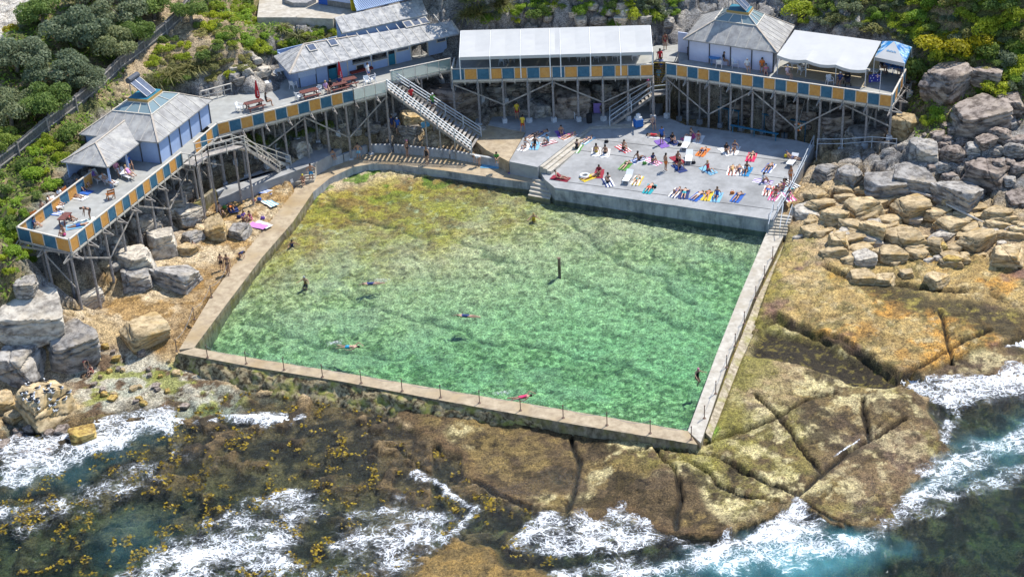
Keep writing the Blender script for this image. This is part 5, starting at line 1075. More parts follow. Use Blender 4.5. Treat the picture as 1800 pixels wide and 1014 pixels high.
for k, (x, y, w_, v, lab) in enumerate([
 (30,215,118,0,'dark grey green tree at the left edge just above the fence'),(95,200,105,3,'green tree whose crown overhangs the lower fence'),(40,120,112,1,'grey green tree with silvery top at the left edge'),(115,140,110,2,'large grey green tree in the middle of the hillside grove'),(165,160,78,0,'small dark tree touching the fence halfway up'),(150,75,125,0,'tall dark green tree below the pale path'),(215,100,100,1,'dark green tree hanging over the middle of the fence'),(225,40,110,2,'broad dark tree at the top of the grove'),(280,30,82,3,'light green tree at the top beside the fence'),(85,45,82,4,'bright green tree right beside the pale path'),(250,75,70,4,'small green tree above the fence bend'),(160,10,95,1,'grey tree cut off by the top of the picture'),(255,-15,90,0,'dark tree cut off by the top edge near the fence'),(15,270,72,3,'small tree behind the fence at the left edge'),(345,40,62,3,'small dark green tree beside the top of the fence'),(850,-10,120,4,'broad green tree above the gap between cafe and marquee'),(760,-12,70,3,'dark tree overhanging the upper cafe roof')]):
    tree(x-9, y-10, w_, TR[v], lab, trunk=1.5)
SG = [([(0,300),(35,275),(85,235),(130,240),(140,280),(115,300),(35,400),(20,430),(0,440)],26,26,58,('olive','lime','bright','mid'),'heath shrub on the slope beside the left end deck','heath shrubs beside the left end deck',21,20),
 ([(0,425),(60,430),(70,470),(20,480),(0,470)],7,26,44,('bright','lime'),'low bright green shrub below the left end deck','low shrubs below the left end deck',22,18),
 ([(245,105),(300,60),(345,40),(440,70),(480,95),(400,140),(330,150),(260,150)],32,18,46,('olive','lime','mid','olive'),'scrubby shrub on the sandy slope above the left pavilion','shrubs on the sandy slope',23,17),
 ([(340,0),(450,0),(450,60),(600,50),(600,95),(480,100),(400,80),(345,40)],46,18,44,('lime','bright','mid','lime'),'bright shrub in the garden between the fence and the cafe','garden shrubs above the cafe',24,16),
 ([(130,250),(200,190),(240,170),(235,200),(160,260)],10,20,36,('olive','dark'),'dull shrub between the fence and the left pavilion','shrubs behind the left pavilion',25,16),
 ([(800,0),(940,-20),(1180,-20),(1200,30),(1150,38),(1000,24),(930,30),(900,40),(820,38)],52,20,52,('mid','dark','lime','bright'),'shrub on the slope behind the long marquee','shrubs behind the long marquee',26,17),
 ([(1390,-30),(1800,-60),(1830,60),(1790,160),(1740,160),(1640,100),(1600,80),(1560,62),(1400,40)],120,24,62,('mid','lime','bright','dark','lime','olive'),'shrub in the green thicket above the right deck','thicket shrubs above the right deck',27,18),
 ([(1740,90),(1830,60),(1830,190),(1780,200),(1700,180)],26,18,44,('mid','bright','olive'),'shrub above the brown boulders at the right edge','shrubs at the right edge',28,16),
 ([(440,250),(545,225),(600,215),(540,245),(460,275)],9,22,44,('dark','mid'),'shaded shrub beneath the cafe deck','shaded shrubs under the cafe deck',29,18)]
for poly, n, s0, s1, kinds, lab, grp, seed, md in SG:
    for x, y in scatter_px(poly, n, seed, md):
        if 446 < x < 640 and y < 36: continue
        k = random.choice(kinds); plant(x, y, random.uniform(s0, s1), random.choice(SH[k]), 'shrub', lab, 'shrub', grp, random.uniform(.75, 1.1))
plant(1665,82,110, SH['yellow'][0], 'shrub', 'large domed lime yellow bush above the dark rock ledge', 'bush', None, .9); plant(1722,78,100, SH['yellow'][1], 'shrub', 'second lime yellow bush joined to the large domed one', 'bush', None, .8); plant(1628,72,60, SH['lime'][1], 'shrub', 'greyish lime bush left of the large domed bush', 'bush')
plant(1618,135,62, SH['mid'][0], 'shrub', 'dark green bush against the right deck rail', 'bush', None, 1.5); plant(1647,207,52, SH['bright'][1], 'shrub', 'small bright bush in front of the overhanging dark ledge', 'bush', None, 1.0); plant(1628,215,36, SH['lime'][0], 'shrub', 'smallest low bush left of the small bright bush', 'bush'); plant(158,280,30, SH['bright'][2], 'shrub', 'sprig of green leaves rising behind the shelter wing roof', 'bush', None, 1.6)
plant(20,55,34, SH['yellow'][2], 'shrub', 'yellow flowering bush beside the pale path', 'bush'); plant(495,258,50, SH['dark'][0], 'shrub', 'dark bush among the posts under the cafe deck', 'bush', None, 1.2)
for x, y, w_, lab in ((528,62,62,'big spiky tussock above the cafe roof hip'),(562,68,66,'second spiky tussock nearest the cafe upper roof'),(500,52,40,'smaller spiky tussock left of the two big ones'),(300,130,56,'straw coloured tussock clump above the solar panels'),(340,118,60,'straw coloured tussock clump on the sandy slope'),(270,140,44,'low tussock clump nearest the solar tank'),(835,22,70,'drooping grass tree left of the long marquee'),(880,8,56,'drooping grass tree at the top edge')): plant(x, y, w_, random.choice(TU), 'tussock', lab, 'tussock', None, 1.1)
for x, y, w_, lab in ((1082,38,44,'palm like plant behind the long marquee'),(1150,30,36,'second palm like plant right of the first'),(960,12,40,'fern like plant at the top above the marquee')): plant(x, y, w_, random.choice(PN), 'palm_plant', lab, 'plant', None, 1.3)
# ground cover: leafy scrub nobody could count
k = 110000; xs = rng.uniform(-52, 52, k); ys = rng.uniform(98, 160, k); xi = np.clip(np.searchsorted(AX, xs)-1, 0, len(AX)-2); yi = np.clip(np.searchsorted(AY, ys)-1, 0, len(AY)-2)
vg = mVeg[yi, xi]*(H[yi, xi] > 4.5)*(1-.75*mSand[yi, xi]); dn = fbm(xs, ys, .35, 3, 900); ok = (vg > .5) & (dn+rng.uniform(-.2, .2, k) > .34)
for pl in ([L0, L1, L1+Ln*9, L0+Ld*8+Ln*9, L0+Ln*5.2], [M0, M1, J1+Mn*6, M0.lerp(M1, .45)+Mn*9.5, M0+Mn*8], [C0, C1, C1+Cn*7.8, C0+Cn*7.8], [R0, R1, R2, R0+Rd*12+Rn*12, R0+Rn*9]): ok &= sd(xs, ys, [(p.x, p.y) for p in pl]) < -.2
ok &= (sd(xs, ys, PATHT) < .1) & (sd(xs, ys, LAWN) < .1)
ok &= ~((sd(xs, ys, W2(11.25, (440,36),(450,-40),(650,-40),(640,36))) > 0))
xs, ys, zs = xs[ok], ys[ok], H[yi, xi][ok]; P_ = np.stack([xs, ys, zs+rng.uniform(.02, .35, ok.sum())], 1); N_ = np.tile(np.array([[0, 0, 1.]]), (len(xs), 1))
gc_ = quads_mesh('ground_cover', leaf_quads(P_, N_, .34, .45), np.clip(fbm(xs, ys, .5, 3, 910)+rng.uniform(-.35, .35, len(xs)), 0, 1), LM['bright']); o = bpy.data.objects.new('ground_cover', gc_); COL.objects.link(o); tag(o, 'low green scrub covering the hillsides', 'ground cover', kind='stuff')

# kelp floating over the dark weed bed
k = 52000; xs = rng.uniform(-36, 2, k); ys = rng.uniform(72, 97, k); xi = np.clip(np.searchsorted(AX, xs)-1, 0, len(AX)-2); yi = np.clip(np.searchsorted(AY, ys)-1, 0, len(AY)-2)
kn = fbm(xs, ys, 1.3, 3, 950); kb = fbm(xs, ys, .16, 3, 960); hk = H[yi, xi]; ok = (hk < -.12) & (kn+rng.uniform(-.09, .05, k) > .66-.10*sst(.4, .6, kb)) & (foam[yi, xi] < .45) & (sReef2[yi, xi] < -.3) & (sReef[yi, xi] < -.3) & (sPool[yi, xi] < -1.8)
xs, ys = xs[ok], ys[ok]; P_ = np.stack([xs, ys, WZ[yi, xi][ok]+rng.uniform(-.10, .05, ok.sum())], 1); N_ = np.tile(np.array([[0, 0, 1.]]), (len(xs), 1))
kq = quads_mesh('kelp', leaf_quads(P_, N_*2, .21, .75), rng.uniform(0, 1, len(xs)), leafmat('yellow_kelp', (.05,.03,.006), (.42,.30,.02), .2)); o = bpy.data.objects.new('kelp', kq); COL.objects.link(o); tag(o, 'yellow brown kelp floating in the dark shallows', 'kelp', kind='stuff')
# ------------------------------------------------------------------ furniture and small things
def wood(c): return mat('painted_wood', c, tuple(x*.6 for x in c), 6, .7)
M['redw'] = wood((.20,.075,.06)); M['orw'] = wood((.50,.17,.04)); M['red'] = solid((.55,.02,.03)); M['pblue'] = solid((.03,.16,.50)); M['bluec'] = solid((.10,.28,.55)); M['black'] = solid((.02,.02,.022)); M['yellow'] = solid((.75,.55,.03))
def dup(root, loc, rz, label, group=None):
    r = root.copy(); COL.objects.link(r); r.location = loc; r.rotation_euler = (0, 0, rz); tag(r, label, None, group)
    for ch in list(root.children):
        c = ch.copy(); COL.objects.link(c); c.parent = r
    return r
PROTO = {}
def place(kind, make, loc, rz, label, cat, group=None):
    if kind not in PROTO:
        t = empty(kind.split('/')[0], (0, 0, 0), label, cat, group); make(t); t.location = loc; t.rotation_euler = (0, 0, rz); PROTO[kind] = t; return t
    o = dup(PROTO[kind], loc, rz, label, group)
    if not group and 'group' in o: del o['group']
    return o
def mk_chair(mt):
    def f(t):
        m = MB(); m.prism([V(-.24,-.24,.44), V(.24,-.24,.44), V(.22,.22,.42), V(-.22,.22,.42)], -.035); m.build('seat', mt, t)
        m = MB(); m.hexa([V(-.22,.20,.43), V(.22,.20,.43), V(.22,.235,.43), V(-.22,.235,.43), V(-.25,.31,.86), V(.25,.31,.86), V(.25,.34,.86), V(-.25,.34,.86)]); m.build('backrest', mt, t)
        for x in (-1, 1):
            m = MB(); m.beam(V(x*.27,-.24,.66), V(x*.26,.30,.68), .05, .03); m.build('armrest', mt, t)
            m = MB(); m.beam(V(x*.29,-.27,0), V(x*.25,-.22,.66), .05); m.build('leg', mt, t); m = MB(); m.beam(V(x*.27,.30,0), V(x*.23,.22,.44), .05); m.build('leg', mt, t)
    return f
def mk_table(mt, r=.5, rnd=True):
    def f(t):
        m = MB(); n_ = 20
        pts = [V(r*math.cos(6.2832*i/n_), r*math.sin(6.2832*i/n_), .72) for i in range(n_)] if rnd else [V(-.65,-.4,.72), V(.65,-.4,.72), V(.65,.4,.72), V(-.65,.4,.72)]
        m.prism(pts, -.04); m.build('table_top', mt, t)
        for a in range(4): x, y = math.cos(a*1.5708+.785), math.sin(a*1.5708+.785); rr = r*.75 if rnd else .6; m = MB(); m.beam(V(x*rr, y*rr*(1 if rnd else .8), 0), V(x*rr*.8, y*rr*.7, .69), .05); m.build('leg', mt, t)
    return f
def mk_picnic(mt):
    def f(t):
        for k in range(4): m = MB(); m.box((0, -.3+.2*k, .70), 1.7, .185, .04); m.build('table_board', mt, t)
        for s in (-1, 1):
            m = MB(); m.box((0, s*.68, .42), 1.7, .26, .045); m.build('bench', mt, t)
            m = MB(); m.beam(V(s*.62,-.55,0), V(s*.62,-.18,.70), .07); m.beam(V(s*.62,.55,0), V(s*.62,.18,.70), .07); m.beam(V(s*.62,-.72,.38), V(s*.62,.72,.38), .06, .09); m.build('leg_frame', mt, t)
    return f
def mk_wchair(mt):
    def f(t):
        for k in range(3): m = MB(); m.box((0, -.2+.17*k, .40), .62, .15, .035); m.build('seat_slat', mt, t)
        for k in range(2): m = MB(); m.hexa([V(-.31,.22+.05*k,.52+.22*k), V(.31,.22+.05*k,.52+.22*k), V(.31,.25+.05*k,.52+.22*k), V(-.31,.25+.05*k,.52+.22*k), V(-.31,.26+.05*k,.67+.22*k), V(.31,.26+.05*k,.67+.22*k), V(.31,.29+.05*k,.67+.22*k), V(-.31,.29+.05*k,.67+.22*k)]); m.build('back_slat', mt, t)
        for x in (-1, 1): m = MB(); m.beam(V(x*.28,-.26,0), V(x*.28,.05,.42), .06); m.build('leg', mt, t); m = MB(); m.beam(V(x*.28,.22,0), V(x*.28,.34,.92), .06); m.build('leg', mt, t)
    return f
def mk_bench(mt):
    def f(t):
        m = MB(); m.box((0, 0, .62), 1.35, .62, .06); m.build('table_top', mt, t)
        for x in (-1, 1): [MB().beam(V(x*.52,y,0), V(x*.52,y,.62), .08).build('leg', mt, t) for y in (-.22, .22)]
    return f
def mk_lounger(mt):
    def f(t):
        m = MB(); m.box((0, -.35, .28), .62, 1.25, .05); m.build('bed', mt, t); m = MB(); m.hexa([V(-.31,.28,.29), V(.31,.28,.29), V(.31,.33,.29), V(-.31,.33,.29), V(-.31,.80,.68), V(.31,.80,.68), V(.31,.84,.65), V(-.31,.84,.65)]); m.build('backrest', mt, t)
        for x, y in ((-.26,-.85),(.26,-.85),(-.26,.2),(.26,.2)): m = MB(); m.beam(V(x, y, 0), V(x, y, .29), .05); m.build('leg', M['white'], t)
    return f
def mk_umb(t):
    m = MB(); m.tube([V(0,0,0), V(0,0,2.5)], .03, 8); m.build('pole', M['white'], t)
    m = MB(); n_ = 16; prof = [(.75,.17),(1.0,.23),(1.5,.17),(2.1,.10),(2.5,.04)]
    for k, (z, r) in enumerate(prof):
        for i in range(n_): a = 6.2832*i/n_; rr = r*(1 if i % 2 else .72); m.v.append(V(rr*math.cos(a), rr*math.sin(a), z))
    for k in range(len(prof)-1):
        for i in range(n_): j = (i+1) % n_; m.face((k*n_+i, k*n_+j, (k+1)*n_+j, (k+1)*n_+i))
    m.build('folded_canopy', M['red'], t)
    m = MB()
    for i, (z, w_) in enumerate([(1.02,.11),(1.12,.05),(1.2,.09),(1.3,.06),(1.38,.10),(1.47,.05)]): m.box((-w_*.2, -.235+.02*i, z), w_, .012, .05)
    m.build('lettering', M['white'], t); m = MB(); m.tube([V(0,0,0), V(0,0,.08)], .26, 16); m.build('base', M['black'], t)
def DP(px, py): return P(px, py, DZ+.002)
for k, (x, y, rz, lab) in enumerate([(455,186,.5,'closed red umbrella above the left picnic table on the cafe deck'),(600,152,.5,'closed red umbrella near the teal door of the cafe')]): place('closed_umbrella', mk_umb, DP(x, y), rz, lab, 'umbrella')
ma = math.atan2(Md.y, Md.x)
for x, y, lab in ((448,192,'red brown picnic table under the left red umbrella'),(545,172,'empty red brown picnic table midway along the cafe deck'),(595,160,'picnic table with two people by the second red umbrella'),(612,152,'picnic table right of the second red umbrella')): place('picnic_table', mk_picnic(M['redw']), DP(x, y), ma, lab, 'picnic table')
WC = mk_chair(M['white'])
for x, y, rz, lab in [(526,177,2.2,'white plastic chair left of the empty picnic table'),(422,196,1.2,'white plastic chair left of the left picnic table'),(560,167,-.6,'white plastic chair right of the empty picnic table'),(646,150,.4,'white plastic chair in front of the standing man'),(655,146,-1.2,'white plastic chair behind the glass balustrade'),(489,140,.9,'white plastic chair at the shaded table beside the cafe'),(516,156,2.6,'white plastic chair against the cafe corner'),(470,122,.3,'white chair alone on the upper slab'),
 (883,114,2.8,'white chair beneath the second bay of the long marquee'),(898,109,.2,'white chair beneath the third bay of the long marquee'),(1023,108,.4,'white chair beside the table inside the long marquee'),(1083,106,-.5,'white chair in the sixth bay of the long marquee'),(1116,105,.1,'white chair in the last bay of the long marquee'),(1050,108,1.1,'white chair left of the second marquee table'),
 (1012,207,.5,'left of three white chairs under the middle deck'),(1018,204,.5,'middle of three white chairs under the middle deck'),(1024,201,.5,'right of three white chairs under the middle deck'),
 (1264,119,2.9,'white chair in front of the pale blue round table'),(1291,119,.1,'pale chair left of the group by the white pavilion'),(1301,112,-.2,'pale chair against the white pavilion wall'),(1316,114,.3,'pale chair behind the person in white cap'),(1409,130,2.0,'white chair by the round table under the plain marquee'),(1414,121,.8,'second white chair by the round table under the plain marquee'),(1458,149,.2,'white chair next to the pram'),(940,190,.8,'pale blue chair beside the lifeguard')]:
    p = P(x, y, 3.0) if 190 <= y and x > 900 else DP(x, y)
    place('white_chair', WC, p, rz, lab, 'chair')
place('round_table', mk_table(M['bluec'], .6), DP(1256,113), 0, 'pale blue round table beside the white pavilion', 'table'); place('round_table/w', mk_table(M['white'], .55), DP(1397,122), 0, 'white round table beneath the plain white marquee', 'table'); place('table/w', mk_table(M['white'], .5, False), DP(498,134), ma, 'white table in the shade beside the cafe', 'table')
place('table/w', None, DP(1058,106), .1, 'white table in the sixth bay of the long marquee', 'table'); place('table/w', None, DP(1007,106), .1, 'table with blue cloth inside the long marquee', 'table'); place('table/w', None, DP(1531,136), -.5, 'small white table left of the blue gazebo', 'table')
place('table/b', mk_table(M['pblue'], .5, False), DP(1553,124), -.5, 'left table with blue cloth under the gazebo', 'table'); place('table/b', None, DP(1578,130), -.5, 'right table with blue cloth under the gazebo', 'table')
la_ = math.atan2(Ld.y, Ld.x)
for x, y, rz, lab in ((195,349,la_+2.5,'orange wooden chair alone on the left deck'),(112,354,la_,'orange wooden chair at the back rail of the left deck'),(121,348,la_,'second orange wooden chair at the back rail'),(66,391,la_-.3,'brown wooden chair in the corner of the left deck')): place('wooden_chair', mk_wchair(M['orw']), DP(x, y), rz, lab, 'chair')
place('wooden_table', mk_bench(M['redw']), DP(116,393), la_+.1, 'red brown wooden table near the end of the left deck', 'table')
for k, (x, y, rz, lab, d) in enumerate([(170,316,.6,'white lounge chair in the shade of the shelter wing',1),(192,324,.9,'white lounge chair of the person reclining on the left deck',1),(221,312,.8,'white lounge chair beside the person in pink',1),(99,364,.7,'white lounge chair by the back rail of the left deck',1),(470,146,.3,'lounge chair with red cushion on the cafe deck',1),(1104,316,-.35,'white sun lounger with green end near the terrace edge',0),(1206,258,-.35,'white empty sun lounger at the back of the terrace',0),(1211,281,-.2,'white lounger beside the seated group on the terrace',0),(1393,287,-.5,'white lounger by the metal handrail',0)]):
    place('sun_lounger', mk_lounger(M['white']), DP(x, y) if d else GT(x, y), rz, lab, 'lounger')
# stanchions with chains along the pool walls
def mk_st(t):
    m = MB(); m.tube([V(0,0,-.1), V(0,0,1.02)], .035, 6); m.tube([V(0,0,1.0), V(0,0,1.06)], .05, 6); m.build('pole', M['rust'], t); m = MB(); m.tube([V(0,0,-.02), V(0,0,.03)], .12, 8); m.build('base_plate', M['rust'], t)
k = 0
for z, lst, lab in ((1.22, [(365,628),(433,639),(499.5,650),(567,662),(635,673),(707,687),(774.6,698),(843,708),(915,721),(990,734),(1067,747),(1143,761),(1215,772)], 'rusty stanchion on the sea facing pool wall'), (1.25, [(1238,735),(1258,692),(1277,646),(1292,608),(1308,569),(1328,524),(1343.6,488),(1358,454)], 'rusty stanchion on the pale right pool wall'), (1.35, [(311,617),(342,561),(372,522),(402,485)], 'rusty stanchion on the left pool wall')):
    sp = []
    for x, y in lst:
        p = P(x, y, z); place('stanchion', mk_st, p, 0, lab, 'stanchion', 'stanchions: '+lab[20:]); sp.append(p+Z*.98)
    m = MB()
    for a, b in zip(sp, sp[1:]):
        m.tube([a.lerp(b, i/6)-Z*(.42*(1-(2*i/6-1)**2)) for i in range(7)], .012, 5)
    tag(m.build('chain', M['metal']), 'thin sagging chain strung between the stanchions '+('of the sea wall' if k == 0 else ('of the right wall' if k == 1 else 'of the left wall')), 'chain'); k += 1
m = MB(); p = P(983, 466, 1.0); m.tube([V(p.x, p.y, hz(p.x, p.y)-.1), V(p.x, p.y, 1.62)], .13, 10); m.tube([V(p.x, p.y, 1.62), V(p.x, p.y, 1.67)], .15, 10); tag(m.build('marker_post', M['rust']), 'lone rusty marker post standing in the pool', 'post')
# lifebuoy on its post, signs, bin
t = empty('lifebuoy', P(1404, 222, 4.2), 'orange lifebuoy hanging on a post at the terrace corner', 'lifebuoy'); m = MB(); rr = [ORG[t.name]+Rd*math.cos(a)*.32+Z*math.sin(a)*.32-Rn*.2 for a in np.linspace(0, 6.2832, 25)]; m.tube(rr, .085, 8, False); m.build('ring', solid((.75,.22,.05)), t, smooth=True)
m = MB(); c_ = ORG[t.name]-Rn*.15; m.hexa([c_+Rd*x+Z*z+Rn*y for z in (-.15, .15) for x, y in ((-.14,0),(.14,0),(.14,.03),(-.14,.03))]); m.build('sign_plate', solid((.05,.25,.12)), t)
m = MB(); 
for a in (.8, 2.4, 3.9, 5.5): q0 = ORG[t.name]-Rn*.2; m.tube([q0+Rd*math.cos(a+d)*.32+Z*math.sin(a+d)*.32 for d in (-.12, .12)], .095, 8)
m.build('white_band', M['white'], t)
m = MB(); p = P(1036, 216, 3.0); m.tube([p, p+Z*.85], [.26,.30], 12); m.tube([p+Z*.85, p+Z*.92], [.31,.2], 12); tag(m.build('rubbish_bin', M['black']), 'black rubbish bin beside the kerb under the middle deck', 'bin')
m = MB(); m.box(DP(1352, 122), .75, .6, .75, .5); m.box(DP(1352, 122)+Z*.75, .8, .65, .1, .5); tag(m.build('storage_box', M['pblue']), 'blue storage box at the corner of the white pavilion', 'box')
m = MB(); m.box(DP(1212, 97), .4, .4, .7, 0); m.box(DP(1212, 97)+Z*.7, .44, .44, .06, 0); tag(m.build('speaker_box', M['black']), 'black box by the white wing wall', 'box')
m = MB(); p = P(748, 224, 3.4); m.hexa([p+Md*x+Z*z+Mn*y for z in (0, .55) for x, y in ((-.45,0),(.45,0),(.45,.03),(-.45,.03))]); o = tag(m.build('sign_board', solid((.15,.42,.62))), 'pale blue sign board under the long staircase', 'sign')
m = MB(); p = P(1122, 222, 3.0); m.box(p, .8, .6, .7, .3); o = tag(m.build('covered_crate', M['pblue']), 'blue covered crate beneath the lower wooden flight', 'crate'); m = MB(); m.box(p+Z*.7, .6, .5, .25, .3); m.box(p+Z*.95, .3, .3, .3, .6); m.build('white_bags', M['white'], o)
m = MB(); p = P(622, 18, 11.3); m.box(p, .45, .5, .95, .3); m.box(p+Z*.95, .5, .55, .08, .3); tag(m.build('wheelie_bin', M['yellow']), 'yellow bin at the corner of the upper hut', 'bin')
# long blue pipe benches under the right deck
for a, b, lab in (((1284,220),(1368,236),'blue bench plank at the back edge of the terrace'),((1262,188),(1300,196),'blue plank beam higher under the right deck'),((1340,200),(1420,216),'second blue plank beam under the right deck')):
    m = MB(); p, q = P(*a, 3.7), P(*b, 3.7); m.beam(p, q, .3, .05); 
    for f in (.05, .5, .95): r_ = p.lerp(q, f); m.beam(V(r_.x, r_.y, hz(r_.x, r_.y)-.2), r_, .08)
    tag(m.build('bench', solid((.03,.16,.26))), lab, 'bench')
# flag on a leaning pole
t = empty('flag', DP(1546, 163), 'blue flag with union jack corner hanging by the right deck rail', 'flag'); fp_ = ORG[t.name]; m = MB(); m.tube([fp_, fp_+Z*2.1], .025, 6); m.build('pole', M['white'], t)
def flagq(u0, u1, v0, v1, mt, name, off=0):
    m = MB(); n_ = 8; 
    for i in range(n_):
        a, b = u0+(u1-u0)*i/n_, u0+(u1-u0)*(i+1)/n_; f = lambda u, v: fp_-Rd*(u*1.05)+Z*(1.05+v*.75-u*.25)-Rn*(.08*math.sin(u*9)+off)
        m.poly([f(a, v0), f(b, v0), f(b, v1), f(a, v1)])
    return m.build(name, mt, t)
flagq(.02, 1, 0, 1, solid((.02,.03,.22)), 'cloth'); flagq(.05, .45, .72, .80, M['white'], 'cross', .012); flagq(.21, .29, .52, 1, M['white'], 'cross', .012); flagq(.05, .45, .745, .775, M['red'], 'cross', .02); flagq(.235, .265, .52, 1, M['red'], 'cross', .02)
for u, v in ((.22,.25),(.7,.85),(.62,.5),(.82,.58),(.72,.18)): flagq(u-.03, u+.03, v-.05, v+.05, M['white'], 'star', .014)
# pram
t = empty('pram', DP(1489, 150), 'black pram with dark hood by the right deck rail', 'pram'); o_ = ORG[t.name]
for x, y in ((-.25,-.35),(.25,-.35),(-.25,.35),(.25,.35)):
    m = MB(); m.tube([o_+V(x-.02,y,.15), o_+V(x+.02,y,.15)], .15, 12); m.build('wheel', M['black'], t)
m = MB(); m.hexa([o_+V(x,y,z) for z, s in ((.4,.8),(.75,1)) for x, y in ((-.22*s,-.35*s),(.22*s,-.35*s),(.22*s,.35*s),(-.22*s,.35*s))]); m.build('seat', solid((.04,.045,.07)), t)
m = MB(); m.tube([o_+V(-.23,.2,.75), o_+V(-.2,.22,.98), o_+V(.2,.22,.98), o_+V(.23,.2,.75)], .14, 8); m.build('hood', M['black'], t)
m = MB(); m.tube([o_+V(-.22,.35,.4), o_+V(-.22,.65,.98), o_+V(.22,.65,.98), o_+V(.22,.35,.4)], .02, 6); m.build('handle', M['metal'], t); m = MB(); m.beam(o_+V(-.22,-.35,.15), o_+V(-.22,.3,.5), .03); m.beam(o_+V(.22,-.35,.15), o_+V(.22,.3,.5), .03); m.beam(o_+V(-.22,.35,.15), o_+V(-.22,-.2,.5), .03); m.beam(o_+V(.22,.35,.15), o_+V(.22,-.2,.5), .03); m.build('frame', M['metal'], t)

# ------------------------------------------------------------------ people
LATD = V(1, 0, 0)
POSE = {  # pelvis, chest, head, elbowL, wristL, elbowR, wristR, kneeL, ankleL, kneeR, ankleR, foot direction   (facing -y)
 'stand': ((0,0,.93),(0,.02,1.38),(0,-.02,1.62),(-.25,.03,1.10),(-.25,-.08,.85),(.25,.03,1.10),(.26,-.06,.85),(-.10,-.02,.5),(-.11,.02,.07),(.10,-.03,.5),(.12,0,.07),(0,-1,-.2)),
 'hips': ((0,0,.93),(0,.02,1.38),(0,-.02,1.62),(-.42,.08,1.14),(-.19,-.03,1.0),(.42,.08,1.14),(.19,-.03,1.0),(-.12,-.02,.5),(-.15,.02,.07),(.12,-.03,.5),(.15,0,.07),(0,-1,-.2)),
 'walk': ((0,0,.90),(0,-.03,1.35),(0,-.09,1.59),(-.25,.14,1.10),(-.24,.12,.84),(.25,-.10,1.08),(.24,-.30,.90),(-.10,-.20,.52),(-.10,-.28,.09),(.10,.06,.47),(.10,.40,.20),(0,-1,-.2)),
 'bend': ((0,.10,.88),(0,-.28,1.10),(0,-.50,1.12),(-.2,-.34,.82),(-.16,-.42,.57),(.2,-.32,.82),(.18,-.36,.57),(-.11,0,.48),(-.11,.05,.07),(.11,.02,.48),(.12,.07,.07),(0,-1,-.2)),
 'sit': ((0,0,.13),(0,.16,.58),(0,.13,.83),(-.28,.32,.36),(-.3,.42,.07),(.28,.32,.36),(.3,.42,.07),(-.12,-.36,.40),(-.13,-.64,.07),(.13,-.40,.30),(.15,-.76,.07),(0,-1,.3)),
 'hug': ((0,0,.13),(0,.0,.58),(0,-.08,.82),(-.25,-.16,.42),(-.08,-.40,.36),(.25,-.16,.42),(.08,-.40,.36),(-.1,-.34,.44),(-.1,-.52,.07),(.1,-.34,.44),(.1,-.52,.07),(0,-1,-.1)),
 'back': ((0,0,.12),(0,.46,.14),(0,.72,.15),(-.32,.28,.08),(-.34,.03,.06),(.32,.28,.08),(.34,.03,.06),(-.12,-.42,.16),(-.15,-.84,.07),(.12,-.42,.16),(.15,-.84,.07),(0,-.4,1)),
 'knee': ((0,0,.12),(0,.46,.14),(0,.72,.16),(-.32,.62,.08),(-.12,.78,.07),(.32,.28,.08),(.34,.03,.06),(-.12,-.28,.42),(-.12,-.52,.07),(.12,-.42,.16),(.15,-.84,.07),(0,-1,.3)),
 'front': ((0,0,.12),(0,.46,.13),(0,.72,.15),(-.36,.60,.08),(-.14,.76,.06),(.36,.60,.08),(.14,.76,.06),(-.12,-.42,.11),(-.14,-.84,.08),(.12,-.42,.11),(.14,-.84,.08),(0,-1,-.1)),
 'prop': ((0,0,.12),(0,.42,.29),(0,.58,.52),(-.2,.56,.06),(-.12,.80,.05),(.2,.56,.06),(.12,.80,.05),(-.12,-.42,.11),(-.14,-.84,.08),(.12,-.42,.11),(.14,-.72,.38),(0,-1,.1)),
 'recline': ((0,0,.42),(0,.36,.70),(0,.50,.93),(-.3,.20,.52),(-.28,-.06,.48),(.3,.20,.52),(.28,-.06,.48),(-.12,-.42,.44),(-.13,-.83,.36),(.12,-.40,.52),(.13,-.78,.36),(0,-.5,1)),
 'chair': ((0,0,.53),(0,.08,.98),(0,.03,1.23),(-.25,-.06,.72),(-.16,-.28,.66),(.25,-.06,.72),(.16,-.28,.66),(-.12,-.44,.54),(-.13,-.42,.08),(.12,-.44,.54),(.15,-.40,.08),(0,-1,-.2)),
 'swim': ((0,0,-.02),(0,.46,.02),(0,.72,.03),(-.28,.72,.22),(-.16,.98,.10),(.30,.24,-.12),(.28,-.02,-.14),(-.10,-.43,-.05),(-.14,-.85,.0),(.10,-.43,-.03),(.12,-.85,-.1),(0,-1,-.2)),
 'tread': ((0,.05,.45),(0,.02,.90),(0,-.05,1.14),(-.34,-.1,.82),(-.46,-.30,.80),(.34,-.1,.82),(.46,-.28,.80),(-.12,-.28,.22),(-.12,-.08,-.1),(.12,-.2,.12),(.14,.1,-.15),(0,-.6,-.8)),
 'wade': ((0,0,.93),(0,.02,1.38),(0,-.04,1.62),(-.36,-.06,1.16),(-.42,-.26,1.08),(.36,-.06,1.16),(.42,-.24,1.08),(-.10,-.02,.5),(-.11,.02,.07),(.10,-.03,.5),(.12,0,.07),(0,-1,-.2)),
}
BODY = {}
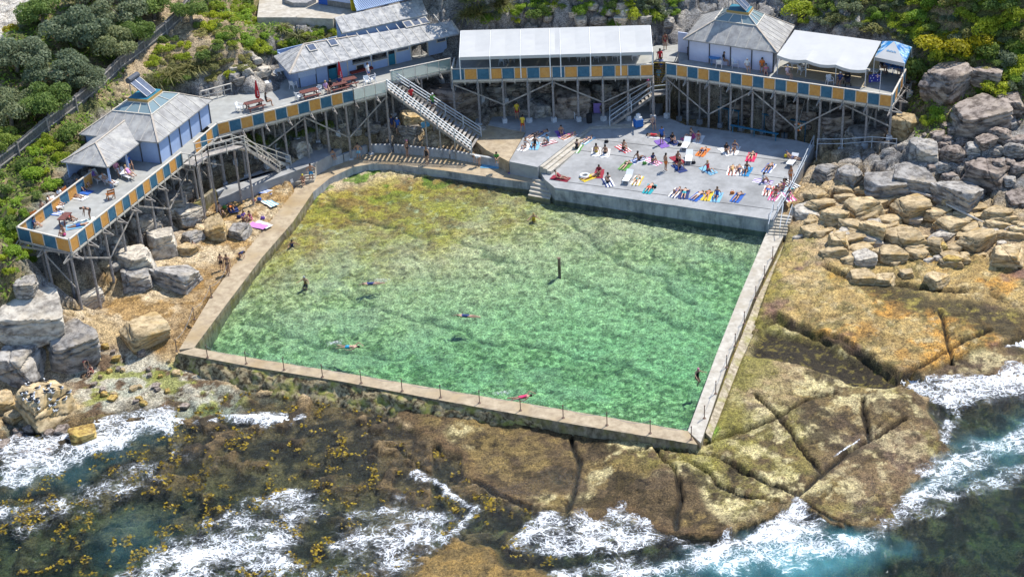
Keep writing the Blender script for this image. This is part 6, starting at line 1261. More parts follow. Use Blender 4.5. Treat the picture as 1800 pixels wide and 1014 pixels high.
def body(pose):
    if pose in BODY: return BODY[pose]
    Q = [Vector(q) for q in POSE[pose]]; pel, ch, hd, eL, wL, eR, wR, kL, aL, kR, aR, ft = Q; sp = (ch-pel).normalized(); up = (hd-ch).normalized(); ft.normalize()
    vs = []; es = []; rad = []; bone = {}
    def add(p, r, par=None):
        vs.append(p); rad.append(r)
        if par is not None: es.append((par, len(vs)-1))
        return len(vs)-1
    p0 = add(pel, (.145, .105)); b1 = add(pel.lerp(ch, .45), (.125, .095), p0); c0 = add(ch, (.16, .11), b1); nk = add(ch+up*.13, .055, c0); h0 = add(hd-up*.03, .085, nk); h1 = add(hd+up*.07, .095, h0); add(hd+up*.13, .06, h1)
    face = -(up.cross(LATD)) if True else None; fdir = LATD.cross(up)
    if fdir.dot(Vector((0, -1, 0))+Vector((0, 0, .0))) < 0 and pose not in ('front', 'prop', 'swim'): fdir = -fdir
    if pose in ('front', 'prop', 'swim') and fdir.z > 0: fdir = -fdir
    add(hd+fdir*.115-up*.01, .018, h0)
    for s, e, w_, k, a in ((-1, eL, wL, kL, aL), (1, eR, wR, kR, aR)):
        sh = add(ch+LATD*.17*s+up*.03, .066, c0); el = add(e, .043, sh); wr = add(w_, .030, el); fd = (w_-e).normalized(); pm = add(w_+fd*.07, (.040, .018), wr)
        lt = fd.cross(Vector((0, 0, 1)) if abs(fd.z) < .8 else Vector((0, 1, 0))).normalized()
        for q, ln in ((-.028, .075), (-.010, .09), (.010, .085), (.028, .065)): f1 = add(w_+fd*.10+lt*q, .010, pm); add(w_+fd*(.10+ln)+lt*q*1.25, .008, f1)
        f1 = add(w_+fd*.04+lt*.05*s, .011, pm); add(w_+fd*.085+lt*.065*s, .009, f1)
        hp = add(pel+LATD*.095*s-sp*.05, .098, p0); kn = add(k, .062, hp); an = add(a, .042, kn); add(a+ft*.16, (.045, .03), an)
    me = bpy.data.meshes.new('body'); me.from_pydata([tuple(v) for v in vs], es, []); ob = bpy.data.objects.new('tmp', me); COL.objects.link(ob)
    ob.modifiers.new('skin', 'SKIN'); sv = me.skin_vertices[0].data
    for i, r in enumerate(rad): sv[i].radius = r if isinstance(r, tuple) else (r, r); sv[i].use_root = (i == 0)
    sb = ob.modifiers.new('sub', 'SUBSURF'); sb.levels = 1; dg = bpy.context.evaluated_depsgraph_get(); ev = ob.evaluated_get(dg); m2 = bpy.data.meshes.new_from_object(ev); m2.name = 'body'; bpy.data.objects.remove(ob)
    m2.materials.clear(); m2.materials.append(None); m2.polygons.foreach_set('use_smooth', [True]*len(m2.polygons))
    bones = {'spine': (pel, ch), 'head': (ch+up*.14, hd+up*.12)}
    for s, e, w_, k, a in (('L', eL, wL, kL, aL), ('R', eR, wR, kR, aR)):
        q = -1 if s == 'L' else 1; bones['arm'+s] = (ch+LATD*.17*q, e); bones['fore'+s] = (e, w_); bones['thigh'+s] = (pel+LATD*.095*q, k); bones['shin'+s] = (k, a)
    cls = []
    for f in m2.polygons:
        c = f.center; best = None
        for n_, (a, b) in bones.items():
            ab = b-a; t_ = max(0, min(1, (c-a).dot(ab)/ab.length_squared)); d_ = (c-a-ab*t_).length*(1 if n_ != 'spine' else .62)
            if best is None or d_ < best[0]: best = (d_, n_, t_)
        cls.append(best[1:])
    BODY[pose] = (m2, cls, hd, up, fdir, {}); return BODY[pose]
def wear(pose, kind):
    m2, cls, hd, up, fd, cache = body(pose)
    if kind in cache: return cache[kind]
    def ok(i, f):
        n_, t_ = cls[i]
        if kind == 'shorts': return (n_ == 'spine' and t_ < .16) or (n_.startswith('thigh') and t_ < .55)
        if kind == 'brief': return (n_ == 'spine' and t_ < .14) or (n_.startswith('thigh') and t_ < .14)
        if kind == 'suit': return (n_ == 'spine') and t_ < .97 or (n_.startswith('thigh') and t_ < .12)
        if kind == 'bikini': return (n_ == 'spine' and (t_ < .12 or .68 < t_ < .95)) or (n_.startswith('thigh') and t_ < .1)
        if kind == 'shirt': return n_ == 'spine' or (n_.startswith('arm') and t_ < .55)
        if kind == 'hair': return n_ == 'head' and ((f.center-hd).dot(up) > .035 or (f.center-hd).dot(fd) < -.01) and (f.center-hd).dot(up) > -.07
        if kind == 'cap': return n_ == 'head' and (f.center-hd).dot(up) > .04
    off = .016 if kind != 'hair' else .02; vm = {}; vv = []; ff = []
    for i, f in enumerate(m2.polygons):
        if ok(i, f):
            idx = []
            for v in f.vertices:
                if v not in vm: vm[v] = len(vv); vv.append(tuple(m2.vertices[v].co+m2.vertices[v].normal*off))
                idx.append(vm[v])
            ff.append(idx)
    me = bpy.data.meshes.new(kind); me.from_pydata(vv, [], ff); me.materials.append(None); me.polygons.foreach_set('use_smooth', [True]*len(ff)); me.update(); cache[kind] = me; return me
SKIN = [mat('skin_%d' % i, c, tuple(x*.88 for x in c), 8, .55, bump=.05) for i, c in enumerate(((.58,.36,.25),(.45,.26,.17),(.33,.18,.11),(.66,.45,.34)))]
HAIRC = {'d': (.03,.02,.015), 'b': (.13,.07,.035), 'y': (.45,.30,.12), 'g': (.4,.4,.4), 'w': (.8,.8,.8), 'yc': (.75,.6,.05), 'p': (.7,.25,.35), 'n': (.03,.05,.15)}
WN = {'shorts': 'shorts', 'brief': 'trunks', 'suit': 'swimsuit', 'bikini': 'bikini', 'shirt': 'shirt'}
def person(loc, pose, ang, label, skin=0, wears=(), hair='d', sc=1.0):
    m2 = body(pose)[0]; o = bpy.data.objects.new('person', m2); COL.objects.link(o); o.location = loc; o.rotation_euler = (0, 0, R(ang)); o.scale = (sc,)*3
    o.material_slots[0].link = 'OBJECT'; o.material_slots[0].material = SKIN[skin]; tag(o, label, 'person')
    for k, c in list(wears)+[('cap' if hair in ('w', 'yc', 'p', 'n') else 'hair', HAIRC[hair])]:
        q = bpy.data.objects.new(WN.get(k, k), wear(pose, k)); COL.objects.link(q); q.parent = o; q.material_slots[0].link = 'OBJECT'; q.material_slots[0].material = solid(c)
    return o
TOW = [0]
def towel(loc, ang, c, label, c2=None, w_=.85, l_=1.75, slope=True, up=.02):
    m = MB(); a = R(ang); nx, ny = 6, 10; f = Vector((math.cos(a), math.sin(a), 0)); g = Vector((-math.sin(a), math.cos(a), 0)); TOW[0] += 1; ph = TOW[0]
    base_z = (lambda q: tz(q.x, q.y)) if slope else (lambda q: loc.z)
    for j in range(ny+1):
        for i in range(nx+1):
            q = loc+f*(i/nx-.5)*w_*(1+.05*math.sin(ph+j))+g*(j/ny-.5)*l_; m.v.append(Vector((q.x, q.y, base_z(q)+up+.018*math.sin(i*1.9+ph)*math.cos(j*1.3+ph*2)+.018)))
    for j in range(ny):
        for i in range(nx): b = j*(nx+1)+i; m.m = 1 if c2 and (i % 2 == 0) else 0; m.face((b, b+1, b+nx+2, b+nx+1))
    o = m.build('towel', [solid(c, .9), solid(c2 or c, .9)], origin=loc); tag(o, label, 'towel'); sd_ = o.modifiers.new('t', 'SOLIDIFY'); sd_.thickness = .012; return o
RED, BLU, WHT, BLK, PNK, TEA, NAV, YEL, ORA, PUR, GRN, LBL = (.55,.03,.04), (.04,.13,.45), (.78,.78,.76), (.02,.02,.025), (.70,.12,.32), (.03,.35,.40), (.03,.05,.16), (.72,.52,.05), (.70,.20,.04), (.22,.12,.42), (.10,.30,.06), (.22,.48,.68)
DRED = (.3,.03,.05)
# on the terrace: pixel, pose, angle, towel colours, skin, wear, hair, label
for x, y, pose, an, tw, sk, we, ha, lab, tl in [
 (937,240,'back',-40,(WHT,None),0,[('bikini',BLK)],'b','woman sunbathing on a white towel nearest the bush shade of the upper terrace','white towel under the sunbather on the upper terrace'),
 (953,236,'front',-40,(WHT,LBL),1,[('brief',NAV)],'d','person lying face down on a white and pale blue towel on the upper terrace','white towel with pale blue stripes'),
 (923,260,'sit',-30,(WHT,None),0,[('bikini',WHT)],'b','person sitting at the lower left edge of the upper terrace','white towel at the lower left edge of the upper terrace'),
 (940,257,'sit',-10,(LBL,None),2,[('suit',BLK)],'d','woman in black swimsuit on a pale blue towel','pale blue towel on the upper terrace'),
 (986,236,'hug',10,(PUR,None),1,[('shorts',NAV)],'d','man hugging his knees near the long steps','purple towel near the long steps'),
 (1000,240,'back',-50,(WHT,ORA),0,[('bikini',PNK)],'y','woman lying on a white towel beside the long steps','white towel with orange stripes beside the long steps'),
 (1014,262,'hug',160,(WHT,GRN),0,[('suit',BLK)],'b','person bent over at the right of the long steps','green and white towel right of the long steps'),
 (1048,268,'sit',175,(WHT,None),1,[('bikini',YEL)],'d','woman in yellow bikini sitting with her back turned','white towel under the yellow bikini'),
 (1064,270,'sit',170,(WHT,None),1,[('bikini',BLK)],'d','woman sitting right of the yellow bikini','white towel right of the yellow bikini'),
 (1123,282,'sit',120,(BLU,WHT),2,[('shorts',BLK)],'d','dark haired man on a blue patterned towel','blue and white patterned towel'),
 (1147,285,'hug',40,(PNK,WHT),2,[('shirt',NAV)],'d','person in navy top on a pink towel','pink and white towel in the middle of the terrace'),
 (1191,282,'hug',20,(DRED,None),2,[('shorts',BLK)],'b','person sitting upright with reddish hair in the middle of the terrace','dark red towel in the middle of the terrace'),
 (1194,296,'sit',200,(NAV,None),2,[('shorts',NAV)],'d','dark tanned person seated next to the navy towel','navy towel in the middle of the terrace'),
 (1163,253,'stand',20,(PUR,None),1,[('shirt',BLU),('shorts',BLK)],'d','person in blue top standing on a purple towel','purple towel under the standing person'),
 (1152,240,'front',70,(WHT,None),2,[('suit',RED)],'d','woman in red swimsuit lying near the kerb','white towel of the woman in red swimsuit'),
 (1181,249,'hug',30,(NAV,None),1,[('shirt',BLK)],'d','person in black huddled behind the standing person','navy towel behind the standing person'),
 (1213,242,'sit',-60,(PNK,None),0,[('bikini',BLK)],'b','woman leaning back on a pink towel at the shadow edge','pink towel at the shadow edge'),
 (1228,246,'hug',-20,(WHT,None),0,[('bikini',RED)],'d','child sitting right of the pink towel at the shadow edge','white towel at the shadow edge'),
 (985,314,'recline',60,(DRED,None),1,[('suit',DRED)],'d','woman in dark red swimsuit above the pool steps','dark red towel above the pool steps'),
 (1038,312,'front',-60,(YEL,None),0,[('shorts',YEL)],'y','child lying on a yellow mat near the terrace edge','yellow mat near the terrace edge'),
 (1053,306,'hug',-10,(DRED,None),2,[('shirt',DRED)],'d','dark haired person seated right of the yellow mat','dark red towel right of the yellow mat'),
 (1069,321,'hug',190,(NAV,WHT),0,[('bikini',BLK)],'d','person curled on a navy striped towel at the edge','navy striped towel at the edge'),
 (1142,332,'back',-25,(TEA,None),0,[('shorts',(.8,.06,.02))],'d','man in bright red shorts lying on a teal towel','teal towel under red shorts'),
 (1189,339,'knee',-30,(NAV,WHT),1,[('bikini',BLU)],'b','woman lying left of the man with turquoise trunks','navy and white towel at the edge'),
 (1203,341,'front',-15,(NAV,None),0,[('shorts',TEA)],'d','man with turquoise trunks lying face down','navy towel of the man with turquoise trunks'),
 (1227,345,'front',-40,(BLU,None),0,[('brief',WHT)],'b','pale person face down on a blue towel','blue towel under the pale person'),
 (1244,344,'front',-20,(YEL,None),1,[('bikini',ORA)],'d','person face down on a yellow towel','yellow towel between blue towels'),
 (1260,347,'sit',-20,(LBL,None),1,[('suit',BLU)],'b','child in blue swimsuit on a pale towel','pale blue towel of the child'),
 (1297,347,'front',-30,(BLU,None),1,[('brief',BLK)],'b','lone sunbather on a deep blue towel near the edge','deep blue towel near the edge'),
 (1363,345,'sit',-30,(WHT,PNK),1,[('bikini',RED)],'b','woman sitting on a pink striped towel near the steps','pink striped towel near the steps'),
 (1368,331,'front',-40,(WHT,None),2,[('shorts',NAV)],'d','man face down in the crowd by the handrail','white towel in the crowd by the handrail'),
 (1386,346,'hug',10,(PNK,WHT),0,[('suit',NAV)],'d','person in navy nearest the handrail steps','pink and white towel nearest the handrail steps'),
 (1389,324,'stand',30,(WHT,BLK),1,[('bikini',ORA)],'b','woman in orange bikini standing by the handrail','black and white striped towel by the handrail'),
 (1321,276,'back',-20,((.65,.03,.12),None),0,[('bikini',BLK)],'d','woman in black bikini on a crimson towel','crimson towel near the shadow edge'),
 (1276,267,'hug',20,(WHT,None),1,[('shirt',BLK)],'d','person in black top sitting on a white towel','white towel under the person in black top'),
 (1291,265,'sit',-20,(WHT,None),1,[('bikini',NAV)],'b','woman beside the person in black top','white towel beside the person in black top'),
 (1287,300,'knee',-15,((.6,.1,.05),WHT),0,[('bikini',YEL)],'d','left of three sunbathers in a row, with a red towel','red striped towel of three in a row'),
 (1299,300,'knee',-12,(WHT,None),1,[('shorts',NAV)],'d','middle of three sunbathers in a row','white towel of three in a row'),
 (1312,302,'sit',-25,((.04,.25,.5),None),1,[('bikini',BLK)],'d','right of three sunbathers in a row, on a blue towel','blue towel of three in a row'),
 (1391,284,'recline',60,None,2,[('shorts',NAV)],'n','man on the lounger by the metal handrail',None),
 (1148,226,'chair',10,None,0,[('shorts',NAV)],'g','elderly man sitting on the kerb wall',None),
]:
    g = GT(x, y); sl_ = y > 262 or x > 1010; z0 = .03 if tw else 0
    person(g+Z*(z0-(.30 if pose == 'recline' and tw else (.02 if pose == 'recline' else 0))), pose, an, lab, sk, we, ha, .98)
    if tw: towel(g-(Vector((-math.sin(R(an)), math.cos(R(an)), 0))*.08 if pose in ('back','front','knee') else Vector()), an, tw[0], tl, tw[1], slope=(x > 1010 or y > 295), up=.01)
for x, y, pose, an, tw, sk, we, ha, lab, tl in [
 (1032,247,'back',-40,(LBL,WHT),0,[('bikini',NAV)],'b','woman lying on a pale striped towel just right of the long steps','pale striped towel just right of the long steps'),(1096,262,'hug',30,(WHT,RED),1,[('shorts',BLK)],'d','boy hugging his knees on a red and white towel','red and white towel behind the blue patterned one'),
 (1100,292,'front',-30,(GRN,None),0,[('bikini',BLK)],'b','person face down on a green towel in the middle of the terrace','green towel in the middle of the terrace'),(1235,268,'knee',-30,(ORA,None),1,[('shorts',NAV)],'d','man on an orange towel at the centre right','orange towel at the centre right'),
 (1245,300,'sit',30,(LBL,None),0,[('suit',RED)],'y','woman in red swimsuit sitting on a sky blue towel','sky blue towel under the red swimsuit'),(1352,296,'back',-30,(WHT,BLU),1,[('shorts',BLK)],'d','man lying on a blue striped towel before the handrail lounger','blue striped towel before the handrail lounger'),
 (1341,320,'hug',60,(PUR,WHT),2,[('shirt',WHT)],'d','person in white top on a violet striped towel','violet striped towel left of the handrail crowd'),(1376,334,'sit',-60,(TEA,WHT),1,[('bikini',PNK)],'b','woman in pink bikini amid the handrail crowd','teal striped towel amid the handrail crowd'),
 (1350,336,'back',-20,(RED,WHT),0,[('shorts',BLU)],'d','man in blue shorts lying left of the handrail crowd','red striped towel left of the handrail crowd'),(1170,300,'stand',120,None,1,[('shorts',ORA)],'d','boy in orange shorts standing in the middle of the terrace',None),
 (963,252,'hug',-60,(DRED,WHT),1,[('shirt',LBL)],'d','person in sky blue top at the right of the upper terrace','dark red striped towel on the upper terrace'),(1120,318,'back',-20,(YEL,WHT),0,[('bikini',TEA)],'b','woman in teal bikini on a yellow striped towel','yellow striped towel right of the green ended lounger')]:
    g = GT(x, y); person(g+Z*(.03 if tw else 0), pose, an, lab, sk, we, ha, .98)
    if tw: towel(g, an, tw[0], tl, tw[1], slope=(x > 1010 or y > 295), up=.01)
# on the decks, stairs, walkway, ledge
for x, y, z, pose, an, sk, we, ha, lab in [
 (909,209,3.0,'stand',10,1,[('shirt',YEL),('shorts',RED)],'d','lifeguard in yellow shirt and red shorts standing in the shade'),(919,232,3.0,'walk',160,1,[('shirt',YEL),('shorts',RED)],'d','lifeguard in yellow shirt walking into the shade'),
 (690,233,2.9,'stand',15,1,[('shirt',NAV)],'d','left person in navy standing under the cafe deck'),(700,236,2.9,'stand',-10,0,[('shirt',BLU),('shorts',NAV)],'w','right person in blue standing under the cafe deck'),
 (631,281,1.75,'hips',170,1,[('shorts',LBL)],'d','man in pale blue shorts by the bend of the walkway'),(716,276,1.75,'stand',60,1,[('bikini',BLK)],'p','person with pink cap on the walkway'),(751,289,1.75,'stand',-30,1,[('suit',BLK)],'b','woman in black swimsuit walking along the walkway'),(842,292,1.75,'bend',-60,0,[('shirt',WHT)],'b','person in white top bending over a blue towel'),
 (548,318,1.85,'hips',10,1,[('shorts',(.03,.3,.6))],'d','man wrapped in bright blue at the foot of the small steps'),(533,322,1.9,'hug',10,1,[('shorts',BLK)],'yc','child with yellow cap sitting by the small steps'),(585,278,2.5,'hug',30,1,[('shorts',BLU)],'d','person resting behind the curved low wall'),(873,283,2.8,'hug',0,1,[('shirt',GRN)],'d','person in green top behind the long low wall'),
 (908,300,1.8,'back',-80,0,[('bikini',PUR)],'b','woman lying along the walkway near the pool steps'),
 (723,176,6.1,'chair',200,0,[('shirt',RED)],'d','person in red top on the upper part of the long staircase'),(762,194,5.0,'stand',20,1,[('shirt',GRN),('shorts',NAV)],'w','person with white hat coming down the long staircase'),
 (1160,116,6.9,'stand',180,1,[('shirt',RED)],'d','uppermost person on the yellow edged stairs'),(1162,131,6.2,'stand',180,0,[('shirt',BLU)],'d','person in blue on the middle of the yellow edged stairs'),(1158,149,5.3,'stand',170,0,[('shirt',LBL)],'d','lowest person on the yellow edged stairs'),(1139,164,4.8,'stand',100,0,[('shirt',PNK)],'d','person in pink stepping onto the lower wooden flight'),(1169,87,7.6,'stand',10,2,[('bikini',DRED)],'d','woman in dark bikini at the gap between the decks'),
 (168,318,7.6,'recline',50,0,[('shirt',PUR)],'d','person in purple reclining in the shelter shade'),(190,326,7.6,'recline',55,1,[('shorts',WHT)],'b','person with white shorts reclining in the sun near the shelter post'),(207,308,7.6,'chair',40,0,[('shirt',(.6,.25,.35)),('shorts',WHT)],'d','person in pink shirt seated in front of the shelter'),(228,298,7.6,'chair',40,1,[('shirt',BLU)],'d','person in blue shirt seated by the shelter wall'),(229,313,7.6,'recline',45,0,[('suit',(.65,.3,.6))],'y','person in lilac on the outermost shelter chair'),
 (140,334,7.6,'sit',60,1,[('shorts',RED)],'b','tanned person sitting against the back rail'),(132,346,7.6,'back',60,1,[('bikini',BLK)],'b','person lying on a towel by the orange chairs'),(98,365,7.6,'recline',70,0,[('shorts',NAV)],'b','person on the lounge chair by the back rail'),(88,371,7.6,'sit',70,0,[('bikini',PNK)],'d','person with outstretched legs beside the rail lounge chair'),(77,379,7.6,'chair',60,1,[('shorts',(.05,.3,.6))],'d','person with bright blue shorts in the deck corner'),(158,386,7.6,'bend',-70,2,[('bikini',BLK)],'d','tanned woman bending forward on the left deck'),(140,398,7.6,'front',-75,1,[('shorts',BLU)],'b','boy lying on a towel by the front rail'),(113,414,7.6,'hug',-30,1,[('shorts',PNK)],'b','child leaning on the end rail of the left deck'),
 (150,328,7.6,'hug',60,0,[('suit',GRN)],'b','person in green swimsuit at the inner end of the back rail'),(108,356,7.6,'chair',60,1,[('shirt',WHT)],'d','person in white shirt between the rail chairs'),(122,384,7.6,'back',50,1,[('bikini',RED)],'d','woman in red bikini lying in the middle of the left deck'),(60,400,7.6,'hug',100,0,[('shirt',NAV)],'d','person huddled in the outer corner of the left deck'),
 (470,187,7.6,'chair',100,1,[('shirt',BLK)],'d','person in black at the left picnic table'),(582,163,7.6,'chair',-20,0,[('shirt',BLK)],'d','left person at the busy picnic table'),(598,157,7.6,'chair',10,1,[('shirt',NAV)],'d','right person at the busy picnic table'),(648,141,7.6,'stand',60,0,[('shirt',WHT),('shorts',BLU)],'d','man in white shirt and blue shorts standing before the cafe counter'),(574,166,7.6,'chair',40,0,[('shirt',(.5,.3,.5))],'y','person in mauve left of the busy picnic table'),
 (1273,115,7.6,'chair',60,1,[('shirt',BLK)],'d','person in black beside the pale blue round table'),(1313,126,7.6,'chair',10,0,[('shirt',WHT)],'w','person with white cap in the pavilion group'),(1339,126,7.6,'chair',-10,1,[('shirt',ORA)],'d','person in orange in the pavilion group'),(1346,130,7.6,'sit',-10,0,[('bikini',PNK)],'b','person sitting low by the front rail of the right deck'),(1384,139,7.6,'chair',40,0,[('shirt',(.75,.6,.65))],'w','person in pale pink at the marquee edge'),(1476,151,7.6,'chair',-30,1,[('shirt',NAV)],'w','person with white cap beside the pram'),(1580,131,7.6,'stand',160,0,[('shirt',LBL),('shorts',NAV)],'b','person in pale blue shirt under the gazebo'),(1550,127,7.6,'chair',30,1,[('shirt',BLK)],'d','person in black seated under the gazebo'),
]: person(P(x, y, z), pose, an, lab, sk, we, ha)
for x, y, pose, an, sk, we, ha, lab, sc in [(387,374,'sit',30,0,[('shorts',BLK)],'d','man sitting at the left end of the rock ledge group',1),(406,366,'back',20,1,[('shorts',ORA)],'d','person in orange shorts lying below the retaining wall',1),(428,387,'hug',60,1,[('shirt',PUR)],'b','person in purple among the bags on the ledge',1),(441,387,'hug',-40,0,[('suit',(.75,.05,.3))],'d','person in hot pink among the bags on the ledge',1),(340,437,'hug',20,0,[('suit',PNK)],'b','child in pink sitting on the low rocks',.8),(390,474,'stand',10,1,[('shorts',BLK)],'d','shorter of two people standing on the wet ledge',.85),(402,482,'stand',-10,1,[('bikini',BLK)],'b','taller of two people standing on the wet ledge',1.08),(424,459,'bend',70,1,[('shirt',NAV)],'d','child in navy bending with a net near the pool wall',.8),(152,650,'bend',40,0,[('suit',RED)],'d','left of two people in red in the tide pools',.8),(162,655,'hug',-30,0,[('suit',RED)],'b','right of two people in red in the tide pools',.8)]: person(G(x, y), pose, an, lab, sk, we, ha, sc)
# bathers
for x, y, pose, an, dz, sk, we, ha, lab in [(513,430,'wade',30,-1.25,2,[('suit',NAV)],'d','dark figure wading near the left pool wall'),(536,494,'wade',-20,-1.05,1,[('shorts',BLK)],'g','person wading in the left part of the pool'),(655,498,'swim',95,0,0,[('suit',NAV)],'d','swimmer in dark top doing freestyle near the middle left'),(822,555,'swim',80,0,0,[('suit',NAV)],'d','swimmer floating in the centre of the pool'),(613,609,'swim',-100,0,0,[('shorts',(.03,.35,.55))],'d','swimmer in turquoise trunks trailing splashes'),(915,698,'swim',-80,0,1,[('suit',(.7,.05,.15))],'d','swimmer in red close to the sea wall'),(1226,656,'wade',40,-1.15,1,[('suit',BLK)],'p','bather near the right pool wall'),(938,383,'wade',0,-1.35,1,[('suit',YEL)],'y','head of a bather in the shallow back of the pool')]:
    person(P(x, y, PWZ)+Z*(dz if pose == 'swim' else -.78), pose if pose == 'swim' else 'tread', an, lab, sk, we, ha)
for x, y, an, lab in ((590,604,20,'splash behind the swimmer in turquoise trunks'),(884,692,15,'splash behind the swimmer in red'),(672,494,0,'small splash at the feet of the freestyle swimmer')):
    g = P(x, y, PWZ); me = crown_mesh('splash', 160, 8, .14, M['white'], .25, 5); o = bpy.data.objects.new('splash', me); COL.objects.link(o); o.location = g+Z*.02; o.scale = (.75, .4, .35); o.rotation_euler = (0, 0, R(an)); tag(o, lab, 'splash', kind='stuff')
# bags, mats, balls and boards
def bag(loc, c, label, s=.35, ang=0):
    t = empty('bag', loc, label, 'bag'); m = MB(); o_ = loc; a = R(ang); f = Vector((math.cos(a), math.sin(a), 0)); g = Vector((-f.y, f.x, 0))
    prof = [(0,.85,.8),(.35,1,1),(.75,.9,.75),(1,.6,.3)]
    for z, sx, sy in prof:
        for i in range(10): t_ = 6.2832*i/10; m.v.append(o_+f*math.cos(t_)*s*sx*.6+g*math.sin(t_)*s*sy*.35+Z*(z*s*.75))
    for k in range(3):
        for i in range(10): j = (i+1) % 10; m.face((k*10+i, k*10+j, k*10+10+j, k*10+10+i))
    m.face(tuple(range(30, 40))); m.build('body', solid(c), t, smooth=True); m = MB(); m.tube([o_+f*s*.3+Z*s*.6, o_+f*s*.2+Z*s*1.15, o_-f*s*.2+Z*s*1.15, o_-f*s*.3+Z*s*.6], .015, 5); m.build('handle', solid(tuple(x*.6 for x in c)), t)
for x, y, c, lab in ((1066,251,BLK,'dark bag lying alone at the back of the terrace'),(1190,298,BLU,'blue bag beside the dark tanned person'),(1219,288,BLK,'black bag right of the terrace lounger'),(1195,256,BLK,'black bag left of the empty lounger'),(1150,331,BLK,'black bag by the man in red shorts'),(1287,341,ORA,'tan bag near the lone sunbather'),(1097,318,BLK,'black bag left of the green ended lounger'),(1133,289,GRN,'green bag by the blue patterned towel'),(1380,318,BLK,'black bag in the crowd by the handrail'),(1355,124,BLU,'blue bag near the storage box')): bag(GT(x, y) if y > 200 else DP(x, y), c, lab)
for x, y, c, lab in ((446,355,DRED,'dark red bag on the rock ledge'),(456,352,BLU,'blue bag on the rock ledge'),(395,366,GRN,'green bag between the two men on the ledge'),(437,399,(.4,.5,.05),'yellow green bag by the lilac towel'),(462,385,PUR,'purple bag on the ledge'),(420,383,NAV,'navy bag left of the pink group')): bag(G(x, y), c, lab)
for x, y, an, c, c2, lab in ((474,358,40,LBL,WHT,'pale blue towel on the rock ledge'),(465,338,70,WHT,BLU,'white towel near the retaining wall'),(453,398,60,(.6,.25,.6),None,'lilac towel on the rock ledge'),(462,396,50,WHT,None,'white towel right of the lilac towel'),(409,368,20,NAV,None,'navy mat under the person in orange shorts')): towel(G(x, y)+Z*.05, an, c, lab, c2, slope=False)
for x, y, an, c, c2, lab, z in ((862,293,75,(.06,.25,.4),LBL,'blue patterned towel on the walkway',1.75),(909,301,-80,PUR,None,'purple towel on the walkway',1.75),(930,299,-80,TEA,None,'teal bag towel at the end of the walkway',1.75),(137,347,60,WHT,None,'white towel by the orange chairs',7.61),(146,337,60,BLU,None,'blue towel under the back rail sitter',7.61),(92,374,70,WHT,BLU,'white and blue towel in the deck corner',7.61),(150,390,-60,(.45,.6,.5),WHT,'pale green towel by the front rail',7.61),(136,398,-75,LBL,None,'pale blue towel under the boy',7.61)): towel(P(x, y, z), an, c, lab, c2, slope=False)
m = MB(); g = GT(1381, 277); bmv = []; 
for j in range(7):
    for i in range(12): a, b = 6.2832*i/12, math.pi*(j/6-.5); m.v.append(g+V(.17*math.cos(a)*math.cos(b), .17*math.sin(a)*math.cos(b), .17+.17*math.sin(b)))
for j in range(6):
    for i in range(12): k = (i+1) % 12; m.face((j*12+i, j*12+k, j*12+12+k, j*12+12+i))
tag(m.build('beach_ball', M['yellow'], smooth=True), 'yellow ball near the shadow edge of the terrace', 'ball')
m = MB(); g = GT(1028, 311)+Z*.12; m.tube([g+V(.38*math.cos(a), .38*math.sin(a), 0) for a in np.linspace(0, 6.2832, 21)], .12, 8, False); tag(m.build('swim_ring', M['white'], smooth=True), 'white swim ring beside the yellow mat', 'swim ring')
m = MB(); p, q = P(1043,182,4.1), P(1057,182,4.0); m.hexa([p-Z*1.0, q-Z*1.0, q-Z*1.0+Cn*.04, p-Z*1.0+Cn*.04, p, q, q+Cn*.04, p+Cn*.04]); tag(m.build('hanging_towel', solid((.30,.2,.5))), 'lilac towel hanging in the shade under the middle deck', 'towel')
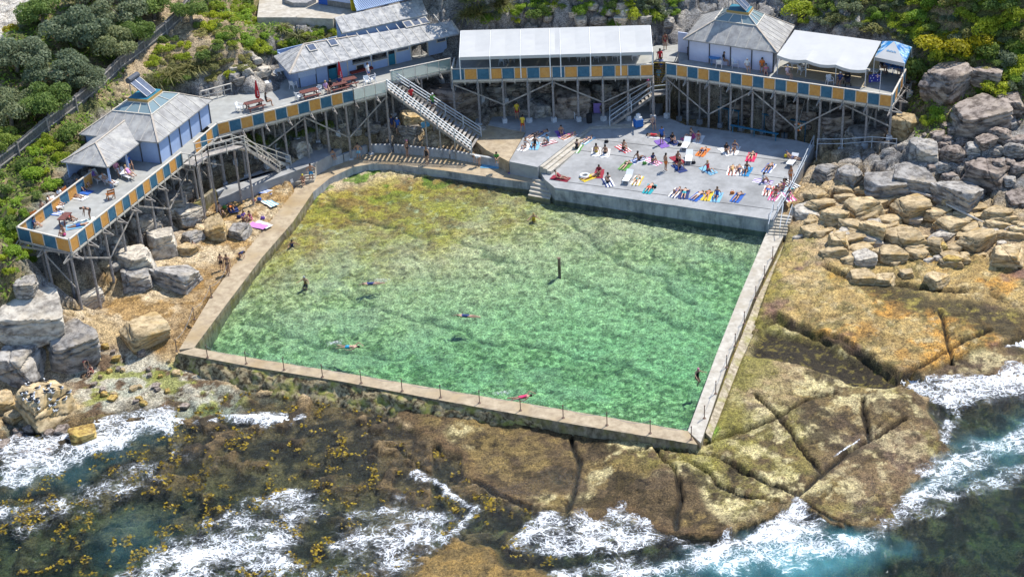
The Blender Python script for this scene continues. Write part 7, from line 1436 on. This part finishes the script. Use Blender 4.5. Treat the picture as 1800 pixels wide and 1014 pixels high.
m = MB(); g = P(891, 196, 3.0); m.prism([g+V(x*.9,y*.25,.06) for x, y in ((-1,-.6),(-.6,-1),(.7,-1),(1,0),(.7,1),(-.6,1),(-1,.6))], -.05); tag(m.build('rescue_board', M['yellow']), 'pale yellow rescue board on the shaded pavement', 'board')
# seabirds on the tan boulder
from mathutils.bvhtree import BVHTree
bo = [o for o in COL.objects if o.get('label') == 'smooth tan boulder covered with resting seabirds'][0]
bpy.context.view_layer.update(); mw = bo.matrix_world; bv = BVHTree.FromPolygons([mw @ v.co for v in bo.data.vertices], [tuple(p.vertices) for p in bo.data.polygons])
bm_ = MB(); bm_.m = 0
def ball(m, c, rx, ry, rz, n=8, k=5):
    b = len(m.v)
    for j in range(k+1):
        for i in range(n): a, t_ = 6.2832*i/n, math.pi*(j/k-.5); m.v.append(Vector((c[0]+rx*math.cos(a)*math.cos(t_), c[1]+ry*math.sin(a)*math.cos(t_), c[2]+rz*math.sin(t_))))
    for j in range(k):
        for i in range(n): q = (i+1) % n; m.face((b+j*n+i, b+j*n+q, b+j*n+n+q, b+j*n+n+i))
ball(bm_, (0,0,.14), .10, .20, .10); ball(bm_, (0,-.17,.27), .06, .07, .06); bm_.tube([V(0,-.08,.17), V(0,-.15,.25)], [.06,.05], 6); bm_.m = 1; ball(bm_, (0,.06,.20), .105, .19, .07); bm_.tube([V(0,.15,.2), V(0,.36,.16)], [.06,.01], 5); bm_.tube([V(0,-.22,.27), V(0,-.32,.25)], [.02,.004], 5)
br = random.Random(5); first = None; nb = 0
while nb < 36:
    x, y = br.gauss(76, 22), br.gauss(700, 19); o = Vector((0, 0, HC)); d = (P(x, y, 0)-o).normalized(); h_ = bv.ray_cast(o, d)
    if h_[0] is None or h_[1].z < .35: nb += .2; continue
    nb += 1
    if first is None: first = bm_.build('seabird', [M['white'], M['black']], origin=(0, 0, 0), smooth=True); ob = first
    else: ob = first.copy(); COL.objects.link(ob)
    ob.location = h_[0]-Z*.02; ob.rotation_euler = (0, 0, br.uniform(0, 6.28)); ob.scale = (1.0,)*3
    tag(ob, 'small black and white seabird resting on the tan boulder', 'seabird', 'seabirds resting on the tan boulder')
